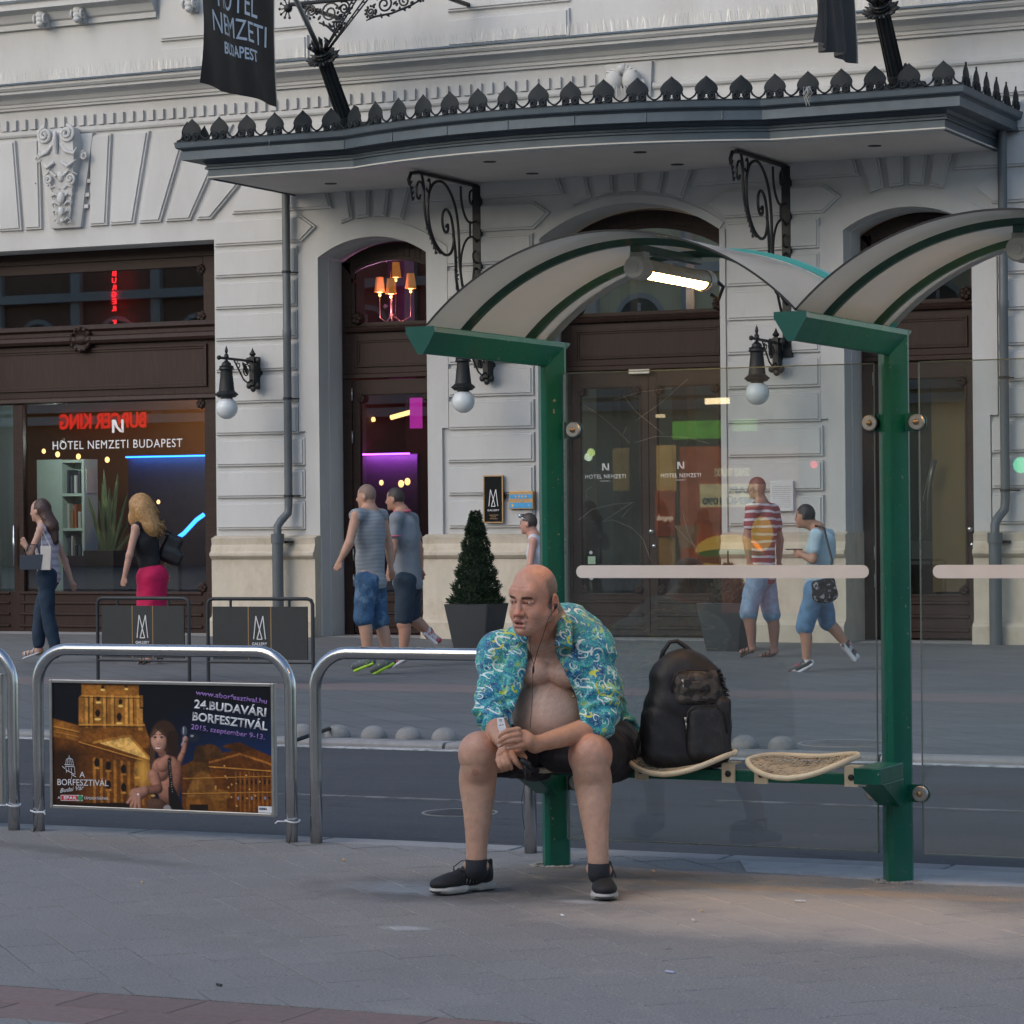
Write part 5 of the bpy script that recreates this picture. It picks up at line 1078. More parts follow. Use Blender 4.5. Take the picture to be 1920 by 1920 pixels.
def archband(X0,X1,ya,yb_,r0,r1,n=40,grow=0):
    cx,cz,rr,a=asheet(X0,X1); b=MB(); rings=[]
    for k in range(n+1):
        t=-a+2*a*k/n; s_,c_=math.sin(t),math.cos(t)
        rings.append([(cx+(rr+r0)*s_,ya,cz+(rr+r0)*c_),(cx+(rr+r0)*s_,yb_,cz+(rr+r0)*c_),(cx+(rr+r1)*s_,yb_,cz+(rr+r1)*c_),(cx+(rr+r1)*s_,ya,cz+(rr+r1)*c_)])
    return b.loft(rings)
for i in range(2):
    X0,X1=SX[i],SX[i+1]
    obj('roof_sheet',archband(X0,X1,10.14,11.35,0,.006),polym,sh,40)
    for (ya,yb_) in ((10.43,10.46),(11.05,11.08)): obj('rib',archband(X0,X1,ya,yb_,-.028,-.001),M['dgreen'],sh,40)
    obj('edge_trim',archband(X0,X1,11.26,11.35,.0062,.026),teal,sh,40)
    obj('edge_trim',archband(X0,X1,10.137,10.1398,-.001,.007),M['black'],sh,40)
    obj('sheet_joint',archband(X0,X1,11.15,11.17,.0065,.009),M['alu'],sh,40)
    # lamp on its bar
    xm=(X0+X1)/2+.0; b=MB(); b.box((xm-.02,10.43,2.530),(xm+.02,11.11,2.562)); obj('lamp_bar',b,M['dgreen'],sh,bev=.003)
    zl=2.468; b=MB(); b.lathe([(.001,-.012),(.040,-.012),(.044,-.005),(.047,.0),(.047,.075),(.042,.08),(.042,.09)],(xm,10.43,zl),'y',22); hm=b; b=MB(); b.lathe([(.042,0),(.042,.02),(.047,.022),(.047,.08),(.040,.085),(.001,.085)],(xm,11.13,zl),'y',22); far=b; b=hm
    b.box((xm-.03,10.45,zl+.035),(xm+.03,10.51,2.532)); far.box((xm-.03,11.15,zl+.035),(xm+.03,11.19,2.50)); b.lathe([(.022,-.016),(.022,-.012),(.001,-.016)],(xm,10.43,zl),'y',6)
    lamp=obj('lamp_housing',b,pm("grey_plastic_%d"%i,(.42,.40,.35),.5,var=.12,vs=12),sh,40)
    obj('far_end_cap',far,bpy.data.materials['grey_plastic_%d'%i],lamp,40)
    rg=[[(xm+.0415*math.cos(t),y_,zl+.0415*math.sin(t)) for t in [PI*q/10 for q in range(-1,12)]] for y_ in (10.515,11.14)]
    rg2=[[(xm+.038*math.cos(t),y_,zl+.038*math.sin(t)) for t in [PI*q/10 for q in range(-1,12)]][::-1] for y_ in (10.515,11.14)]
    b=MB(); b.loft([a+c for a,c in zip(rg,rg2)]); obj('reflector',b,pm("lamp_back_%d"%i,(.35,.30,.22),.5,var=.25,vs=30),lamp,40)
    b=MB(); b.lathe([(.001,0),(.034,0),(.034,.60),(.001,.60)],(xm,10.525,zl-.002),'y',18); obj('light_tube',b,emis("sodium_tube" if i==0 else "sodium_tube_b",(1.0,.54,.18),36),lamp,True)
    b=MB(); b.tube([(xm,11.21,zl),(xm+.02,11.25,zl+.01),(xm+.05,11.27,zl-.02),(xm+.03,11.27,zl-.07),(xm,11.25,zl-.05)],.009,6); obj('cable',b,M['black'],lamp,True)
# glass backs with clamps and white band
def shglass(x0,x1,x2=None):
    b=MB(); b.box((x0,11.298,.115),(x1,11.306,2.112)); g=obj('glass_pane',b,M['glass_sh'],sh)
    b=MB(); n=10; r=.027; zc=1.2605; xa,xb=x0+.055,x1-.03
    P=[(xb-r+r*math.cos(t),zc+r*math.sin(t)) for t in [-PI/2+PI*q/n for q in range(n+1)]]+[(xa+r+r*math.cos(t),zc+r*math.sin(t)) for t in [PI/2+PI*q/n for q in range(n+1)]]
    b.prism(P,11.295,11.2975); obj('white_band',b,M['white_tape'],g)
    b=MB(); e=.0035
    for (a,c_) in (((x0,.115),(x0+e,2.112)),((x1-e,.115),(x1,2.112)),((x0,2.112-e),(x1,2.112)),((x0,.115),(x1,.115+e))): b.box((a[0]-.0005,11.2975,a[1]-.0005),(c_[0]+.0005,11.3065,c_[1]+.0005))
    obj('pane_edge',b,pm("glass_edge_%d"%int(abs(x0)*10),(.12,.16,.15),.3),g)
    return g
g1=shglass(-5.022,-3.632); g2=shglass(-3.447,-2.06)
for (x,z,sx) in ((-4.972,1.867,-1),(-4.972,.360,-1),(-3.650,1.867,1),(-3.650,.360,1),(-3.452,1.867,-1),(-3.452,.360,-1),(-2.115,1.867,1),(-2.115,.36,1)):
    X=min(SX,key=lambda q:abs(q-x)); b=MB(); b.box((min(x,X+.0),11.308,z-.036),(max(x,X),11.316,z+.036)); b.lathe([(.036,0),(.036,.008),(.001,.008)],(x,11.308,z),'y',20)
    cl=obj('clamp_tab',b,M['green'],sh); b=MB(); b.lathe([(.001,-.016),(.029,-.016),(.033,-.012),(.033,0)],(x,11.296,z),'y',22); obj('disc',b,M['alu'],cl,40); b=MB(); b.sphere((x,11.277,z),.012,10,6,(1,.8,1)); obj('bolt',b,M['brass'],cl,True)
# scratches in the glass
b=MB(); scr=[[(1095,760),(1120,775),(1150,800),(1172,822),(1180,830)],[(1168,740),(1190,770),(1215,790),(1245,815)],[(1290,710),(1240,755),(1190,790)],[(1085,975),(1110,955),(1150,945),(1190,942),(1170,965),(1165,970)],[(1185,942),(1130,978),(1150,975),(1185,990),(1205,1010),(1220,1050)],[(1150,750),(1200,735),(1260,728)],[(1190,830),(1230,818),(1290,820),(1330,832)],[(1280,960),(1290,1000),(1310,1040)],[(1440,905),(1490,920),(1540,950),(1585,972)],[(1100,935),(1098,920),(1110,912)],[(1265,985),(1285,1008),(1310,1030)],[(1175,800),(1168,815)],[(1450,740),(1490,752),(1520,778)],[(1730,940),(1745,870),(1748,860)]]
for S in scr:
    q=[PY(u,v,11.2965) for u,v in S]; b.tube(q,.00055,4)
obj('scratches',b,pm("scratch_white",(.32,.33,.33),.6),g1)
# bench
b=MB(); b.box((-5.04,10.945,.420),(-3.565,11.005,.466)); obj('bench_beam',b,M['green'],sh,bev=.004)
for X in SX[:2]:
    b=MB(); b.box((X-.055,10.93,.425),(X+.055,11.24,.49)); b.loft([[(X-.05,10.97,.424),(X+.05,10.97,.424),(X+.05,11.26,.424),(X-.05,11.26,.424)],[(X-.045,11.22,.315),(X+.045,11.22,.315),(X+.045,11.26,.315),(X-.045,11.26,.315)]]); obj('bench_bracket',b,M['green'],sh,bev=.003)
b=MB(); b.box((-3.62,10.935,.4175),(-3.564,10.944,.4685)); obj('worn_end',b,M['alu'],sh)
rust=pm("seat_wire",(.40,.33,.23),.5,var=.2,vs=30,spots=[(40,.56,(.09,.055,.03),.05,.85)])
def seat(X,nm='mesh_seat'):
    Yc=10.90; hw,hd=.235,.19
    def S(a,b_):  # a across (-1..1), b depth (-1 front .. 1 back)
        rx=hw*(1-.10*b_*b_); z=.492+.034*abs(a)**2.1-.012*(1-abs(a))*(1-b_*b_)-.03*(b_<0)*(-b_)**2*(1-.3*abs(a))+.026*(b_>0)*b_**2+.012*a
        return Vector((X+a*rx,Yc+b_*hd*(1-.18*a*a)-.05*a,z))
    b=MB(); ring=[]
    for k in range(72):
        t=2*PI*k/72; c_,s_=math.cos(t),math.sin(t); e=.62
        a=math.copysign(abs(c_)**e,c_); d=math.copysign(abs(s_)**e,s_); ring.append(S(a,d))
    b.tube(ring+[ring[0],ring[1]],.0115,10,False); st=obj('mesh_seat',b,M['cream'],sh,True)
    b=MB()
    def lim(a): return (1-abs(a)**3.6)**(1/3.6)
    for k in range(1,26):
        a=-1+2*k/26; L=lim(a); b.tube([S(a,-L+2*L*q/10) for q in range(11)],.0023,4,False)
    for k in range(1,22):
        d=-1+2*k/22; L=lim(d); b.tube([S(-L+2*L*q/14,d) for q in range(15)],.0023,4,False)
    obj('wire_mesh',b,rust,st,True)
    for s_ in (-1,1):
        b=MB(); x=X+s_*.19; b.box((x-.028,10.932,.4475),(x+.028,10.942,.4885)); b.box((x-.028,10.932,.489),(x+.028,11.02,.496)); b.box((x-.028,10.932,.415),(x+.028,10.9435,.447))
        obj('seat_bracket',b,M['cream'],st)
        b=MB(); b.sphere((X+s_*.19,10.93,.452),.013,8,6,(1,.6,1)); obj('bolt',b,M['iron'],st,True)
for X in (-4.86,-4.335,-3.815): seat(X)
# ------------------------------------------------------------------ tube rails with poster frames
YR=11.675
def rail(x0,x1,lab,gap=.13):
    t=thing('tube_rail',((x0+x1)/2,YR,0),lab,'railing','steel tube rails along the platform edge'); b=MB(); zt=.880; r=.17; P=[(x0,YR,-.02),(x0,YR,.3)]
    for q in range(9): a=PI-PI/2*q/8; P.append((x0+r+r*math.cos(a),YR,zt-r+r*math.sin(a)))
    for q in range(9): a=PI/2-PI/2*q/8; P.append((x1-r+r*math.cos(a),YR,zt-r+r*math.sin(a)))
    P+=[(x1,YR,.3),(x1,YR,-.02)]; b.tube(P,.0285,18); obj('tube',b,M['steel'],t,True); return t
r1=rail(-9.56,-8.128,'steel tube rail cut by the left edge of the picture, poster frame inside'); r2=rail(-7.983,-6.585,'steel tube rail holding the wine festival poster'); r3=rail(-6.455,-5.368,'empty steel tube rail beside and behind the sitting man')
b=MB(); 
for x in (-6.22,-6.12,-6.05,-5.93,-5.98): 
    b.box((x,YR-.012,.9075),(x+random.uniform(.02,.05),YR+.005,.909))
obj('sticker_remains',b,pm("torn_sticker",(.5,.5,.48),.7,spots=[(60,.5,(.2,.2,.2),.05,.8)]),r3)
PTX0,PTX1,PTZ0,PTZ1=-7.905,-6.662,.115,.735; YP=11.665
def posterframe(x0,x1,z0,z1,lab):
    t=thing('poster_frame',((x0+x1)/2,YP,z0),lab,'poster','posters in the steel tube rails'); b=MB(); frame_rect(b,x0,x1,z0,z1,.016,YP-.012,.03); obj('frame',b,M['alu'],t,bev=.003)
    b=MB(); b.box((x0+.014,YP,z0+.014),(x1-.014,YP+.006,z1-.014)); obj('backing',b,M['black'],t); return t
pf=posterframe(PTX0,PTX1,PTZ0,PTZ1,'night city wine festival poster in a metal frame, whole in view')
pf2=posterframe(-9.48,-8.178,.122,.758,'poster in a metal frame, only its right edge showing at the left of the picture')
for (x,z,pf_) in ((-7.99,.095,r2),(-6.58,.098,r2),(-8.13,.12,r1)):
    b=MB(); b.tube([(x+.034*math.cos(a),YR+.034*math.sin(a),z+.004*math.sin(2*a)) for a in [2*PI*q/14 for q in range(15)]],.0045,5); s_=1 if x<-7 and x>-8.1 else -1
    b.tube([(x+s_*.02,YR-.03,z),(x+s_*.06,YR-.035,z),(x+s_*.07,YR-.04,z-.01)],.004,5); obj('cable_tie',b,M['tie'],pf_,True)
def paint(W_,H_):
    s,t=np.meshgrid((np.arange(W_)+.5)/W_,(np.arange(H_)+.5)/H_); x=288+1322*s; y=608+35*s+(732+30*s)*t
    rng=np.random.RandomState(3)
    def nz(f,a=1.0):
        g=rng.rand(int(f)+2,int(f*1.7)+2); yy=t*(f); xx=s*(f*1.7); i=yy.astype(int); j=xx.astype(int); fy=yy-i; fx=xx-j; fx=fx*fx*(3-2*fx); fy=fy*fy*(3-2*fy)
        return ((g[i,j]*(1-fx)+g[i,j+1]*fx)*(1-fy)+(g[i+1,j]*(1-fx)+g[i+1,j+1]*fx)*fy)*a
    img=np.zeros((H_,W_,3)); 
    def put(m,c): 
        m=np.clip(m,0,1)[...,None]; img[:]=img*(1-m)+np.broadcast_to(np.array(c,float) if not isinstance(c,np.ndarray) else c,img.shape)*m
    sk=np.clip((y-700)/420,0,1)**1.5*np.clip((x-850)/500,0,1); put(np.ones_like(s),np.stack([.003+.003*sk,.005+.035*sk,.012+.13*sk],-1))
    def box(x0,y0,x1,y1,e=3): return np.clip((x-x0)/e+.5,0,1)*np.clip((x1-x)/e+.5,0,1)*np.clip((y-y0)/e+.5,0,1)*np.clip((y1-y)/e+.5,0,1)
    def poly(P,e=3):
        m=np.ones_like(s)
        for (a,b_) in zip(P,P[1:]+P[:1]): 
            nx,ny=-(b_[1]-a[1]),(b_[0]-a[0]); L=math.hypot(nx,ny); m=np.minimum(m,np.clip(((x-a[0])*nx+(y-a[1])*ny)/L/e+.5,0,1))
        return m
    def ell(cx,cy,rx,ry,e=.12,ang=0):
        ca,sa=math.cos(ang),math.sin(ang); dx,dy=(x-cx)*ca+(y-cy)*sa,-(x-cx)*sa+(y-cy)*ca; return np.clip((1-np.sqrt((dx/rx)**2+(dy/ry)**2))/e+.5,0,1)
    def seg(x0,y0,x1,y1,w0,w1,e=3):
        dx,dy=x1-x0,y1-y0; q=np.clip(((x-x0)*dx+(y-y0)*dy)/(dx*dx+dy*dy),0,1); d=np.hypot(x-x0-q*dx,y-y0-q*dy); return np.clip((w0+(w1-w0)*q-d)/e+.5,0,1)
    n1=nz(14); n2=nz(50); n3=nz(110); grain=(.55+.5*n1)*(.7+.5*n2)*(.8+.4*n3)
    stone=lambda r,g,b_:np.stack([r*grain,g*grain,b_*grain],-1)
    # left palace wing, tower
    put(poly([(288,820),(450,865),(880,1010),(880,1420),(288,1420)]),stone(.22,.075,.012)); put(poly([(288,825),(445,868),(445,960),(288,930)]),stone(.42,.17,.03))
    put(poly([(450,850),(850,850),(900,1010),(440,960)]),stone(.32,.12,.02)); put(box(470,600,820,860),stone(.48,.20,.035)); put(box(455,690,845,760),stone(.5,.22,.045)*.9)
    for cx in (500,530,610,660,745,775,815): put(box(cx-9,690,cx+9,880),stone(.80,.40,.09)); put(box(cx+9,690,cx+15,880),(.10,.03,.004))
    put(box(450,700,478,850),stone(.55,.24,.05)); put(box(815,770,842,900),stone(.7,.34,.08))
    for (cx,cy,w_,h_) in ((573,705,13,16),(708,728,12,16),(568,795,15,22),(700,818,15,24),(600,640,10,10),(745,640,8,8)): put(ell(cx,cy,w_,h_)*1.0,(.02,.01,.005)); put(ell(cx,cy+h_*1.6,w_*1.4,7),(.95,.65,.2))
    put(poly([(520,962),(760,925),(900,1070),(880,1085)]),stone(.25,.09,.015)); put(poly([(575,972),(760,938),(880,1068),(870,1072)]),stone(1.1,.66,.20)); put(seg(540,970,760,930,7,7),stone(.6,.28,.06)); put(seg(760,930,885,1070,7,7),stone(.6,.28,.06))
    for k in range(9): cx=545+k*42; put(box(cx-8,1060+k*5,cx+8,1345),stone(.55,.24,.045)*(1-.04*k))
    for (cx,cy) in ((630,1108),(723,1130),(808,1150),(630,1222),(723,1240),(808,1255),(560,1090)): put(ell(cx,cy,16,27),(.012,.008,.006)); put(ell(cx,cy+32,20,6),stone(.7,.33,.07))
    put(ell(840,1150,40,90,.9)*.55,(1.0,.55,.12)); put(box(288,1330,760,1420),(.02,.008,.004))
    put(np.clip((520-x)/120,0,1)*np.clip((y-960)/80,0,1)*.8,(.015,.007,.004))
    # right palace
    put(poly([(1075,1085),(1180,1065),(1350,985),(1420,975),(1610,1065),(1610,1420),(1075,1420)]),stone(.20,.065,.01)); put(poly([(1200,1050),(1350,985),(1420,975),(1610,1065),(1610,1110),(1420,1040),(1240,1090)]),stone(.12,.04,.008))
    put(seg(1240,1095,1420,1045,6,6),stone(.55,.22,.05)); put(seg(1420,1045,1612,1112,6,6),stone(.5,.2,.04))
    for k in range(9): cx=1395+k*26; put(box(cx-4,1150,cx+4,1390),stone(.38,.15,.03)); put(ell(cx+13,1215,6,14),(.02,.01,.01)); put(ell(cx+13,1310,5,10),(.25,.3,.5) if k%3==0 else (.02,.01,.01))
    for k in range(30): cx,cy=1085+rng.rand()*500,1110+rng.rand()*250; put(ell(cx,cy,4,5,.5)*.8,(1.0,.55,.16))
    put(ell(1190,1070,45,80),stone(.10,.045,.012)); put(ell(1260,1030,60,40,.2,.5),stone(.13,.055,.015)); put(ell(1170,1150,80,60),stone(.16,.07,.015)); put(ell(1200,1240,70,90),stone(.30,.13,.03)); put(ell(1140,1260,30,70,.2,.3),stone(.42,.2,.05))
    put(box(1100,1300,1340,1420),stone(.30,.12,.02)); put(box(1120,1345,1230,1420),(.02,.01,.005)); put(ell(1290,1290,70,35),stone(.34,.15,.03))
    def lit_ell(cx,cy,rx,ry,colr,ang=0,amb=.22,lx=-.45,ly=-.45,e=.08,a=1.0):
        ca,sa=math.cos(ang),math.sin(ang); dx,dy=((x-cx)*ca+(y-cy)*sa)/rx,(-(x-cx)*sa+(y-cy)*ca)/ry; rr=np.sqrt(dx*dx+dy*dy); nz_=np.sqrt(np.clip(1-rr*rr,0,1)); ux,uy=dx*ca-dy*sa,dx*sa+dy*ca; sh=amb+(1-amb)*np.clip(ux*lx+uy*ly+nz_*.75,0,1); m=np.clip((1-rr)/e+.5,0,1)*a
        put(m,np.array(colr)[None,None,:]*sh[...,None]*(.88+.24*n2[...,None]))
    def lit_seg(x0,y0,x1,y1,w0,w1,colr,amb=.2,lx=-.5,ly=-.4):
        dx,dy=x1-x0,y1-y0; L=math.hypot(dx,dy); q=np.clip(((x-x0)*dx+(y-y0)*dy)/(L*L),0,1); ox,oy=x-x0-q*dx,y-y0-q*dy; w_=w0+(w1-w0)*q; d=np.hypot(ox,oy)/w_; nz_=np.sqrt(np.clip(1-d*d,0,1)); sh=amb+(1-amb)*np.clip(ox/w_*lx+oy/w_*ly+nz_*.8,0,1); m=np.clip((1-d)*w_/3+.5,0,1); put(m,np.array(colr)[None,None,:]*sh[...,None]*(.9+.2*n2[...,None]))
    SK=(.55,.27,.19); streak=(.6+.8*(np.sin(x*.55+np.sin(y*.03)*6)*.5+.5))
    lit_seg(1040,1125,1085,1030,22,15,SK); lit_seg(1085,1030,1100,960,15,12,SK); lit_ell(1098,955,17,20,SK)
    put(ell(1092,905,17,30)*.55,(.16,.18,.22)); put(seg(1088,885,1086,920,2,2)*.9,(.7,.7,.75)); put(ell(1148,945,34,28)*.7,(.03,.035,.05)); put(ell(1138,935,10,7)*.7,(.5,.52,.55)); put(seg(1075,990,1098,940,4,4),(.4,.38,.4))
    hairc=np.stack([.060*streak,.030*streak,.018*streak],-1); put(ell(968,940,80,100),hairc); put(seg(1020,940,1032,1105,38,18),hairc*.6); put(seg(905,940,893,1170,24,8),hairc*1.6)
    lit_ell(1000,1205,74,150,SK,.08); lit_ell(950,1135,56,72,SK,0); lit_ell(1045,1190,30,110,(.35,.16,.11),.1); lit_seg(985,1075,960,1110,30,40,SK)
    lit_ell(938,958,47,74,(.75,.42,.31),-.06,.30,-.3,-.25); put(seg(893,935,935,880,8,16)*.9,hairc*1.5); put(seg(935,880,985,930,16,12)*.9,hairc); put(ell(958,1040,24,22)*.7,np.array([.32,.15,.10]))
    for cx in (916,956): put(ell(cx,941,10,5.5),(.10,.08,.08)); put(ell(cx,942,5,5),(.01,.01,.01)); put(seg(cx-13,926,cx+12,924,2.4,2),(.06,.03,.02)); put(ell(cx,951,11,3)*.5,(.35,.17,.12))
    put(seg(934,945,929,975,2,3)*.4,(.85,.55,.42)); put(ell(932,982,8,4)*.6,(.30,.12,.09)); put(ell(934,1008,21,9),(.38,.07,.06)); put(ell(934,1006,17,5),(.78,.74,.70)); put(ell(934,1030,12,6)*.3,(.35,.16,.12))
    put(seg(1000,1075,1012,1250,10,12),(.010,.009,.011)); put(seg(1012,1250,1045,1400,20,46),(.010,.009,.011))
    for k in range(14): put(ell(1001+1.2*k,1085+14*k,2.5,2.5,.5),(.5,.48,.45))
    lit_seg(905,1165,930,1250,34,30,SK); lit_seg(930,1250,850,1262,28,24,(.30,.14,.10)); lit_seg(850,1262,800,1285,30,44,(.5,.26,.19))
    for k,(fx_,fy_) in enumerate(((748,1330),(768,1352),(792,1360),(818,1358))): lit_seg(792+8*k,1282+4*k,fx_,fy_,16,10,(.55,.29,.21)); put(seg(800+10*k,1300,fx_+12,fy_,2,1.5)*.8,(.06,.03,.02))
    put(ell(810,1280,6,6),(.8,.8,.85)); put(ell(900,1290,14,7),(.6,.35,.1)); lit_ell(925,1350,70,42,(.16,.08,.06),.3); put(ell(985,1372,24,26)*.8,(.40,.36,.36))
    # cornices, capitals and darker gaps on the buildings
    for (x0_,y0_,x1_,y1_,w_) in ((288,870,450,905,3),(288,900,450,935,2),(455,862,850,868,5),(470,690,825,700,4),(478,612,812,618,5),(450,965,880,1090,3),(1240,1120,1610,1150,3),(1080,1190,1600,1180,2),(1080,1280,1610,1275,2)):
        m=seg(x0_,y0_,x1_,y1_,w_,w_)*(ell(960,1100,125,300,.05)<.5); put(m*.8,(.75,.36,.08)); m=seg(x0_,y0_+w_*2.2,x1_,y1_+w_*2.2,w_*.8,w_*.8)*(ell(960,1100,125,300,.05)<.5); put(m*.8,(.03,.012,.004))
    # wash to dark at the frame
    return np.clip(img**1.12*1.0,0,1.2)
def poster_on(parent,x0,x1,z0,z1,W_=300,H_=176):
    img=paint(W_,H_); xs=np.linspace(x0,x1,W_); zs=np.linspace(z1,z0,H_); X_,Z_=np.meshgrid(xs,zs); V=np.stack([X_,np.full_like(X_,YP-.0025),Z_],-1).reshape(-1,3)-np.array(wl(parent))
    i=np.arange((H_-1)*(W_-1)); rr=i//(W_-1); cc=i%(W_-1); a=rr*W_+cc; F=np.stack([a,a+W_,a+W_+1,a+1],-1)
    me=bpy.data.meshes.new('poster_print'); me.vertices.add(len(V)); me.vertices.foreach_set("co",V.astype(np.float32).ravel()); me.loops.add(F.size); me.loops.foreach_set("vertex_index",F.ravel().astype(np.int32)); me.polygons.add(len(F)); me.polygons.foreach_set("loop_start",np.arange(0,F.size,4,dtype=np.int32)); me.update(); setcol(me,img.reshape(-1,3))
    o=link('poster_print',me,bpy.data.materials.get("poster_ink") or attrmat("poster_ink",.35,var=.05,vs=60,spec=.4),parent,wl(parent),False); return o
px0,px1,pz0,pz1=PTX0+.016,PTX1-.016,PTZ0+.016,PTZ1-.016
poster_on(pf,px0,px1,pz0,pz1); poster_on(pf2,-9.464,-8.194,.138,.742,200,110)
def pp(x,y): s=(x-288)/1322; t=(y-608-35*s)/(732+30*s); return Vector((px0+(px1-px0)*s,YP-.0035,pz1-(pz1-pz0)*t))
def ptext(body,a,b_,hpx,mat,bold=0,shear=0,font=None):
    A,B=pp(*a),pp(*b_); ex=(B-A); w_=ex.length; ex.normalize(); ez=Vector((-ex.z,0,ex.x)); h=hpx/732*(pz1-pz0)
    return text('poster_lettering',body,mat,pf,A,ex,ez,width=w_,height=h,depth=.0004,bold=bold,shear=shear)
lil=pm("lilac_ink",(.30,.17,.50),.5); wht=pm("poster_white",(.66,.68,.72),.5)
ptext('www.aborfesztival.hu',(1163,688),(1582,745),30,lil,.012); ptext('24.BUDAVÁRI',(1153,766),(1577,822),50,wht,.028); ptext('BORFESZTIVÁL',(1141,840),(1584,905),50,wht,.028); ptext('2015. szeptember 9-13.',(1134,893),(1568,960),30,lil,.012)
ptext('A',(452,1177),(484,1179),36,wht); ptext('BORFESZTIVÁL',(314,1222),(630,1232),38,wht,.0); ptext('Budai Vár',(330,1268),(480,1250),26,wht,.0,.4); ptext('A',(314,1304),(330,1305),14,wht); ptext('TÁMOGATÁSÁVAL',(476,1310),(630,1314),16,wht)
def pquad(P,mat,name='print_patch',dy=.0004):
    b=MB(); Q=[pp(*q) for q in P]; b.add([(q.x,q.y-dy,q.z) for q in Q]+[(q.x,q.y,q.z) for q in Q],[(0,1,2,3),(7,6,5,4),(0,4,5,1),(1,5,6,2),(2,6,7,3),(3,7,4,0)]); return obj(name,b,mat,pf)
pquad([(333,1282),(470,1284),(470,1320),(333,1316)],wht); pquad([(336,1285),(440,1287),(440,1316),(336,1313)],pm("red_ink",(.55,.03,.04),.5),dy=.0008); pquad([(1527,1360),(1606,1363),(1606,1402),(1527,1398)],wht)
def ptext2(*a,**k): o=ptext(*a,**k); 
ptxt=ptext('SPAR',(352,1309),(434,1312),19,wht,.03); ptxt.location.y-=.001; ptxt=ptext('ESMA',(1534,1382),(1580,1384),13,pm("ink_black",(.02,.03,.04),.5),.03); ptxt.location.y-=.0008
b=MB(); c_=pp(455,1301); b.lathe([(.014,0),(.014,-.0016),(.001,-.0016)],(c_.x,YP-.0037,c_.z),'y',16); obj('round_emblem',b,pm("green_ink",(.03,.25,.10),.5),pf)
b=MB()      # little domed building drawing
for (x0,y0,x1,y1) in ((388,1045,388,1065),(366,1095,370,1070),(370,1070,388,1060),(388,1060,408,1070),(408,1070,414,1097),(360,1100,418,1104),(362,1110,420,1114),(366,1115,372,1150),(380,1066,376,1095),(396,1066,402,1096),(388,1062,388,1096),(420,1115,424,1160),(345,1110,360,1125),(372,1135,420,1160),(384,1118,386,1140),(400,1120,402,1150),(400,1160,430,1175),(404,1170,398,1190)):
    A,B=pp(x0,y0),pp(x1,y1); b.tube([A,B],.0016,4)
obj('dome_drawing',b,wht,pf)
b=MB(); b.sphere((0,0,0),.001,4,3)
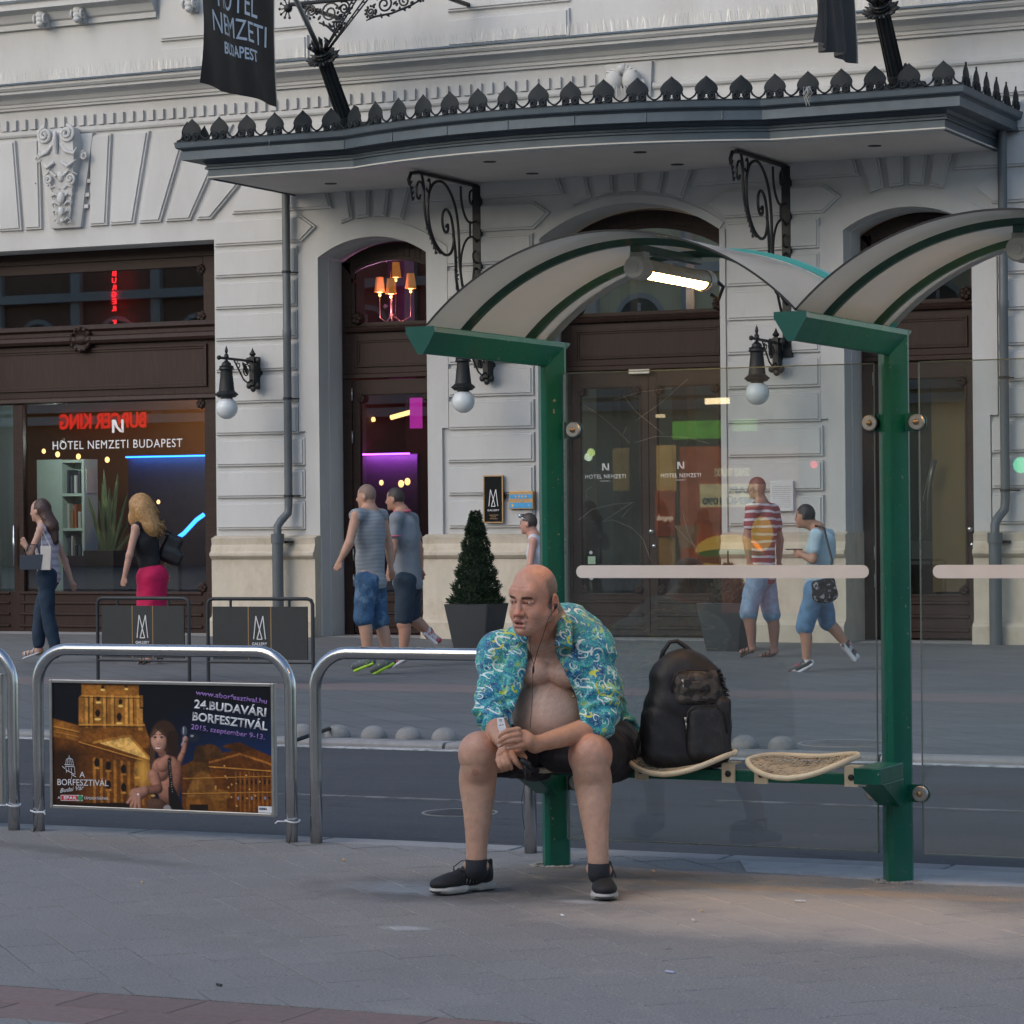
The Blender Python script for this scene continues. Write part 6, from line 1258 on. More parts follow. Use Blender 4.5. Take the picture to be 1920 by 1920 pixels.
# ------------------------------------------------------------------ smooth bodies: distance field -> one continuous mesh
RV=np.array([_c,_s,0.]); FV=np.array([-_s,_c,0.]); ZV=np.array([0,0,1.])
def W3(p): return np.array([p[0],p[1],p[2]],float)
def px(u,v,D): return W3(PD(u,v,D))
class SDF:
    def __init__(s,k=.02): s.P=[]; s.k=k
    def cap(s,a,b,ra,rb=None,k=None,op='u',flat=None):
        rb=ra if rb is None else rb; s.P.append(('c',W3(a),W3(b),ra,rb,s.k if k is None else k,op,flat)); return s
    def chain(s,pts,rs,k=None,op='u'):
        Q=[np.append(W3(p),r) for p,r in zip(pts,rs)]; n=len(Q); S=[]; m=5 if n>2 else 1     # a smooth path of short pieces, no swelling where they meet
        for i in range(n-1):
            a,b,c,d=Q[max(i-1,0)],Q[i],Q[i+1],Q[min(i+2,n-1)]
            for j in range(m): f=j/m; S.append(.5*(2*b+(c-a)*f+(2*a-5*b+4*c-d)*f*f+(3*b-a-3*c+d)*f**3))
        S.append(Q[-1])
        kk=s.k if k is None else k
        for i in range(len(S)-1): s.cap(S[i][:3],S[i+1][:3],S[i][3],S[i+1][3],kk if i<2 else min(kk,.003),op)
        return s
    def ell(s,c,r,ax=None,k=None,op='u'):
        ax=np.eye(3) if ax is None else np.array(ax,float); s.P.append(('e',W3(c),np.array(r,float),ax,None,s.k if k is None else k,op,None)); return s
    def box(s,c,h,ax=None,rad=.02,k=None,op='u'):
        ax=np.eye(3) if ax is None else np.array(ax,float); s.P.append(('b',W3(c),np.array(h,float),ax,rad,s.k if k is None else k,op,None)); return s
    def bounds(s,m=.03):
        lo=np.full(3,1e9); hi=-lo
        for q in s.P:
            if q[6]!='u': continue
            if q[0]=='c': l=np.minimum(q[1]-q[3],q[2]-q[4]); h=np.maximum(q[1]+q[3],q[2]+q[4])
            else:
                e=np.abs(q[3]).T@q[2]; l=q[1]-e; h=q[1]+e
            lo=np.minimum(lo,l); hi=np.maximum(hi,h)
        return lo-m,hi+m
    def grid(s,lo,hi,h,mod=None):
        n=np.ceil((hi-lo)/h).astype(int)+1; ax=[(lo[i]+h*np.arange(n[i])).astype(np.float32) for i in range(3)]
        D=np.full(tuple(n),.5,np.float32)
        for t,a,b,c,d,k,op,fl in s.P:
            if t=='c': l=np.minimum(a-c,b-d); hh=np.maximum(a+c,b+d)
            else: e=np.abs(c).T@b; l=a-e; hh=a+e
            m=k+.03; i0=np.clip(np.floor((l-m-lo)/h).astype(int),0,n); i1=np.clip(np.ceil((hh+m-lo)/h).astype(int)+1,0,n)
            if np.any(i1<=i0): continue
            sl=tuple(slice(i0[i],i1[i]) for i in range(3)); X=ax[0][sl[0]][:,None,None]; Y=ax[1][sl[1]][None,:,None]; Z=ax[2][sl[2]][None,None,:]
            if t=='c':
                ba=b-a; L=float(ba@ba)+1e-12; q=np.clip(((X-a[0])*ba[0]+(Y-a[1])*ba[1]+(Z-a[2])*ba[2])/L,0,1)
                v=np.sqrt((X-a[0]-q*ba[0])**2+(Y-a[1]-q*ba[1])**2+(Z-a[2]-q*ba[2])**2)-(c+(d-c)*q)
            else:
                x,y,z=X-a[0],Y-a[1],Z-a[2]; u0,u1,u2=[c[i][0]*x+c[i][1]*y+c[i][2]*z for i in range(3)]
                if t=='e':
                    k0=np.sqrt((u0/b[0])**2+(u1/b[1])**2+(u2/b[2])**2); k1=np.sqrt((u0/b[0]**2)**2+(u1/b[1]**2)**2+(u2/b[2]**2)**2)+1e-9; v=k0*(k0-1)/k1
                else:
                    q0,q1,q2=np.abs(u0)-b[0]+d,np.abs(u1)-b[1]+d,np.abs(u2)-b[2]+d
                    v=np.sqrt(np.maximum(q0,0)**2+np.maximum(q1,0)**2+np.maximum(q2,0)**2)+np.minimum(np.maximum(q0,np.maximum(q1,q2)),0)-d
            S=D[sl]
            if op=='u': hh_=np.maximum(k-np.abs(S-v),0)/max(k,1e-6); D[sl]=np.minimum(S,v)-hh_*hh_*k*.25
            else: hh_=np.maximum(k-np.abs(S+v),0)/max(k,1e-6); D[sl]=np.maximum(S,-v)+hh_*hh_*k*.25
        if mod is not None:
            I=np.nonzero(np.abs(D)<.035); p=np.stack([ax[i][I[i]] for i in range(3)],-1); D[I]=mod(p,D[I]).astype(np.float32)
        return D
def nets(D,lo,h,keep=None):
    ins=D<0; n=D.shape
    c=ins[:-1,:-1,:-1].astype(np.int8)
    for a in (0,1):
        for b in (0,1):
            for d in (0,1):
                if a+b+d: c+=ins[a:n[0]-1+a,b:n[1]-1+b,d:n[2]-1+d]
    act=(c>0)&(c<8); I=np.nonzero(act); ids=np.full(c.shape,-1,np.int32); ids[I]=np.arange(len(I[0]))
    acc=np.zeros((len(I[0]),3)); cnt=np.zeros(len(I[0]))
    for ax_ in range(3):
        o=[q for q in range(3) if q!=ax_]
        for b0 in (0,1):
            for b1 in (0,1):
                off=[0,0,0]; off[o[0]]=b0; off[o[1]]=b1; J=tuple(I[q]+off[q] for q in range(3)); off2=list(off); off2[ax_]+=1; K=tuple(I[q]+off2[q] for q in range(3))
                f0,f1=D[J],D[K]; m=(f0<0)!=(f1<0); t=np.where(m,f0/np.where(m,f0-f1,1),0)
                p=np.zeros((len(t),3)); 
                for q in range(3): p[:,q]=off[q]
                p[:,ax_]+=t; acc+=p*m[:,None]; cnt+=m
    V=np.stack(I,-1)+acc/cnt[:,None]; V=V*h+lo; F=[]
    for ax_ in range(3):
        o=[q for q in range(3) if q!=ax_]; s0=[slice(None)]*3; s1=[slice(None)]*3; s0[ax_]=slice(0,n[ax_]-1); s1[ax_]=slice(1,n[ax_])
        for q in o: s0[q]=slice(1,n[q]-1); s1[q]=slice(1,n[q]-1)
        A,B=ins[tuple(s0)],ins[tuple(s1)]; E=np.nonzero(A!=B); flip=A[E]
        base=[E[q]+(1 if q!=ax_ else 0) for q in range(3)]
        def cid(d0,d1): J=list(base); J[o[0]]=J[o[0]]-d0; J[o[1]]=J[o[1]]-d1; return ids[tuple(J)]
        q=np.stack([cid(1,1),cid(0,1),cid(0,0),cid(1,0)],-1)
        if ax_==1: flip=~flip
        q[~flip]=q[~flip][:,::-1]; F.append(q)
    F=np.concatenate(F)
    if keep is not None:
        ce=V[F].mean(1); F=F[keep(ce)]; used=np.zeros(len(V),bool); used[F.ravel()]=True; mp=np.cumsum(used)-1; V=V[used]; F=mp[F]
    return V,F
def smooth_v(V,F,it=1,f=.5):
    E=np.concatenate([F[:,[0,1]],F[:,[1,2]],F[:,[2,3]],F[:,[3,0]]]); 
    for _ in range(it):
        S=np.zeros_like(V); C=np.zeros(len(V)); np.add.at(S,E[:,0],V[E[:,1]]); np.add.at(S,E[:,1],V[E[:,0]]); np.add.at(C,E[:,0],1); np.add.at(C,E[:,1],1)
        V=V*(1-f)+f*S/np.maximum(C,1)[:,None]
    return V
def mesh_np(name,V,F,mat,parent,col=None,smooth=True):
    pl=np.array(wl(parent)) if parent else np.zeros(3); me=bpy.data.meshes.new(name); me.vertices.add(len(V)); me.vertices.foreach_set("co",(V-pl).astype(np.float32).ravel())
    me.loops.add(F.size); me.loops.foreach_set("vertex_index",F.ravel().astype(np.int32)); me.polygons.add(len(F)); me.polygons.foreach_set("loop_start",np.arange(0,F.size,F.shape[1],dtype=np.int32)); me.update()
    if col is not None: setcol(me,col)
    return link(name,me,mat,parent,Vector(pl),smooth)
def body(name,s,h,mat,parent,colf=None,mod=None,fine=(),keep=None,it=1):
    lo,hi=s.bounds(); Vs=[];Fs=[]; n=0
    def inb(p,b,m=0): return np.all((p>b[0]+m)&(p<b[1]-m),axis=1)
    for b in fine:
        hb=b[2]; D=s.grid(np.maximum(lo,b[0]),np.minimum(hi,b[1]),hb,mod); V,F=nets(D,np.maximum(lo,b[0]),hb,(lambda c:keep(c)) if keep else None); V=smooth_v(V,F,it) if it else V; Vs.append(V);Fs.append(F+n); n+=len(V)
    def kp(c):
        m=np.ones(len(c),bool)
        for b in fine: m&=~inb(c,b,.006)
        if keep: m&=keep(c)
        return m
    D=s.grid(lo,hi,h,mod); V,F=nets(D,lo,h,kp if (fine or keep) else None); V=smooth_v(V,F,it) if it else V; Vs.append(V);Fs.append(F+n)
    V=np.concatenate(Vs);F=np.concatenate(Fs); return mesh_np(name,V,F,mat,parent,colf(V) if colf else None)
def wav(p,f,seed=0):     # cheap smooth noise -1..1
    r=np.random.RandomState(seed); o=0
    for k in range(5):
        d=r.randn(3); d/=np.linalg.norm(d); o=o+np.sin(p@(d*f*(1+.5*k))+r.rand()*6.28)*(1/(1+.4*k))
    return o/2.4
def axes(yaw,pitch=0,roll=0):      # yaw turned to picture left; rows: x (right in picture), y (back), z up
    a=R(yaw); x=math.cos(a)*RV-math.sin(a)*FV; y=math.sin(a)*RV+math.cos(a)*FV
    b=R(pitch); y2=math.cos(b)*y+math.sin(b)*ZV; z2=math.cos(b)*ZV-math.sin(b)*y
    c=R(roll); x3=math.cos(c)*x+math.sin(c)*z2; z3=-math.sin(c)*x+math.cos(c)*z2
    return np.array([x3,y2,z3])
def sstep(a,b,x): t=np.clip((x-a)/(b-a),0,1); return t*t*(3-2*t)
# ------------------------------------------------------------------ the sitting man
man=thing('person',(-4.86,10.7,0),'bald heavy man in open blue green patterned shirt sitting on the bench','person')
skinm=attrmat("skin",.45,sss=.10,var=.13,vs=38,bump=.0022,bs=150,spec=.5)
HC=px(1001,1116,11.50); HA=axes(36,7,-3)
def hp(x,y,z): return HC+HA[0]*x+HA[1]*y+HA[2]*z
hipR,hipL=px(1004,1408,12.02),px(1132,1408,11.90); knR,knL=px(899,1408,11.52),px(1106,1413,11.42); anR,anL=px(893,1615,11.50),px(1123,1622,11.33)
shR,shL=px(936,1222,11.74),px(1110,1210,11.62); elR,elL=px(925,1352,11.60),px(1128,1357,11.50); wrR,wrL=px(951,1398,11.33),px(1003,1396,11.28)
B=SDF(.03)
# trunk
B.ell(px(1068,1385,11.93),(.185,.14,.12),axes(25),.05)
B.cap(px(1062,1370,11.90),px(1050,1215,11.80),.135,.125,.06)
B.ell(px(1034,1330,11.74),(.165,.15,.145),axes(22,-6),.05)          # belly
B.ell(px(1034,1352,11.70),(.135,.12,.09),axes(22),.05)
B.ell(px(1045,1235,11.76),(.185,.125,.135),axes(18,-4),.05)         # rib cage
B.ell(px(1001,1260,11.655),(.076,.055,.054),axes(18,-4),.019); B.ell(px(1064,1264,11.612),(.078,.055,.054),axes(18,-4),.019)   # chest
B.cap(px(1050,1180,11.78),shL,.078,.062,.05); B.cap(px(1035,1197,11.78),shR,.075,.062,.05); B.cap(px(1045,1180,11.76),px(1085,1193,11.72),.062,.06,.04)
B.cap(px(1016,1214,11.655),px(1080,1198,11.62),.018,.016,.03); B.cap(px(1010,1214,11.66),px(965,1206,11.70),.018,.016,.03)  # collar bones
# legs
def leg(hip,kn,an,side):
    th=hip*.5+kn*.5; B.chain([hip,th,kn+(hip-kn)*.12],[.108,.098,.076],.04)
    ca=kn*.72+an*.28+FV*.030+RV*side*.004; c2=kn*.45+an*.55+FV*.012
    B.chain([kn-ZV*.005,kn*.87+an*.13,ca,c2,kn*.15+an*.85,an-ZV*.03],[.076,.0735,.0745,.058,.043,.0405],.04); B.ell(kn-FV*.032+ZV*.008,(.052,.042,.056),axes(15),.035); B.ell(kn-FV*.038-ZV*.050,(.034,.03,.040),axes(15),.03)
leg(hipR,knR,anR,-1); leg(hipL,knL,anL,1)
for a in (anR,anL): B.ell(a-ZV*.02+RV*.036,(.015,.017,.017),None,.015); B.ell(a-ZV*.015-RV*.036,(.015,.017,.017),None,.015)
# neck
B.chain([px(1046,1192,11.76),px(1034,1165,11.68),px(1018,1138,11.56)],[.074,.066,.066],.03)
B.cap(hp(.07,.03,-.07),px(1022,1206,11.66),.018,.014,.025)
B.cap(px(995,1178,11.56),px(1012,1208,11.66),.042,.04,.04)
# head
B.ell(hp(0,.008,.028),(.083,.103,.094),HA,.02); B.ell(hp(0,-.038,-.05),(.068,.064,.086),HA,.03); B.ell(hp(0,-.055,-.105),(.050,.040,.042),HA,.03); B.cap(hp(0,-.088,-.125),hp(0,-.090,-.128),.022,k=.02)
B.cap(hp(-.055,.01,-.075),hp(-.022,-.075,-.122),.024,.018,.03); B.cap(hp(.055,.01,-.075),hp(.022,-.075,-.122),.024,.018,.03)
B.ell(hp(-.044,-.062,-.062),(.026,.028,.036),HA,.02); B.ell(hp(.044,-.062,-.062),(.026,.028,.036),HA,.02)
B.cap(hp(-.048,-.076,.008),hp(-.014,-.095,.004),.010,.011,.016); B.cap(hp(.048,-.076,.008),hp(.014,-.095,.004),.010,.011,.016); B.cap(hp(-.04,-.08,.03),hp(.04,-.08,.03),.016,k=.03)
B.cap(hp(0,-.096,-.004),hp(0,-.112,-.050),.0085,.0125,.012); B.ell(hp(0,-.118,-.057),(.0155,.0145,.0125),HA,.008); B.ell(hp(-.015,-.106,-.060),(.009,.011,.009),HA,.006); B.ell(hp(.015,-.106,-.060),(.009,.011,.009),HA,.006)
for s_ in (-1,1):
    B.ell(hp(s_*.036,-.096,-.014),(.022,.020,.012),HA,.012,'s'); B.ell(hp(s_*.035,-.076,-.015),(.0155,.0155,.0150),HA,.003)
    B.cap(hp(s_*.052,-.083,-.012),hp(s_*.021,-.094,-.009),.0062,k=.005); B.cap(hp(s_*.050,-.083,-.0235),hp(s_*.023,-.092,-.0245),.0042,k=.006); B.cap(hp(s_*.046,-.082,-.038),hp(s_*.024,-.092,-.036),.004,k=.009)
    B.cap(hp(s_*.024,-.100,-.060),hp(s_*.036,-.084,-.088),.0035,.003,.006,'s')
    B.ell(hp(s_*.008,-.118,-.069),(.004,.005,.0035),HA,.002,'s')
    # ear
    B.ell(hp(s_*.086,.024,-.025),(.009,.021,.034),HA@np.eye(3),.006); B.ell(hp(s_*.094,.018,-.022),(.006,.011,.020),HA,.004,'s'); B.ell(hp(s_*.085,.012,-.052),(.009,.010,.012),HA,.006)
B.cap(hp(-.021,-.104,-.089),hp(.021,-.104,-.089),.0085,k=.006); B.cap(hp(-.018,-.104,-.109),hp(.018,-.104,-.109),.0092,k=.006); B.ell(hp(0,-.112,-.099),(.022,.013,.0055),HA,.003,'s')
B.cap(hp(-.02,-.115,-.118),hp(.02,-.115,-.118),.004,k=.008,op='s')
for z in (.045,.055): B.cap(hp(-.045,-.093,z+.003),hp(.0,-.104,z-.004),.0022,k=.004,op='s'); B.cap(hp(.0,-.104,z-.004),hp(.045,-.093,z+.003),.0022,k=.004,op='s')
# arms
B.chain([shL,elL],[.062,.05],.012); B.chain([shR,elR],[.062,.05],.012)
m1=elL*.6+wrL*.4+ZV*(-.005); B.chain([elL,m1,wrL],[.046,.044,.030],.010); m2=elR*.55+wrR*.45; B.chain([elR,m2,wrR],[.048,.046,.031],.010)
# left hand lying over the right wrist
Dh=11.235
B.chain([wrL,px(990,1390,11.25)],[.030,.030],.02); B.ell(px(981,1384,11.25),(.036,.019,.034),axes(-8),.015)
for pts,rs in (([(972,1368,11.235),(948,1372,11.215),(937,1382,11.235)],[.0115,.0105,.0085]),([(972,1377,11.228),(948,1383,11.205),(936,1392,11.23)],[.0118,.0105,.0088]),([(974,1387,11.228),(953,1390,11.205),(936,1398,11.235)],[.0115,.0102,.0085]),([(980,1397,11.235),(965,1400,11.215),(950,1402,11.225)],[.0108,.0095,.0080]),([(985,1400,11.28),(972,1408,11.31),(965,1412,11.33)],[.013,.012,.010])):
    B.chain([px(*p) for p in pts],rs,.0045)
for u,v in ((972,1367),(971,1377),(973,1387)): B.ell(px(u,v,11.226),(.009,.007,.009),axes(0),.008)
# right hand hanging, fingers round the black grip
B.chain([wrR,px(947,1409,11.31)],[.030,.027],.02); B.ell(px(946,1417,11.305),(.034,.020,.026),axes(0),.014)
for pts,rs in (([(959,1412,11.295),(967,1427,11.27),(978,1438,11.285)],[.0125,.0115,.0095]),([(949,1417,11.285),(953,1430,11.268),(958,1440,11.285)],[.0122,.0112,.0095]),([(941,1422,11.288),(946,1433,11.272),(950,1442,11.290)],[.0115,.0105,.0092]),([(934,1424,11.295),(938,1436,11.282),(943,1444,11.298)],[.0105,.0095,.0085]),([(965,1408,11.32),(976,1413,11.315),(984,1421,11.31)],[.014,.0128,.0105])):
    B.chain([px(*p) for p in pts],rs,.0045)
def mancol(V):
    n=len(V); q=(V-HC)@HA.T; x,y,z=q.T; C=np.tile(np.array([.55,.35,.275]),(n,1))
    zz=V[:,2]; nz=wav(V,60,1)*.5+wav(V,140,2)*.5
    D_=V@FV; lat=V@RV
    # arms, legs, neck and head are more tanned than the trunk
    headm=((V-HC)@ZV>-.20)&(np.linalg.norm(V-HC,axis=1)<.22); leg_=(zz<.66)&(D_<11.62)
    def near(a,b,r): 
        ba=b-a; t=np.clip(((V-a)@ba)/(ba@ba),0,1); return np.linalg.norm(V-a-t[:,None]*ba,axis=1)<r
    arm=near(elL,wrL,.075)|near(elR,wrR,.075)|near(wrL,px(940,1390,11.23),.07)|near(px(946,1400,11.3),px(960,1445,11.28),.055)
    legm=near(knR,anR,.11)|near(knL,anL,.11)|near(hipR,knR,.13)|near(hipL,knL,.12)
    C[legm]=(.47,.275,.195); C[arm]=(.49,.255,.165); C[headm]=(.56,.285,.20)
    mo=wav(V,45,5); C[legm]*=(1-.05*mo[legm])[:,None]
    for (u,v,D,r) in ((890,1450,11.44,.014),(880,1470,11.43,.012),(893,1483,11.43,.010),(900,1552,11.45,.010),(1125,1505,11.36,.009),(870,1490,11.43,.008)): 
        C[np.linalg.norm(V-px(u,v,D),axis=1)<r*1.2]*=np.array([.84,.70,.68])
    kn=near(knR,knR+.001,.09)|near(knL,knL+.001,.09); C[kn&(z<9)]*=np.array([1.06,.98,.98])
    # chest hair shading and tan line
    ch=near(px(1035,1225,11.62),px(1035,1290,11.60),.12); C[ch]*=(.97-.07*np.clip(wav(V[ch],210,7)+wav(V[ch],320,8),-1,1))[:,None]
    H=headm
    C[H]*=(1+.05*nz[H])[:,None]*np.array([1,.97,.96])
    bl_=wav(V,34,15); C*=(1+.05*bl_)[:,None]; C[:,1]*=1-.04*wav(V,22,16); C[:,2]*=1-.05*wav(V,22,16)
    def blob(cx,cz,rx,rz,yy=-.03): return H&(((x-cx)/rx)**2+((z-cz)/rz)**2<1)&(y<yy)
    for s_ in (-1,1):
        br=H&(np.abs(z-(.006+.10*np.abs(np.abs(x)-.034)*-1))<.0052)&(np.abs(x-s_*.034)<.021)&(y<-.06); C[br]=(.10,.055,.038)
        C[blob(s_*.036,-.015,.024,.013,-.05)]*=np.array([.80,.72,.72]); C[blob(s_*.036,-.034,.020,.007,-.05)]*=.88
    C[blob(0,-.0985,.020,.0045,-.08)]=(.05,.015,.012); C[blob(0,-.0955,.010,.0022,-.08)]=(.45,.40,.33)
    C[blob(0,-.089,.024,.0068,-.09)&(z>-.094)]=(.33,.11,.09); C[blob(0,-.109,.021,.0078,-.09)]=(.42,.17,.15)
    C[blob(0,-.055,.024,.020,-.09)]*=np.array([1.05,.86,.84]); bd=H&(z<-.075)&(y<.01)&(z>-.16)&~blob(0,-.10,.026,.016,-.08); C[bd]*=np.where(wav(V[bd],500,9)>0,.86,.94)[:,None]*np.array([.96,1,1.02])
    ear=H&(np.abs(x)>.083); C[ear]*=np.array([1.08,.85,.82])
    hl=-.012-.22*np.clip(z,0,.2)+.15*np.clip(.02-z,0,.05); hair=H&(y>hl)&(z<.098-.30*np.clip(.075-y,0,.2))&(z>-.085)&(~ear|((y>.05)|(y<.0)))&(np.sqrt(x*x+(y)**2)>.05)
    sp=wav(V,600,11)*.5+wav(V,900,12)*.5; hw_=sstep(-.012,.014,y-hl+.006*sp)*sstep(-.010,.016,.094-.26*np.clip(.075-y,0,.2)-z+.006*sp)*sstep(-.095,-.075,z)*H*(~ear|((y>.05)|(y<.0)))*(np.sqrt(x*x+y*y)>.05); hc_=np.array([.155,.12,.092])[None]*(1+.38*sp)[:,None]; C=C*(1-hw_*.9)[:,None]+hc_*(hw_*.9)[:,None]
    edge=H&(hw_<.1)&(y>hl-.018)&(z<.10)&(z>-.03)&(sp>.1)&(y>-.04); C[edge]*=.86
    nl=near(px(936,1398,11.22),px(936,1398,11.225),.009)|near(px(951,1402,11.21),px(951,1402,11.212),.009)|near(px(981,1440,11.275),px(981,1440,11.28),.007); C[nl]=(.62,.42,.36)
    return np.clip(C,0,1)
hb=(HC-np.array([.16,.16,.20]),HC+np.array([.16,.16,.17]),.0024); hc=px(960,1405,11.27); hb2=(hc-np.array([.10,.09,.10]),hc+np.array([.09,.09,.09]),.0024)
body('body',B,.0045,skinm,man,mancol,fine=(hb,hb2),keep=None)
# eyes
for s_ in (-1,1):
    b=SDF(.001); c=hp(s_*.036,-.0865,-.0145); gz=(-HA[1]*.95-RV*.28+ZV*.05); gz/=np.linalg.norm(gz)
    b.ell(c+gz*.001,(.0118,.0095,.0068),HA,.001)
    def ec(V,c=c,gz=gz):
        w_=V-c; a=w_-(w_@gz)[:,None]*gz; d=np.linalg.norm(a,axis=1); C=np.tile(np.array([.40,.36,.34]),(len(V),1)); C[d<.0058]=(.10,.085,.065); C[d<.0024]=(.006,.006,.006); return C
    body('eye',b,.0011,attrmat("eyeball",.15,var=.02) if 'eyeball' not in bpy.data.materials else bpy.data.materials['eyeball'],man,ec)
# shirt -------------------------------------------------------------
S=SDF(.03)
g=.016
S.cap(px(1066,1352,11.93),px(1052,1212,11.81),.15,.14,.06); S.ell(px(1046,1236,11.76),(.20,.14,.145),axes(18,-4),.05); S.ell(px(1045,1318,11.80),(.185,.165,.13),axes(20,-4),.05)
S.cap(px(1058,1178,11.80),shL+ZV*.002,.088,.078,.05); S.cap(px(1022,1188,11.78),shR-ZV*.004,.078,.070,.05); S.cap(px(1066,1168,11.82),px(1100,1188,11.76),.074,.075,.04); S.cap(px(975,1196,11.68),shR,.05,.066,.04); S.cap(px(1056,1188,11.70),px(1080,1206,11.66),.055,.06,.03)
S.ell(px(1001,1258,11.65),(.090,.066,.070),axes(18,-4),.03); S.ell(px(1066,1260,11.615),(.092,.066,.070),axes(18,-4),.03)
sL=elL*.86+shL*.14; sR=elR*.88+shR*.12
S.chain([shL+RV*.004,shL*.5+elL*.5+RV*.008,sL],[.080,.074,.078],.03); S.chain([shR-RV*.004,shR*.5+elR*.5-RV*.004,sR],[.078,.068,.074],.03)
S.cap(sL+(wrL-sL)*.03,elL+(wrL-elL)*.16+ZV*.010,.072,.060,.02); S.cap(sR,elR+(wrR-elR)*.10+ZV*.01,.070,.058,.02)
cuL=elL+(wrL-elL)*.13+ZV*.010; cuR=elR+(wrR-elR)*.10+ZV*.008
S.cap(cuL-(wrL-elL)*.07,cuL+(wrL-elL)*.02,.069,.066,.006); S.cap(cuR-(wrR-elR)*.10,cuR+(wrR-elR)*.02,.067,.064,.006)
# tails: back and side of the shirt over the hips
S.chain([px(1105,1280,11.95),px(1135,1318,12.0),px(1168,1352,12.02),px(1197,1381,12.0)],[.12,.080,.048,.018],.04); S.ell(px(1168,1356,11.98),(.055,.035,.020),axes(10,0,28),.02)
S.ell(px(1080,1345,12.02),(.17,.08,.05),axes(20),.04)
# front panels hanging down
S.chain([px(972,1240,11.64),px(963,1300,11.60),px(956,1350,11.57),px(957,1366,11.56)],[.05,.045,.030,.020],.03)
S.chain([px(1076,1250,11.60),px(1092,1300,11.57),px(1100,1340,11.54)],[.05,.045,.035],.03)
OP=[(1000,1178),(990,1205),(989,1238),(985,1262),(976,1298),(963,1330),(956,1348),(961,1372),(972,1392),(1000,1420),(1120,1420),(1093,1368),(1086,1338),(1081,1306),(1062,1266),(1047,1236),(1039,1212),(1050,1176),(1047,1150),(1020,1130)]
def inpoly(u,v,P):
    m=np.zeros(len(u),bool); n=len(P); j=n-1
    for i in range(n):
        xi,yi=P[i]; xj,yj=P[j]; c=((yi>v)!=(yj>v))&(u<(xj-xi)*(v-yi)/(yj-yi+1e-9)+xi); m^=c; j=i
    return m
def proj(V):
    D=V@FV; r=V@RV; x=r/D*FPX; y=(EYE-V[:,2])/D*FPX+8; a=x+ROLL*(y); b_=y-ROLL*x; return 960+a,960+b_,D
def pdist(u,v,P):       # signed distance in px, positive inside
    d=np.full(len(u),1e9); n=len(P)
    for i in range(n):
        a=np.array(P[i],float); b_=np.array(P[(i+1)%n],float); ba=b_-a; t=np.clip(((u-a[0])*ba[0]+(v-a[1])*ba[1])/(ba@ba),0,1); d=np.minimum(d,np.hypot(u-a[0]-t*ba[0],v-a[1]-t*ba[1]))
    return np.where(inpoly(u,v,P),d,-d)
def shirtmod(p,D):
    u,v,d=proj(p); s=pdist(u,v,OP)/465.; cut=np.where(d<11.83,s,-.2)
    # folds: rings on the sleeves, drapes on the panels
    def along(a,b): ba=b-a; L=np.linalg.norm(ba); t=((p-a)@ba)/L/L; r=np.linalg.norm(p-a-np.clip(t,0,1)[:,None]*ba,axis=1); return t,r
    w_=np.zeros(len(p))
    for (a,b_,ph) in ((shL,elL,0),(shR,elR,2)):
        t,r=along(a,b_); m=sstep(.13,.085,r)*sstep(-.1,.15,t)*sstep(1.35,1.0,t); ang=wav(p,13,3)*1.8
        w_+=m*(.0050*np.sin(t*34+ang*2.2+ph)*sstep(.25,.8,t)+.0035*np.sin(t*17+ang*3+ph))
    rg=lambda q:(1-np.abs(np.sin(q)))**2.5
    cz=p@ZV; cx=p@RV; w_-=.0075*rg(cz*26+wav(p,7,71)*2.6+cx*9)*sstep(-.6,.6,wav(p,8,73)); w_-=.006*rg(cx*24-cz*13+wav(p,6,72)*2.6)*sstep(-.3,.7,wav(p,7,74)); w_+=.003*wav(p,24,21)+.002*wav(p,55,22)
    fold=.0045*np.sin((u*.9+v*.35)/7.5+wav(p,9,4)*2.2)*sstep(1190,1260,v); w_+=fold*.8
    D2=D+w_*1.25; return np.maximum(D2,cut)
shm,nt,b_=newmat("patterned_shirt"); p=pos(nt)
mp=nd(nt,"ShaderNodeMapping"); mp.inputs["Rotation"].default_value=(0,0,-TH); nt.links.new(p,mp.inputs[0]); P0=mp.outputs[0]
nA=noise_n(nt,13,5,.65,P0,1.8); base=ramp(nt,nA.outputs[0],[(.32,(.006,.05,.16)),(.42,(.015,.19,.38)),(.50,(.02,.36,.44)),(.58,(.05,.48,.42)),(.70,(.14,.46,.26))])
nB=noise_n(nt,42,6,.75,P0,2.5); rB=ramp(nt,nB.outputs[0],[(.42,0),(.485,1),(.53,0)]); c=mixc(nt,rB.outputs[0],base.outputs[0],(.003,.035,.12))
nC=noise_n(nt,23,6,.7,P0,1.2); rC=ramp(nt,nC.outputs[0],[(.57,0),(.60,.95)]); c=mixc(nt,rC.outputs[0],c,(.16,.55,.50)); nE=noise_n(nt,17,4,.6,P0,1.4); rE=ramp(nt,nE.outputs[0],[(.60,0),(.63,.85)]); c=mixc(nt,rE.outputs[0],c,(.34,.50,.12))
rC2=ramp(nt,nC.outputs[0],[(.37,.95),(.40,0)]); c=mixc(nt,rC2.outputs[0],c,(.01,.09,.20))
nD=noise_n(nt,60,3,.6,P0,3.0); rD=ramp(nt,nD.outputs[0],[(.62,0),(.645,1)]); c=mixc(nt,rD.outputs[0],c,(.58,.66,.55))
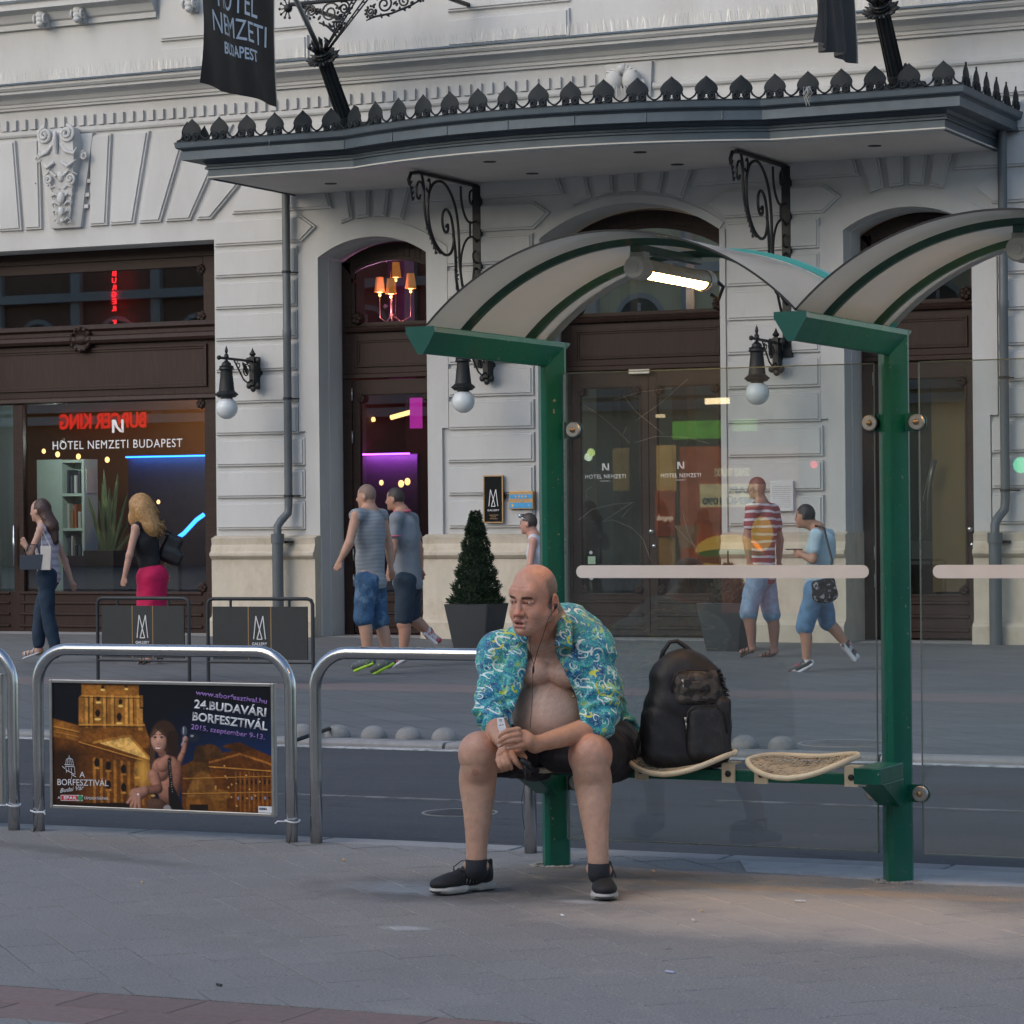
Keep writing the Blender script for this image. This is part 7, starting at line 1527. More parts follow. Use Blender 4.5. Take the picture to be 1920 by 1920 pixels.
def swirls(scale,thr,colr,c,tight,seed,size):
    of=nd(nt,"ShaderNodeVectorMath",operation='ADD'); of.inputs[1].default_value=(seed,seed*2.3,seed*.7); nt.links.new(P0,of.inputs[0])
    v=nd(nt,"ShaderNodeTexVoronoi"); v.inputs["Scale"].default_value=scale; v.inputs["Randomness"].default_value=.8; nt.links.new(of.outputs[0],v.inputs["Vector"])
    sb=nd(nt,"ShaderNodeVectorMath",operation='SUBTRACT'); nt.links.new(of.outputs[0],sb.inputs[0]); nt.links.new(v.outputs["Position"],sb.inputs[1])
    sx=nd(nt,"ShaderNodeSeparateXYZ"); nt.links.new(sb.outputs[0],sx.inputs[0])
    def M_(op,a,b_=None,c_=None):
        n=nd(nt,"ShaderNodeMath",operation=op)
        for i,q in enumerate((a,b_,c_)):
            if q is None: continue
            if hasattr(q,'links'): nt.links.new(q,n.inputs[i])
            else: n.inputs[i].default_value=q
        return n.outputs[0]
    X=M_('ADD',sx.outputs[0],M_('MULTIPLY',sx.outputs[1],.7)); Z=sx.outputs[2]; r=M_('SQRT',M_('ADD',M_('MULTIPLY',X,X),M_('MULTIPLY',Z,Z))); a=M_('DIVIDE',M_('ARCTAN2',Z,X),2*PI)
    rnd=nd(nt,"ShaderNodeSeparateColor"); nt.links.new(v.outputs["Color"],rnd.inputs[0])
    ph=M_('ADD',M_('ADD',M_('MULTIPLY',r,tight),a),rnd.outputs[0]); fr=M_('FRACT',ph); line=M_('LESS_THAN',M_('ABSOLUTE',M_('SUBTRACT',fr,.5)),.13); inside=M_('LESS_THAN',r,size); use=M_('GREATER_THAN',rnd.outputs[1],thr)
    half=M_('GREATER_THAN',M_('SINE',M_('ADD',M_('MULTIPLY',a,6.28),M_('MULTIPLY',rnd.outputs[2],6.28))),-.75)
    return mixc(nt,M_('MULTIPLY',M_('MULTIPLY',M_('MULTIPLY',line,inside),use),half),c,colr)
c=swirls(13,.45,(.62,.68,.66),c,40,1.3,.032); c=swirls(11,.50,(.52,.55,.06),c,32,4.1,.036); c=swirls(19,.45,(.60,.74,.72),c,62,7.7,.022)
nt.links.new(c,b_.inputs["Base Color"]); b_.inputs["Roughness"].default_value=.7; b_.inputs["Sheen Weight"].default_value=.15
bn=noise_n(nt,500,3,.5,p); bp=nd(nt,"ShaderNodeBump"); bp.inputs["Distance"].default_value=.0006; nt.links.new(bn.outputs[0],bp.inputs["Height"]); nt.links.new(bp.outputs[0],b_.inputs["Normal"])
body('shirt',S,.0042,shm,man,mod=shirtmod,it=1)
# collar flaps as cloth of their own
def clothquad(b,P,th=.005,n=6):
    a,bq,c_,d=[Vector(q) for q in P]; nrm=(bq-a).cross(d-a).normalized()*th; V=[];F=[]
    for j in range(n+1):
        for i in range(n+1):
            f,g_=i/n,j/n; q=(a*(1-f)+bq*f)*(1-g_)+(d*(1-f)+c_*f)*g_; q=q+nrm*(1.6*math.sin(PI*f)*math.sin(PI*g_)); V.append(q)
    k=len(V); V+=[q-nrm for q in V]
    for j in range(n):
        for i in range(n): q=j*(n+1)+i; F+=[(q,q+1,q+n+2,q+n+1),(k+q,k+q+n+1,k+q+n+2,k+q+1)]
    rim=list(range(n+1))+[j*(n+1)+n for j in range(1,n+1)]+[n*(n+1)+i for i in range(n-1,-1,-1)]+[j*(n+1) for j in range(n-1,0,-1)]
    for i in range(len(rim)): q,r_=rim[i],rim[(i+1)%len(rim)]; F.append((q,k+q,k+r_,r_))
    b.add(V,F)
b=MB(); clothquad(b,[PD(984,1176,11.545),PD(953,1204,11.565),PD(983,1208,11.535),PD(990,1196,11.53)]); obj('collar_flap',b,shm,man,True)
b=MB(); clothquad(b,[PD(1048,1148,11.60),PD(1040,1210,11.52),PD(1073,1213,11.51),PD(1073,1160,11.60)]); obj('collar_flap',b,shm,man,True)
b=MB(); clothquad(b,[PD(1048,1146,11.62),PD(1072,1160,11.60),PD(1078,1176,11.70),PD(1046,1160,11.76)]); obj('collar_back',b,shm,man,True)

b=MB(); 
for (u,v,D) in ((1063,1256,11.525),(1046,1213,11.53),(1076,1306,11.52)): q=PD(u,v,D); b.sphere(q,.0065,10,6)
obj('button',b,M['brass'],man,True)
# shorts
Q=SDF(.03); Q.ell(px(1072,1392,11.95),(.205,.16,.115),axes(25),.05); e1=hipR*.42+knR*.58; e2=hipL*.34+knL*.66
Q.chain([hipR,e1],[.125,.108],.04); Q.chain([hipL+RV*.02,e2+RV*.012],[.135,.103],.04); Q.ell(px(1165,1395,11.9),(.05,.10,.085),axes(20),.04); Q.cap(px(1050,1415,11.75),px(1080,1415,11.7),.08,.08,.04)
Q.ell(px(985,1445,11.62),(.06,.05,.022),axes(10),.02)
def shmod(p,D): return D+.005*wav(p,30,31)+.003*wav(p,75,32)
body('shorts',Q,.006,pm("black_shorts",(.016,.013,.016),.75,var=.2,vs=12,bump=.0015,bs=60),man,mod=shmod)
# socks and shoes
sockm=pm("dark_sock",(.020,.022,.028),.85,var=.15,vs=60,bump=.001,bs=200)
def shoe(an,heel,toe,L=.30,nm=man,fabric=None,solem=None,stripes=True):
    hl=Vector(heel); d=(Vector(toe)-hl); d.z=0; d.normalize(); sd_=Vector((-d.y,d.x,0)); 
    F_=np.array(d); S_=np.array(sd_); h0=np.array(hl); h0[2]=0
    def q(f,s,z): return h0+F_*(f*L)+S_*s+ZV*z
    ax=np.array([S_,F_,ZV])
    s=SDF(.02); s.ell(q(.20,0,.055),(.037,.062,.05),ax); s.ell(q(.52,0,.050),(.043,.085,.038),ax,.03); s.ell(q(.78,.004,.043),(.049,.068,.030),ax,.03); s.cap(q(.16,0,.07),q(.20,0,.108),.038,.037,.02); s.cap(q(.40,0,.078),q(.26,0,.115),.028,.032,.025)
    s.ell(q(.22,0,.135),(.030,.038,.03),ax,.008,'s'); s.cap(q(.03,0,.08),q(.02,0,.115),.012,.010,.015)
    keepz=lambda c:c[:,2]>.026
    body('shoe_upper',s,.0035,fabric,nm,keep=keepz)
    s=SDF(.01); s.box(q(.14,0,.020),(.038,.045,.019),ax,.016,.02); s.box(q(.42,0,.018),(.036,.06,.013),ax,.012,.02); s.box(q(.66,.002,.017),(.047,.055,.015),ax,.014,.02); s.ell(q(.78,.003,.020),(.052,.068,.020),ax,.02)
    s.ell(q(.40,-.045,.004),(.02,.035,.010),ax,.01,'s'); s.ell(q(.40,.045,.004),(.02,.035,.010),ax,.01,'s')
    def sc(V): 
        C=np.tile(np.array([.42,.40,.37]),(len(V),1)); C[V[:,2]<.006]=(.05,.05,.05); f=((V-h0)@F_)/L; C[(f>.93)&(V[:,2]<.02)]=(.10,.10,.10); return C
    body('shoe_sole',s,.0035,solem,nm,sc,keep=lambda c:c[:,2]>.0005)
    return q
shf=pm("black_mesh_fabric",(.010,.010,.011),.7,var=.3,vs=40,bump=.0008,bs=400); shs=attrmat("shoe_rubber",.6,var=.08)
hR,tR=GZ(922,1667),GZ(800,1680); hL,tL=GZ(1128,1672),GZ(1136,1701)
anRf=np.array(hR); 
for (an,hl,tt,side) in ((anR,hR,tR,1),(anL,hL,tL,-1)):
    q=shoe(an,hl,tt,(Vector(tt)-Vector(hl)).length*1.0 if 0 else .30,man,shf,shs)
    s=SDF(.015); a0=an-ZV*.0; s.chain([q(.22,0,.09),an-ZV*.035,an+ZV*.012],[.040,.043,.043],.02); s.ell(q(.28,0,.09),(.036,.05,.04),None,.02); top=an[2]+.010
    body('sock',s,.004,sockm,man,keep=lambda c,t=top:c[:,2]<t)
    # laces, stripes
    b=MB()
    for k in range(5):
        f=.62-.07*k; z=.081+.006*k; b.tube([q(f,-.022,z-.004),q(f-.01,0,z+.010),q(f-.03,.022,z-.002)],.0024,5); b.tube([q(f,.022,z-.004),q(f-.01,0,z+.011),q(f-.03,-.022,z-.002)],.0024,5)
    kx=q(.33,0,.118); 
    for sgn in (-1,1): b.tube([kx,kx+S_*0 if 0 else q(.42,sgn*.03,.122),q(.52,sgn*.045,.098),q(.50,sgn*.052,.075)],.0024,5)
    obj('laces',b,M['black'],man,True)
    b=MB()
    for k in range(5):
        f=.36+.055*k; 
        for sgn in (-1,1): b.tube([q(f,sgn*.0435,.040),q(f-.015,sgn*.042,.055),q(f-.04,sgn*.033,.074)],.0018,5)
    obj('shoe_stripe',b,M['alu'],man,True)
# things he holds or wears
b=MB(); q0=PD(977,1424,11.262); q1=PD(994,1436,11.252); b.tube([q0,q0.lerp(q1,.25),q0.lerp(q1,.9),q1],[.010,.0135,.0125,.007],12); b.tube([PD(985,1432,11.27),PD(989,1445,11.275),PD(990,1456,11.29)],[.014,.017,.009],10); b.tube([PD(990,1440,11.26),PD(996,1437,11.262)],.010,8)
tag(obj('handset',b,M['black'],None,True),'small black gadget gripped in the sitting man\'s right hand','gadget')
b=MB(); A=[PD(932,1346,11.26),PD(944,1345,11.26),PD(948,1362,11.252),PD(949,1366,11.25),PD(937,1376,11.25),PD(933,1362,11.252)]
bq=[a+Vector((-_s,_c,0))*.002 for a in A]; b.add(A+bq,[tuple(range(6)),tuple(range(11,5,-1))]+[(i,6+i,6+(i+1)%6,(i+1)%6) for i in range(6)])
tk=obj('ticket',b,pm("white_paper",(.72,.74,.76),.7),None); tk.name='paper_ticket'; WL[tk.name]=Vector((0,0,0)); tag(tk,'white folded paper ticket standing up out of the sitting man\'s left hand','ticket')
b=MB(); 
for (u,v,w_,h_) in ((935,1349,6,1.2),(936,1351.5,5,1.0),(935.5,1359,4.5,1.6),(942,1358,2,2),(936.5,1363,6,.8)):
    P_=[PD(u,v,11.2575),PD(u+w_,v-.6,11.2575),PD(u+w_,v-.6+h_,11.2565),PD(u,v+h_,11.2565)]; b.add([p_-Vector((-_s,_c,0))*.004 for p_ in P_],[(0,1,2,3)])
obj('printed_lines',b,M['black'],tk,fix=False)
b=MB()
ear_p=Vector(hp(.096,.014,-.030)); 
def V3(a): return Vector(a)
b.tube([ear_p,ear_p+Vector((0,0,-.012)),Vector(hp(.097,.004,-.050))],[.0075,.0065,.0035],8)
cord=[V3(hp(.096,.004,-.052)),PD(1028,1160,11.42),PD(1019,1190,11.44),PD(1008,1220,11.50),PD(1001,1247,11.55)]
b.tube(cord,.0014,5); b.tube([PD(1001,1247,11.55),PD(1000,1252,11.55),PD(1000,1259,11.548),PD(999,1264,11.55)],[.002,.005,.005,.002],8)
b.tube([PD(995,1184,11.44),PD(993,1205,11.49),PD(996,1230,11.54),PD(1001,1247,11.55)],.0011,5)
b.tube([PD(999,1264,11.55),PD(998,1290,11.565),PD(998,1310,11.548),PD(996,1340,11.53),PD(994,1366,11.53)],.0014,5)
b.tube([PD(986,1440,11.25),PD(984,1470,11.26),PD(978,1500,11.27),PD(980,1530,11.27),PD(984,1555,11.28)],.0012,5)
tag(obj('earphones',b,M['black'],None,True),'thin black earphone cord running from the sitting man\'s ear down his chest','earphones')
# ------------------------------------------------------------------ backpack
bk=thing('backpack',PD(1285,1430,11.72),'black and grey patterned backpack standing on the middle mesh seat beside the man','backpack')
A=axes(-8,-4); bc=lambda u,v,D=11.74: px(u,v,D)
s=SDF(.03); s.box(bc(1287,1370),(.168,.10,.155),A,.06,.04); s.box(bc(1286,1290),(.145,.09,.10),A,.06,.05); s.ell(bc(1284,1247),(.105,.075,.065),A,.05); s.box(bc(1228,1378,11.70),(.050,.085,.115),A,.04,.012); s.box(bc(1352,1365,11.70),(.035,.075,.125),A,.03,.012)
bpm=pm("black_nylon",(.012,.011,.013),.6,var=.25,vs=18,bump=.003,bs=30)
fold=lambda p,D:D+.004*wav(p,22,41)+.0022*wav(p,60,42)
body('main_bag',s,.005,bpm,bk,mod=fold)
pat,nt,b_=newmat("angular_print_fabric"); p=pos(nt); v=nd(nt,"ShaderNodeTexVoronoi",distance='MANHATTAN'); v.inputs["Scale"].default_value=45; nt.links.new(p,v.inputs["Vector"]); sc=nd(nt,"ShaderNodeSeparateColor"); nt.links.new(v.outputs["Color"],sc.inputs[0]); r=ramp(nt,sc.outputs[0],[(.2,(.020,.018,.019)),(.55,(.045,.037,.033)),(.85,(.095,.075,.062))])
wv=nd(nt,"ShaderNodeTexWave"); wv.inputs["Scale"].default_value=150; nt.links.new(p,wv.inputs["Vector"]); r2=ramp(nt,wv.outputs["Color"],[(.3,(.6,.6,.6)),(.7,(1.1,1.1,1.1))]); nt.links.new(mixc(nt,1.0,r.outputs[0],r2.outputs[0],'MULTIPLY'),b_.inputs["Base Color"]); b_.inputs["Roughness"].default_value=.65
pat2=pm("black_print_nylon",(.018,.017,.019),.6,var=.5,vs=22,bump=.002,bs=30,spots=[(30,.6,(.035,.032,.034),.03,.7)])
s=SDF(.015); s.box(bc(1326,1374,11.665),(.088,.045,.115),A,.038,.012); body('front_pocket',s,.005,pat2,bk,mod=fold)
s=SDF(.015); s.box(bc(1305,1290,11.675),(.100,.042,.075),A,.036,.012); s.box(bc(1302,1282,11.655),(.062,.035,.042),A,.025,.010); body('top_pocket',s,.005,pat,bk,mod=fold)
b=MB(); b.tube([bc(1240,1240,11.76),bc(1243,1222,11.76),bc(1256,1204,11.76),bc(1270,1202,11.76),bc(1288,1214,11.75),bc(1306,1232,11.74),bc(1318,1244,11.72)],[.013,.010,.009,.009,.010,.010,.012],8); obj('grab_handle',b,bpm,bk,True)
b=MB(); zp=lambda L,r=.0028:b.tube([bc(*q) for q in L],r,5)
zp([(1288,1415,11.635),(1286,1370,11.625),(1290,1335,11.62),(1305,1324,11.618),(1340,1322,11.618),(1358,1336,11.622),(1364,1375,11.625)]); zp([(1262,1315,11.64),(1259,1282,11.635),(1266,1262,11.635),(1290,1256,11.64),(1330,1258,11.64)]); zp([(1282,1318,11.635),(1300,1315,11.63),(1345,1312,11.632)]); zp([(1222,1425,11.64),(1226,1370,11.62),(1222,1335,11.62),(1212,1328,11.63)])
obj('zipper',b,M['black'],bk,True)
b=MB(); 
for (u,v,D) in ((1280,1274,11.622),(1285,1345,11.612)): b.tube([bc(u,v,D),bc(u+1,v+9,D)],[.006,.004],6); b.tube([bc(u+1,v+9,D),bc(u+2,v+22,D)],.0028,5)
obj('zip_puller',b,M['alu'],bk,True)
b=MB()
for k in range(70):
    f=k/70; u=1346+16*f+random.uniform(-2,2); v=1256+50*f; b.tube([bc(u-2,v,11.66),bc(u+random.uniform(2,9),v+random.uniform(-5,3),11.655)],.0018,3)
obj('fringe',b,M['black'],bk)
b=MB(); b.tube([bc(1297+1.6*k,1279+(1.2 if k%2 else -1.2),11.612) for k in range(11)],.0014,4); obj('faded_logo',b,pm("faded_print",(.20,.15,.11),.7),bk)
b=MB(); b.tube([bc(1206,1360,11.80),bc(1196,1395,11.80),bc(1190,1425,11.78),bc(1186,1434,11.76)],[.012,.010,.008,.006],6); obj('loose_strap',b,bpm,bk,True)
# ------------------------------------------------------------------ people walking past the hotel
pskin=attrmat("passer_skin",.55,sss=.08,var=.06,vs=40)
def stripes(name,c1,c2,freq,th):
    m,nt,b=newmat(name); s=nd(nt,"ShaderNodeSeparateXYZ"); nt.links.new(pos(nt),s.inputs[0]); n=noise_n(nt,4,3,.5,pos(nt)); a=nd(nt,"ShaderNodeMath",operation='MULTIPLY_ADD'); nt.links.new(n.outputs[0],a.inputs[0]); a.inputs[1].default_value=.06; nt.links.new(s.outputs[2],a.inputs[2])
    f=nd(nt,"ShaderNodeMath",operation='MULTIPLY'); nt.links.new(a.outputs[0],f.inputs[0]); f.inputs[1].default_value=freq; g=nd(nt,"ShaderNodeMath",operation='FRACT'); nt.links.new(f.outputs[0],g.inputs[0])
    r=ramp(nt,g.outputs[0],[(0,c1),(th,c1),(th+.03,c2),(.97,c2)]); nt.links.new(r.outputs[0],b.inputs["Base Color"]); b.inputs["Roughness"].default_value=.8; return m
def cloth(name,col,var=.18,vs=10,spots=None): return pm(name,col,.8,var=var,vs=vs,bump=.004,bs=25,spots=spots)
def ped(label,D,J,skin,top,topm,bot,botm,hair,hairm,shoes,sleeve=.5,legl=.55,build=1.0,group='passers-by in front of the hotel',face=-1,hairf=None,skirt=False,topend=None,extra=None):
    q={k:px(u,v,D+d) for k,(u,v,d) in J.items()}; base=q['anL']*.5+q['anR']*.5
    root=thing('person',(base[0],base[1],0),label,'person',group); w_=build
    B=SDF(.04); hd=q['head']; fw=np.array([-1.,0,0]) if face==-1 else face; fw=fw/np.linalg.norm(fw); sdv=np.cross(fw,ZV); ax=np.array([sdv,-fw,ZV])
    B.ell(hd+ZV*.02,(.074,.094,.10),ax); B.ell(hd+fw*.03-ZV*.035,(.056,.062,.075),ax,.03); B.cap(hd+fw*.088-ZV*.0,hd+fw*.106-ZV*.03,.011,.015,.015); B.cap(hd+fw*.07-ZV*.092,hd+fw*.072-ZV*.095,.02,k=.02)
    B.cap(hd+fw*.085-ZV*.058,hd+fw*.085-ZV*.062,.012,k=.012)
    for s_ in (-1,1): B.ell(hd+sdv*s_*.078-ZV*.01+fw*-.01,(.012,.02,.033),ax,.006)
    B.chain([hd-ZV*.06-fw*.015,q['neck']],[.056,.058],.03); sm=(q['shL']+q['shR'])/2; hm=(q['hipL']+q['hipR'])/2
    B.cap(q['neck'],q['shL'],.05,.048*w_,.04); B.cap(q['neck'],q['shR'],.05,.048*w_,.04); B.cap(sm-ZV*.08,hm,.115*w_,.115*w_,.06); B.ell(sm*.72+hm*.28,(.115*w_,.165*w_,.16),ax if 0 else np.array([fw,sdv,ZV]),.05); B.ell(hm,(.12*w_,.16*w_,.12),np.array([fw,sdv,ZV]),.05)
    for s_ in 'LR':
        sh_,el,ha=q['sh'+s_],q['el'+s_],q['ha'+s_]; B.chain([sh_,el],[.047*w_,.038*w_],.03); fd=(ha-el); fd=fd/np.linalg.norm(fd); wr=ha-fd*.07; B.chain([el,el*.6+wr*.4,wr],[.036*w_,.037*w_,.025],.02)
        B.ell(ha-fd*.035,(.030,.018,.042),np.array([np.cross(fd,sdv),sdv,fd]),.015); cr=np.cross(fd,sdv); cr/=np.linalg.norm(cr)+1e-9
        for k in range(4): o_=cr*(k-1.5)*.017; B.cap(ha-fd*.01+o_,ha+fd*(.045-.006*abs(k-1.3))+o_+sdv*.012,.0095,.008,.006)
        B.cap(ha-fd*.04+cr*.028,ha+cr*.045+fd*-.005,.011,.009,.01)
        hp_,kn,an,to=q['hip'+s_],q['kn'+s_],q['an'+s_],q['to'+s_]; B.chain([hp_,kn],[.088*w_,.062*w_],.04); B.chain([kn,kn*.68+an*.32-fw*.015,an],[.058*w_,.058*w_,.037],.03)
        B.cap(an-ZV*.03,to,.034,.026,.02); B.cap(an-ZV*.035,an-ZV*.03-(to-an)*.15,.036,.034,.02)
    def col(V):
        C=np.tile(np.array(skin),(len(V),1)); w2=V-hd; x=w2@sdv; y=w2@fw; z=w2@ZV; m=(np.abs(np.abs(x)-.03)<.016)&(np.abs(z-.004)<.011)&(y>.055); C[m]=(.05,.03,.025); m=(np.abs(np.abs(x)-.03)<.02)&(np.abs(z-.024)<.006)&(y>.06); C[m]=(.06,.035,.02)
        m=(np.abs(x)<.025)&(np.abs(z+.06)<.009)&(y>.07); C[m]=(.32,.10,.08)
        if hairf is not None: m=hairf(x,y,z); C[m]=hairm
        return C
    body('body',B,.0105,pskin,root,col,it=1)
    wr_=lambda p,d:d+.006*wav(p,20,51)+.003*wav(p,48,52)
    # top
    if top:
        T=SDF(.04); e=.016; te=topend if topend is not None else 1.0; hb_=sm*(1-te)+hm*te
        T.cap(sm-ZV*.07,hb_,.128*w_,.130*w_,.06); T.ell(sm*.72+hm*.28,(.130*w_,.180*w_,.17),np.array([fw,sdv,ZV]),.05); 
        if te>.8: T.ell(hb_-ZV*.01,(.135*w_,.172*w_,.10),np.array([fw,sdv,ZV]),.04)
        if sleeve>=0: T.cap(q['neck']-ZV*.025,q['shL'],.055,.062*w_,.03); T.cap(q['neck']-ZV*.025,q['shR'],.055,.062*w_,.03)
        if sleeve>0:
            for s_ in 'LR': T.chain([q['sh'+s_],q['sh'+s_]*(1-sleeve)+q['el'+s_]*sleeve],[.060*w_,.058*w_],.03)
        if sleeve==0:
            for s_ in 'LR': T.cap(q['sh'+s_]+(q['sh'+s_]-sm)*.35-ZV*.01,q['sh'+s_]+(q['sh'+s_]-sm)*.4-ZV*.16,.055,.055,.02,'s')
        zc=hb_[2]-.07; body('shirt',T,.0105,topm,root,mod=wr_,keep=lambda c:(c[:,2]>zc))
    T=SDF(.035); T.ell(hm,(.132*w_,.172*w_,.13),np.array([fw,sdv,ZV]),.05)
    if skirt:
        kz=(q['knL']+q['knR'])/2; T.cap(hm,kz,.178*w_,.165*w_,.05)
    for s_ in 'LR':
        hp_,kn,an=q['hip'+s_],q['kn'+s_],q['an'+s_]
        if legl<=1: T.chain([hp_,hp_*(1-legl)+kn*legl],[.102*w_,.088*w_],.04)
        else: T.chain([hp_,kn,kn*(2-legl)+an*(legl-1)],[.100*w_,.086*w_,.064],.05)
    body('skirt' if skirt else 'trousers' if legl>1 else 'shorts',T,.0105,botm,root,mod=wr_)
    for s_ in 'LR':
        an,to=q['an'+s_],q['to'+s_]; d=to-an; d=d-ZV*d[2]*0; L=np.linalg.norm(d); d/=L; T=SDF(.02); zb=-.055
        if shoes[0]=='sandal':
            T.box((an+to)/2+d*.0-ZV*.045,(.042,L*.62,.010),np.array([np.cross(d,ZV),d,np.cross(np.cross(d,ZV),d)]),.009); body('sandal',T,.008,shoes[1],root)
            b=MB(); 
            for f in (.25,.6,.85): c_=an+(to-an)*f; b.tube([Vector(c_+sdv*.042-ZV*.04),Vector(c_+sdv*.03+ZV*.012),Vector(c_-sdv*.03+ZV*.012),Vector(c_-sdv*.042-ZV*.04)],.006,5)
            b.tube([Vector(an+sdv*.036-ZV*.0),Vector(an-d*.04),Vector(an-sdv*.036)],.006,5); obj('strap',b,shoes[1],root,True)
        else:
            T.cap(an-ZV*.02,to,.046,.034,.03); T.cap(an-ZV*.02,an-d*.045-ZV*.025,.044,.038,.02); T.cap(an,an+ZV*.02,.043,.041,.02); body('shoe_upper',T,.008,shoes[1],root)
            T=SDF(.01); up=np.cross(np.cross(d,ZV),d); T.box((an+to)/2-d*.01-up*.048,(.047,L*.60+.02,.013),np.array([np.cross(d,ZV),d,up]),.012); body('shoe_sole',T,.008,shoes[2],root)
    if hair: 
        T=SDF(.03)
        for a in hair(hd,fw,sdv,q): T.P.append(a)
        body('hair',T,.009,hairm,root,mod=(lambda p,d:d+.006*wav(p,70,61)+.004*wav(p,150,62)))
    return root,q
def E_(c,r,ax=None,k=.03): return ('e',W3(c),np.array(r,float),np.eye(3) if ax is None else np.array(ax),None,k,'u',None)
def C_(a,b,ra,rb,k=.03): return ('c',W3(a),W3(b),ra,rb,k,'u',None)
white_t=pm("white_fabric",(.55,.55,.58),.7,var=.1)
# two women at the left
hm_=pm("long_brown_hair",(.055,.028,.022),.5,var=.35,vs=30,stretch=(4,4,.6))
def hA(hd,fw,sdv,q): return [E_(hd-fw*.03+ZV*.035,(.082,.092,.098),np.array([sdv,-fw,ZV])),C_(hd-fw*.06,hd-fw*.15-ZV*.16,.075,.07),C_(hd-fw*.15-ZV*.16,hd-fw*.20-ZV*.32,.07,.035)]
J=dict(head=(74,958,0),neck=(82,983,0),shL=(77,993,-.15),shR=(95,994,.15),elL=(57,1037,-.20),haL=(44,1015,-.24),elR=(121,1050,.2),haR=(137,1100,.16),hipL=(88,1080,-.08),hipR=(94,1080,.08),knL=(90,1150,-.08),anL=(106,1222,-.08),toL=(92,1233,-.08),knR=(76,1155,.08),anR=(72,1216,.08),toR=(46,1226,.08))
w1,_q=ped('woman with long brown hair in a pale sleeveless top and dark blue trousers, leftmost walker',30.35,J,(.46,.27,.20),1,stripes("pale_striped_top",(.50,.48,.54),(.36,.34,.42),14,.55),1,cloth("navy_trousers",(.010,.028,.055)),hA,hm_,('sandal',white_t),sleeve=0,legl=1.85,build=.88)
p=px(60,1052,30.1); b=MB(); b.loft([[tuple(p+RV*x*.8+FV*y+ZV*z) for x,y,z in ((-.15,-.05,-.09),(.12,-.05,-.09),(.12,.05,-.09),(-.15,.05,-.09))],[tuple(p+RV*x+FV*y+ZV*z) for x,y,z in ((-.12,-.03,.06),(.12,-.03,.07),(.12,.03,.07),(-.12,.03,.06))]])
b.tube([Vector(p+RV*-.08+ZV*.06),Vector(p+RV*-.03+ZV*.17),Vector(p+RV*.05+ZV*.17),Vector(p+RV*.09+ZV*.06)],.008,6)
tag(obj('handbag',b,pm("blue_black_leather",(.02,.03,.045),.5),None,40,bev=.02),'dark blue handbag hanging from the arm of the brown-haired woman','handbag')
p=px(86,1045,30.1); b=MB(); b.loft([[tuple(p+RV*x+FV*y+ZV*z) for x,y,z in ((-.06,-.04,-.13),(.05,-.04,-.13),(.05,.04,-.13),(-.06,.04,-.13))],[tuple(p+RV*x+FV*y+ZV*z) for x,y,z in ((-.05,-.02,.12),(.06,-.02,.12),(.06,.02,.12),(-.05,.02,.12))]]); b.tube([Vector(p+ZV*.11-RV*.04),Vector(px(78,992,30.15)),Vector(p+ZV*.11+RV*.05)],.006,5)
tag(obj('handbag',b,pm("cream_bag",(.50,.46,.42),.6),None,40,bev=.015),'small cream bag at the hip of the brown-haired woman','handbag')
def hB(hd,fw,sdv,q): return [E_(hd-fw*.02+ZV*.03,(.115,.125,.125),np.array([sdv,-fw,ZV])),C_(hd-fw*.06-ZV*.03,hd-fw*.14-ZV*.20,.125,.10),E_(hd+fw*.05-ZV*.10,(.08,.06,.10)),C_(hd-fw*.14-ZV*.20,hd-fw*.17-ZV*.27,.09,.04)]
J=dict(head=(261,952,0),neck=(266,980,0),shL=(255,990,-.15),shR=(283,990,.15),elL=(243,1040,-.20),haL=(231,1092,-.20),elR=(300,1038,.2),haR=(312,1085,.16),hipL=(284,1083,-.08),hipR=(288,1083,.08),knL=(276,1150,-.07),anL=(278,1231,-.08),toL=(262,1240,-.08),knR=(290,1152,.08),anR=(306,1216,.08),toR=(298,1232,.08))
w2,_q=ped('woman with curly blonde hair, black top and bright pink skirt by the shop window',30.0,J,(.48,.27,.20),1,cloth("black_top",(.008,.008,.010)),1,cloth("magenta_skirt",(.50,.004,.075),.12),hB,pm("curly_blonde_hair",(.36,.20,.075),.55,var=.45,vs=40),('sandal',M['black']),sleeve=0,legl=.3,build=.92,skirt=True,topend=.72)
hc_=px(268,962,30.0); b=MB()
for k in range(230):
    a_=random.uniform(0,2*PI); e_=random.uniform(-1.3,1.2); c_=hc_+RV*(.125*math.cos(a_)*math.cos(e_)+.02)+FV*.125*math.sin(a_)*math.cos(e_)+ZV*(.15*math.sin(e_)-.03)
    if e_<-.2: c_=c_+RV*.07-ZV*.05
    if (c_-hc_)@RV<-.06 and abs(e_)<.5 and (c_-hc_)@FV<.03: continue
    ph=random.uniform(0,6); r_=random.uniform(.010,.018); L_=random.uniform(.07,.13); d_=RV*random.uniform(-.1,.4)
    b.tube([Vector(c_+RV*r_*math.cos(ph+q*1.1)+FV*r_*math.sin(ph+q*1.1)-ZV*(L_*q/7-.04)+d_*(q/7)*.08) for q in range(8)],[.006,.009,.009,.009,.008,.007,.005,.003],4,False)
o=obj('curls',b,bpy.data.materials['curly_blonde_hair'],w2,True); o['kind']='stuff'
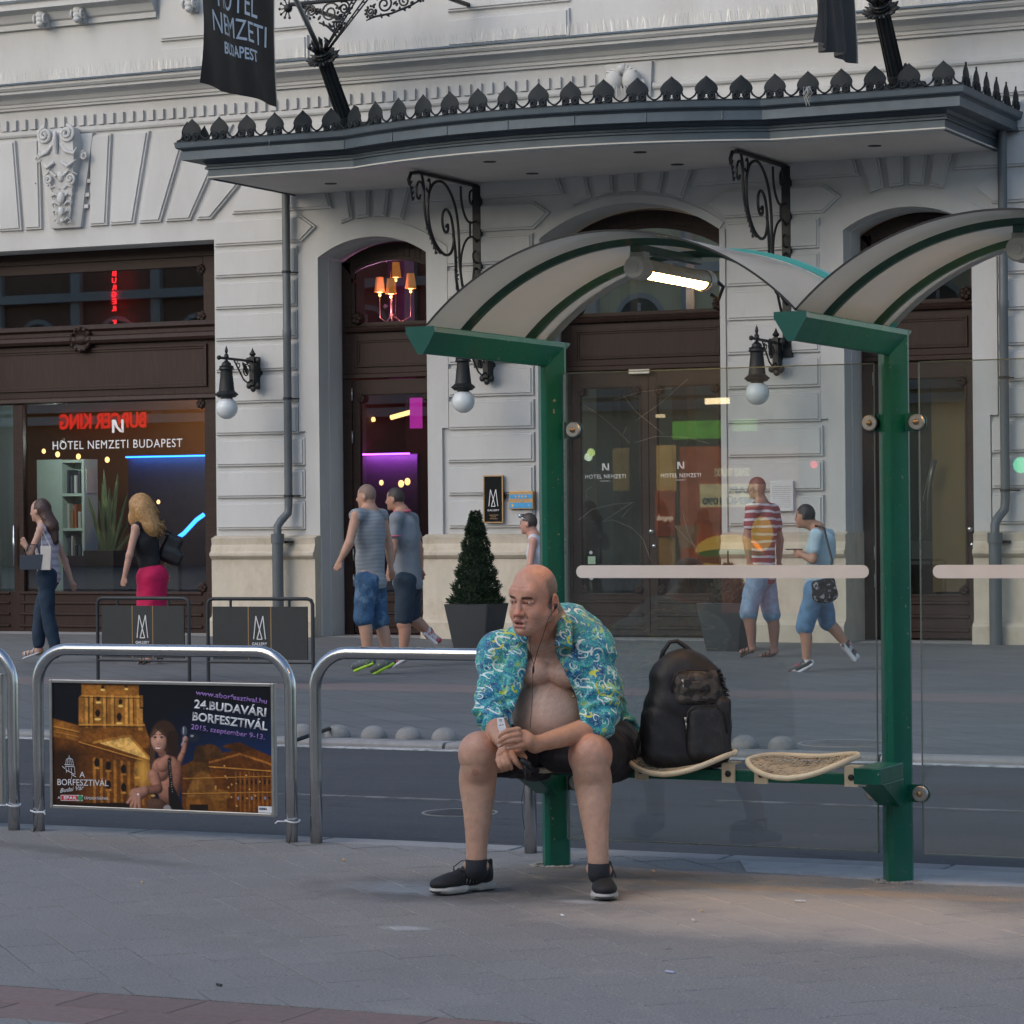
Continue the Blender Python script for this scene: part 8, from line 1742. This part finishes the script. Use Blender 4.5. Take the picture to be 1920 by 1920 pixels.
p=px(321,1028,30.1); s=SDF(.03); s.box(p,(.10,.05,.15),axes(0,0,-22),.05); s.box(p-ZV*.08,(.13,.055,.08),axes(0,0,-22),.045); t=thing('shoulder_bag',p,'large black shoulder bag behind the blonde woman','handbag'); body('bag_body',s,.01,M['black'],t); b=MB(); b.tube([Vector(p+ZV*.13-RV*.05),Vector(px(290,985,30.0)),Vector(p+ZV*.14+RV*.03)],.009,6); obj('bag_strap',b,M['black'],t,True)
# two men by the left arched door
short=lambda x,y,z:(z>.03)&~((y>.055)&(z<.07))|((y<.0)&(z>-.03))&(np.abs(x)<.078)
J=dict(head=(688,931,0),neck=(694,955,0),shL=(668,966,-.2),shR=(716,966,.2),elL=(655,1018,-.26),haL=(632,1062,-.28),elR=(729,1022,.25),haR=(734,1078,.22),hipL=(688,1090,-.09),hipR=(702,1090,.09),knR=(712,1165,.1),anR=(728,1240,.1),toR=(699,1256,.1),knL=(681,1160,-.1),anL=(690,1238,-.1),toL=(664,1249,-.1))
grey1=stripes("grey_ribbed_vest",(.22,.24,.26),(.26,.28,.30),26,.5)
ped('man with shaved head in a grey sleeveless vest and blue denim shorts walking away left',27.6,J,(.46,.26,.18),1,grey1,1,cloth("blue_denim",(.03,.085,.17),.5,14,spots=[(9,.6,(.16,.25,.36),.08,.7)]),None,(.20,.13,.10),('shoe',pm("grey_trainer",(.10,.11,.12),.7,spots=[(40,.62,(.35,.6,.05),.02,.8)]),pm("lime_sole",(.38,.62,.04),.5)),sleeve=0,legl=.98,build=1.08,hairf=short)
J=dict(head=(742,936,0),neck=(754,958,0),shL=(742,974,-.2),shR=(772,974,.2),elL=(737,1028,-.24),haL=(728,1082,-.28),elR=(786,1030,.22),haR=(790,1080,.2),hipL=(760,1092,-.09),hipR=(770,1092,.09),knL=(757,1168,-.1),anL=(755,1230,-.1),toL=(733,1243,-.1),knR=(772,1160,.1),anR=(805,1186,.1),toR=(822,1200,.1))
r_,q_=ped('dark haired man in grey polo shirt with pink collar and navy shorts',29.0,J,(.42,.22,.15),1,cloth("grey_polo",(.19,.21,.235),.08),1,cloth("navy_shorts",(.016,.032,.052)),None,(.035,.025,.02),('shoe',pm("white_red_trainer",(.45,.44,.44),.6,spots=[(12,.52,(.35,.03,.05),.03,.9)]),white_t),sleeve=.55,legl=.9,build=1.05,hairf=short)
pink=cloth("pink_trim",(.60,.13,.18)); b=MB(); n_=q_['neck']; b.tube([Vector(n_+np.array([math.cos(a)*.075,math.sin(a)*.08,.006*math.sin(a)])) for a in [2*PI*k/16 for k in range(17)]],.016,6)
for s_ in 'LR':
    c_=q_['sh'+s_]*.43+q_['el'+s_]*.57; b.tube([Vector(c_+np.array([math.cos(a)*.060,math.sin(a)*.060,0])) for a in [2*PI*k/16 for k in range(17)]],.008,6)
obj('pink_collar_and_cuffs',b,pink,r_,True)
# walker half hidden by the left post
J=dict(head=(992,982,0),neck=(1000,1003,0),shL=(1000,1014,-.15),shR=(1018,1014,.15),elL=(994,1058,-.2),haL=(988,1098,-.2),elR=(1030,1060,.2),haR=(1034,1100,.2),hipL=(1012,1095,-.08),hipR=(1016,1095,.08),knL=(1004,1158,-.08),anL=(1010,1222,-.08),toL=(995,1232,-.08),knR=(1024,1160,.08),anR=(1040,1215,.08),toR=(1030,1228,.08))
r_,q_=ped('walker in a white vest with sunglasses pushed up, mostly hidden by the left green post',31.2,J,(.50,.26,.20),1,cloth("white_vest",(.55,.56,.60)),1,cloth("beige_shorts",(.30,.26,.20)),None,(.04,.03,.025),('shoe',M['black'],white_t),sleeve=0,legl=.7,build=.9,hairf=short)
b=MB(); c_=q_['head']; b.tube([Vector(c_+np.array([-.085,-.05,.085])),Vector(c_+np.array([-.098,0,.085])),Vector(c_+np.array([-.085,.05,.085]))],.022,8); b.tube([Vector(c_+np.array([-.085,-.06,.085])),Vector(c_+np.array([.0,-.085,.04]))],.006,5)
tag(obj('sunglasses',b,pm("mirror_lens",(.5,.52,.55),.15,metal=.8),None,True),'silvery sunglasses pushed up on the half hidden walker\'s head','sunglasses')
# two walkers behind the glass
J=dict(head=(1420,915,0),neck=(1428,942,0),shL=(1410,956,-.18),shR=(1450,957,.18),elL=(1400,1010,-.22),haL=(1406,1064,-.26),elR=(1462,1012,.22),haR=(1460,1065,.2),hipL=(1420,1082,-.09),hipR=(1434,1082,.09),knR=(1447,1155,.1),anR=(1451,1217,.1),toR=(1428,1230,.1),knL=(1402,1152,-.1),anL=(1410,1212,-.1),toL=(1390,1222,-.1))
cap_=lambda x,y,z:(z>.035)
ped('walker in a red and white striped shirt and light denim shorts behind the shelter glass',30.2,J,(.30,.15,.11),1,stripes("red_white_stripes",(.55,.52,.55),(.24,.045,.06),13,.30),1,cloth("light_denim",(.17,.28,.40),.35,14),None,(.13,.035,.025),('sandal',pm("brown_sandal",(.045,.028,.022),.6)),sleeve=.55,legl=.95,build=1.08,hairf=cap_)
dark=lambda x,y,z:(z>.025)&~((y>.06)&(z<.055))|((y<.01)&(z>-.035))
fdir=np.array([-1,-.05,-.35])
J=dict(head=(1511,968,0),neck=(1532,990,0),shL=(1530,1004,-.18),shR=(1552,1004,.18),elL=(1524,1050,-.24),haL=(1494,1036,-.12),elR=(1546,1050,.2),haR=(1496,1036,.12),hipL=(1528,1108,-.09),hipR=(1538,1108,.09),knL=(1508,1178,-.1),anL=(1512,1242,-.1),toL=(1484,1258,-.1),knR=(1552,1168,.1),anR=(1588,1210,.1),toR=(1606,1232,.1))
r_,q_=ped('young black haired man in light blue shirt looking down at a phone',27.5,J,(.40,.21,.14),1,cloth("light_blue_tee",(.38,.50,.56),.1),1,cloth("mid_denim",(.10,.20,.33),.4,14),None,(.010,.009,.010),('shoe',pm("white_black_sneaker",(.5,.5,.5),.5,spots=[(11,.50,(.02,.02,.02),.02,1),(16,.60,(.45,.03,.05),.02,1)]),white_t),sleeve=.6,legl=.98,build=.98,hairf=dark)
b=MB(); p=px(1489,1030,27.42); b.box(tuple(p-np.array([.075,.035,.006])),tuple(p+np.array([.075,.035,.006]))); tag(obj('phone',b,M['black'],None,bev=.004),'dark phone held in front of the young man in light blue','phone')
p=px(1546,1105,27.15); t=thing('sling_bag',p,'black sling bag with pale scribbles at the hip of the young man in light blue','bag'); s=SDF(.03); s.box(p,(.115,.04,.10),axes(0,0,12),.04); s.ell(p-ZV*.06,(.12,.05,.07),axes(0)); body('bag_body',s,.009,pm("printed_black_bag",(.02,.02,.022),.8,spots=[(22,.56,(.30,.31,.34),.02,.85)],spec=.2),t)
b=MB(); b.tube([Vector(p+ZV*.10+RV*.05),Vector(px(1560,1050,27.2)),Vector(px(1545,990,27.3)),Vector(px(1530,985,27.4)),Vector(px(1522,1040,27.6)),Vector(p+ZV*.05-RV*.1+FV*.3)],.011,6); obj('bag_strap',b,M['black'],t,True)
# ------------------------------------------------------------------ the side of the square behind the camera (seen only as reflections)
YB=-14.0
opp=thing('opposite_building',(-20,YB,0),'brown brick building with arched windows across the square, seen only in reflections','building')
brk=pm("brown_brick",(.30,.17,.12),.85,var=.2,vs=3); trim=pm("grey_trim",(.55,.53,.50),.8,var=.1,vs=2); pan=pm("window_dark",(.03,.035,.04),.2); pale=pm("pale_yellow_plaster",(.80,.70,.46),.8,var=.08,vs=1)
b=MB(); b.box((-75,YB-9,0),(-39,YB,11.6)); obj('wall',b,brk,opp)
b=MB(); b.box((-38.9,YB-9,0),(14,YB,11.4)); obj('wall',b,pale,opp)
b=MB(); 
for z in (4.6,5.0,8.6,11.3): b.box((-75,YB,z),(14,YB+.45,z+.28))
for k in range(30): x=-74+k*3.05; b.box((x,YB,4.9),(x+.35,YB+.22,11.3))
obj('trim',b,trim,opp)
for fl,z in enumerate((5.4,)):
    for k in range(29):
        x=-73+k*3.05
        a=MB(); P=[(x,z),(x+1.3,z),(x+1.3,z+1.9)]+[(x+.65+.65*math.cos(t),z+1.9+.65*math.sin(t)) for t in [PI*q/8 for q in range(1,8)]]+[(x,z+1.9)]; a.prism(P,YB+.02,YB+.06); w0=obj('window',a,pan,opp)
        a=MB(); a.prism([(p_[0]-.0,p_[1]) for p_ in inset(P,-.16)],YB+.005,YB+.02); a.box((x+.6,YB+.06,z),(x+.7,YB+.09,z+2.4)); obj('frame',a,trim,w0)
def refl(u,v,Yg,Yo=YB+.5):
    d=ray(u,v); t=(Yg+(Yg-Yo))/d[1]; return Vector((d[0]*t,Yo,EYE+d[2]*t))
red=emis("red_neon",(1.0,.02,.03),9.0); t=thing('shop_sign',refl(215,570,YD),'red vertical neon sign of the burger shop, mirrored in the upper shop window','sign')
for k,ch in enumerate('BURGER KING'):
    if ch==' ': continue
    c_=refl(213,512+13.2*k,YD); h_=(refl(213,500,YD).z-refl(213,510,YD).z)
    # readable from the hotel side: letters run towards -x
    text('neon_letter',ch,red,t,(c_.x+h_*.35,YB+.5,c_.z-h_*.5),(-1,0,0),(0,0,1),width=h_*.95,height=h_,depth=.02,bold=.02)
t=thing('shop_sign',refl(200,780,YD),'red BURGER KING letters of the shop opposite, mirrored in the lower shop window','sign')
for (u,v,h_) in ((272,800,26),): 
    a=refl(272,800,YD); z_=refl(110,795,YD); text('neon_letter','BURGER KING',emis("red_letters",(1.0,.03,.02),2.2),t,(a.x,YB+.5,a.z),(-1,0,0),(0,0,1),width=abs(a.x-z_.x),height=(refl(200,772,YD).z-refl(200,800,YD).z),depth=.02,bold=.03)
# low lit shop windows near the camera, mirrored in the shelter glass
YS=-9.0
shop=thing('burger_shop_front',(-8,YS,0),'lit burger shop front with menu posters and a green awning, mirrored in the shelter glass','shop')
def R2(u,v): return refl(u,v,11.30,YS)
def litmat(name,col,st):
    m=emis(name,col,st); nt=m.node_tree; b=nt.nodes["Principled BSDF"]; n=noise_n(nt,3.2,5,.6,pos(nt),1.5); r=ramp(nt,n.outputs[0],[(.30,tuple(.35*q for q in col)),(.5,col),(.72,tuple(min(1,q*1.3+.06) for q in col))]); nt.links.new(r.outputs[0],b.inputs["Emission Color"]); return m
def lit(u0,v0,u1,v1,col,st,name='lit_poster',dy=0):
    a,c_=R2(u0,v0),R2(u1,v1); b=MB(); b.box((a.x,YS+dy,c_.z),(c_.x,YS+dy+.03,a.z)); return obj(name,b,litmat('lit_%d_%d'%(u0,v0),col,st*1.9),shop)
a,c_=R2(1060,560),R2(2100,1160); b=MB(); b.box((c_.x if c_.x<a.x else a.x,YS-.3,0),(max(a.x,c_.x),YS-.05,3.4)); obj('front_wall',b,pm("dark_shopfront",(.05,.04,.04),.6),shop)
lit(1262,790,1352,822,(.12,.42,.03),.9,'green_awning'); lit(1375,786,1420,808,(.22,.42,.14),1.0,'green_sign')
lit(1232,835,1268,920,(.75,.42,.10),.6); lit(1236,1008,1266,1062,(.65,.35,.10),.4); lit(1150,840,1180,920,(.5,.30,.08),.28); lit(1276,838,1352,1062,(.48,.09,.02),.65); lit(1352,840,1500,1150,(.34,.10,.07),.35); lit(1232,920,1268,1005,(.6,.10,.02),.5,dy=.04)
lit(1316,908,1424,950,(.80,.62,.30),.8,dy=.04)
def rt(body_,u0,u1,v,hpx,col,st,nm):
    a,c_=R2(u1,v),R2(u0,v); h_=R2(u0,v-hpx).z-R2(u0,v).z
    text('menu_lettering',body_,emis(nm,col,st*2.2),shop,(max(a.x,c_.x),YS+.075,a.z),(-1,0,0),(0,0,1),width=abs(a.x-c_.x),height=h_,depth=.01,bold=.03)
rt('NAPI',1372,1420,925,13,(.02,.10,.10),.2,'ink_a'); rt('MENÜ 1090',1322,1420,945,13,(.03,.12,.12),.2,'ink_b'); rt('SENKI! TRÜKK!',1345,1410,892,15,(.8,.7,.4),.7,'ink_c'); rt('nyugodt',1236,1266,975,10,(.9,.8,.6),.8,'ink_d')
# burger, chips carton and cup on the poster: flat print
def disc(u,v,ru,rv,col,st,nm,half=0,dy=.05):
    P=[R2(u+ru*math.cos(t),v-rv*math.sin(t)) for t in [PI*q/14 for q in range(15 if half else 29)]]; b=MB(); b.prism([(p_.x,p_.z) for p_ in P],YS+dy,YS+dy+.02); obj('printed_burger',b,emis(nm,col,st*2.4),shop)
disc(1370,1036,64,34,(.75,.42,.05),.9,'bun_top',1); disc(1375,1038,62,9,(.12,.20,.02),.6,'salad',0,.06); disc(1375,1050,58,9,(.35,.10,.02),.5,'patty',0,.07); disc(1375,1062,62,10,(.75,.48,.08),.8,'bun_low',0,.055); disc(1432,1000,20,32,(.85,.50,.05),.8,'chips')
P=[R2(*q) for q in ((1270,985),(1316,985),(1306,1028),(1280,1028))]; b=MB(); b.prism([(p_.x,p_.z) for p_ in P],YS+.05,YS+.07); obj('printed_cup',b,emis('cup',(.55,.28,.12),.8),shop)
for (u0,v0,u1,v1,Yg) in ((1325,747,1368,757,11.3),(1233,777,1247,783,11.3)):
    a,c_=refl(u0,v0,Yg,-2.0),refl(u1,v1,Yg,-2.0); b=MB(); b.box((a.x,-2.0,c_.z),(c_.x,-1.95,a.z)); tag(obj('tube_light',b,emis('tube_light_%d'%u0,(1,.75,.42),9 if u0>1300 else 4),None),'warm tube light mirrored in the shelter glass%s'%('' if u0>1300 else ', the smaller one'),'lamp')
for (u,v,c_,r) in ((1716,812,(1,.02,.08),.03),(1709,811,(.5,.9,.4),.025),(1716,820,(1,.02,.08),.03),(1526,871,(1,.05,.08),.045),(1103,857,(.8,1,.7),.05),(1914,872,(.1,1,.45),.09),(1108,849,(.7,.9,.3),.05)):
    p=refl(u,v,11.3,-8.5); b=MB(); b.sphere(p,r,10,6); tag(obj('traffic_light_lens',b,emis('sig_%d_%d'%(u,v),c_,4),None,True),'small %s signal lens mirrored in the shelter glass at %s'%('red' if c_[0]>.9 else 'green',{1716:'the right door, upper' if v==812 else 'the right door, lower',1709:'the right door, left',1526:'the pier between the doors',1103:'the left door leaf',1914:'the right edge',1108:'the left door leaf, upper'}[u]),'light')
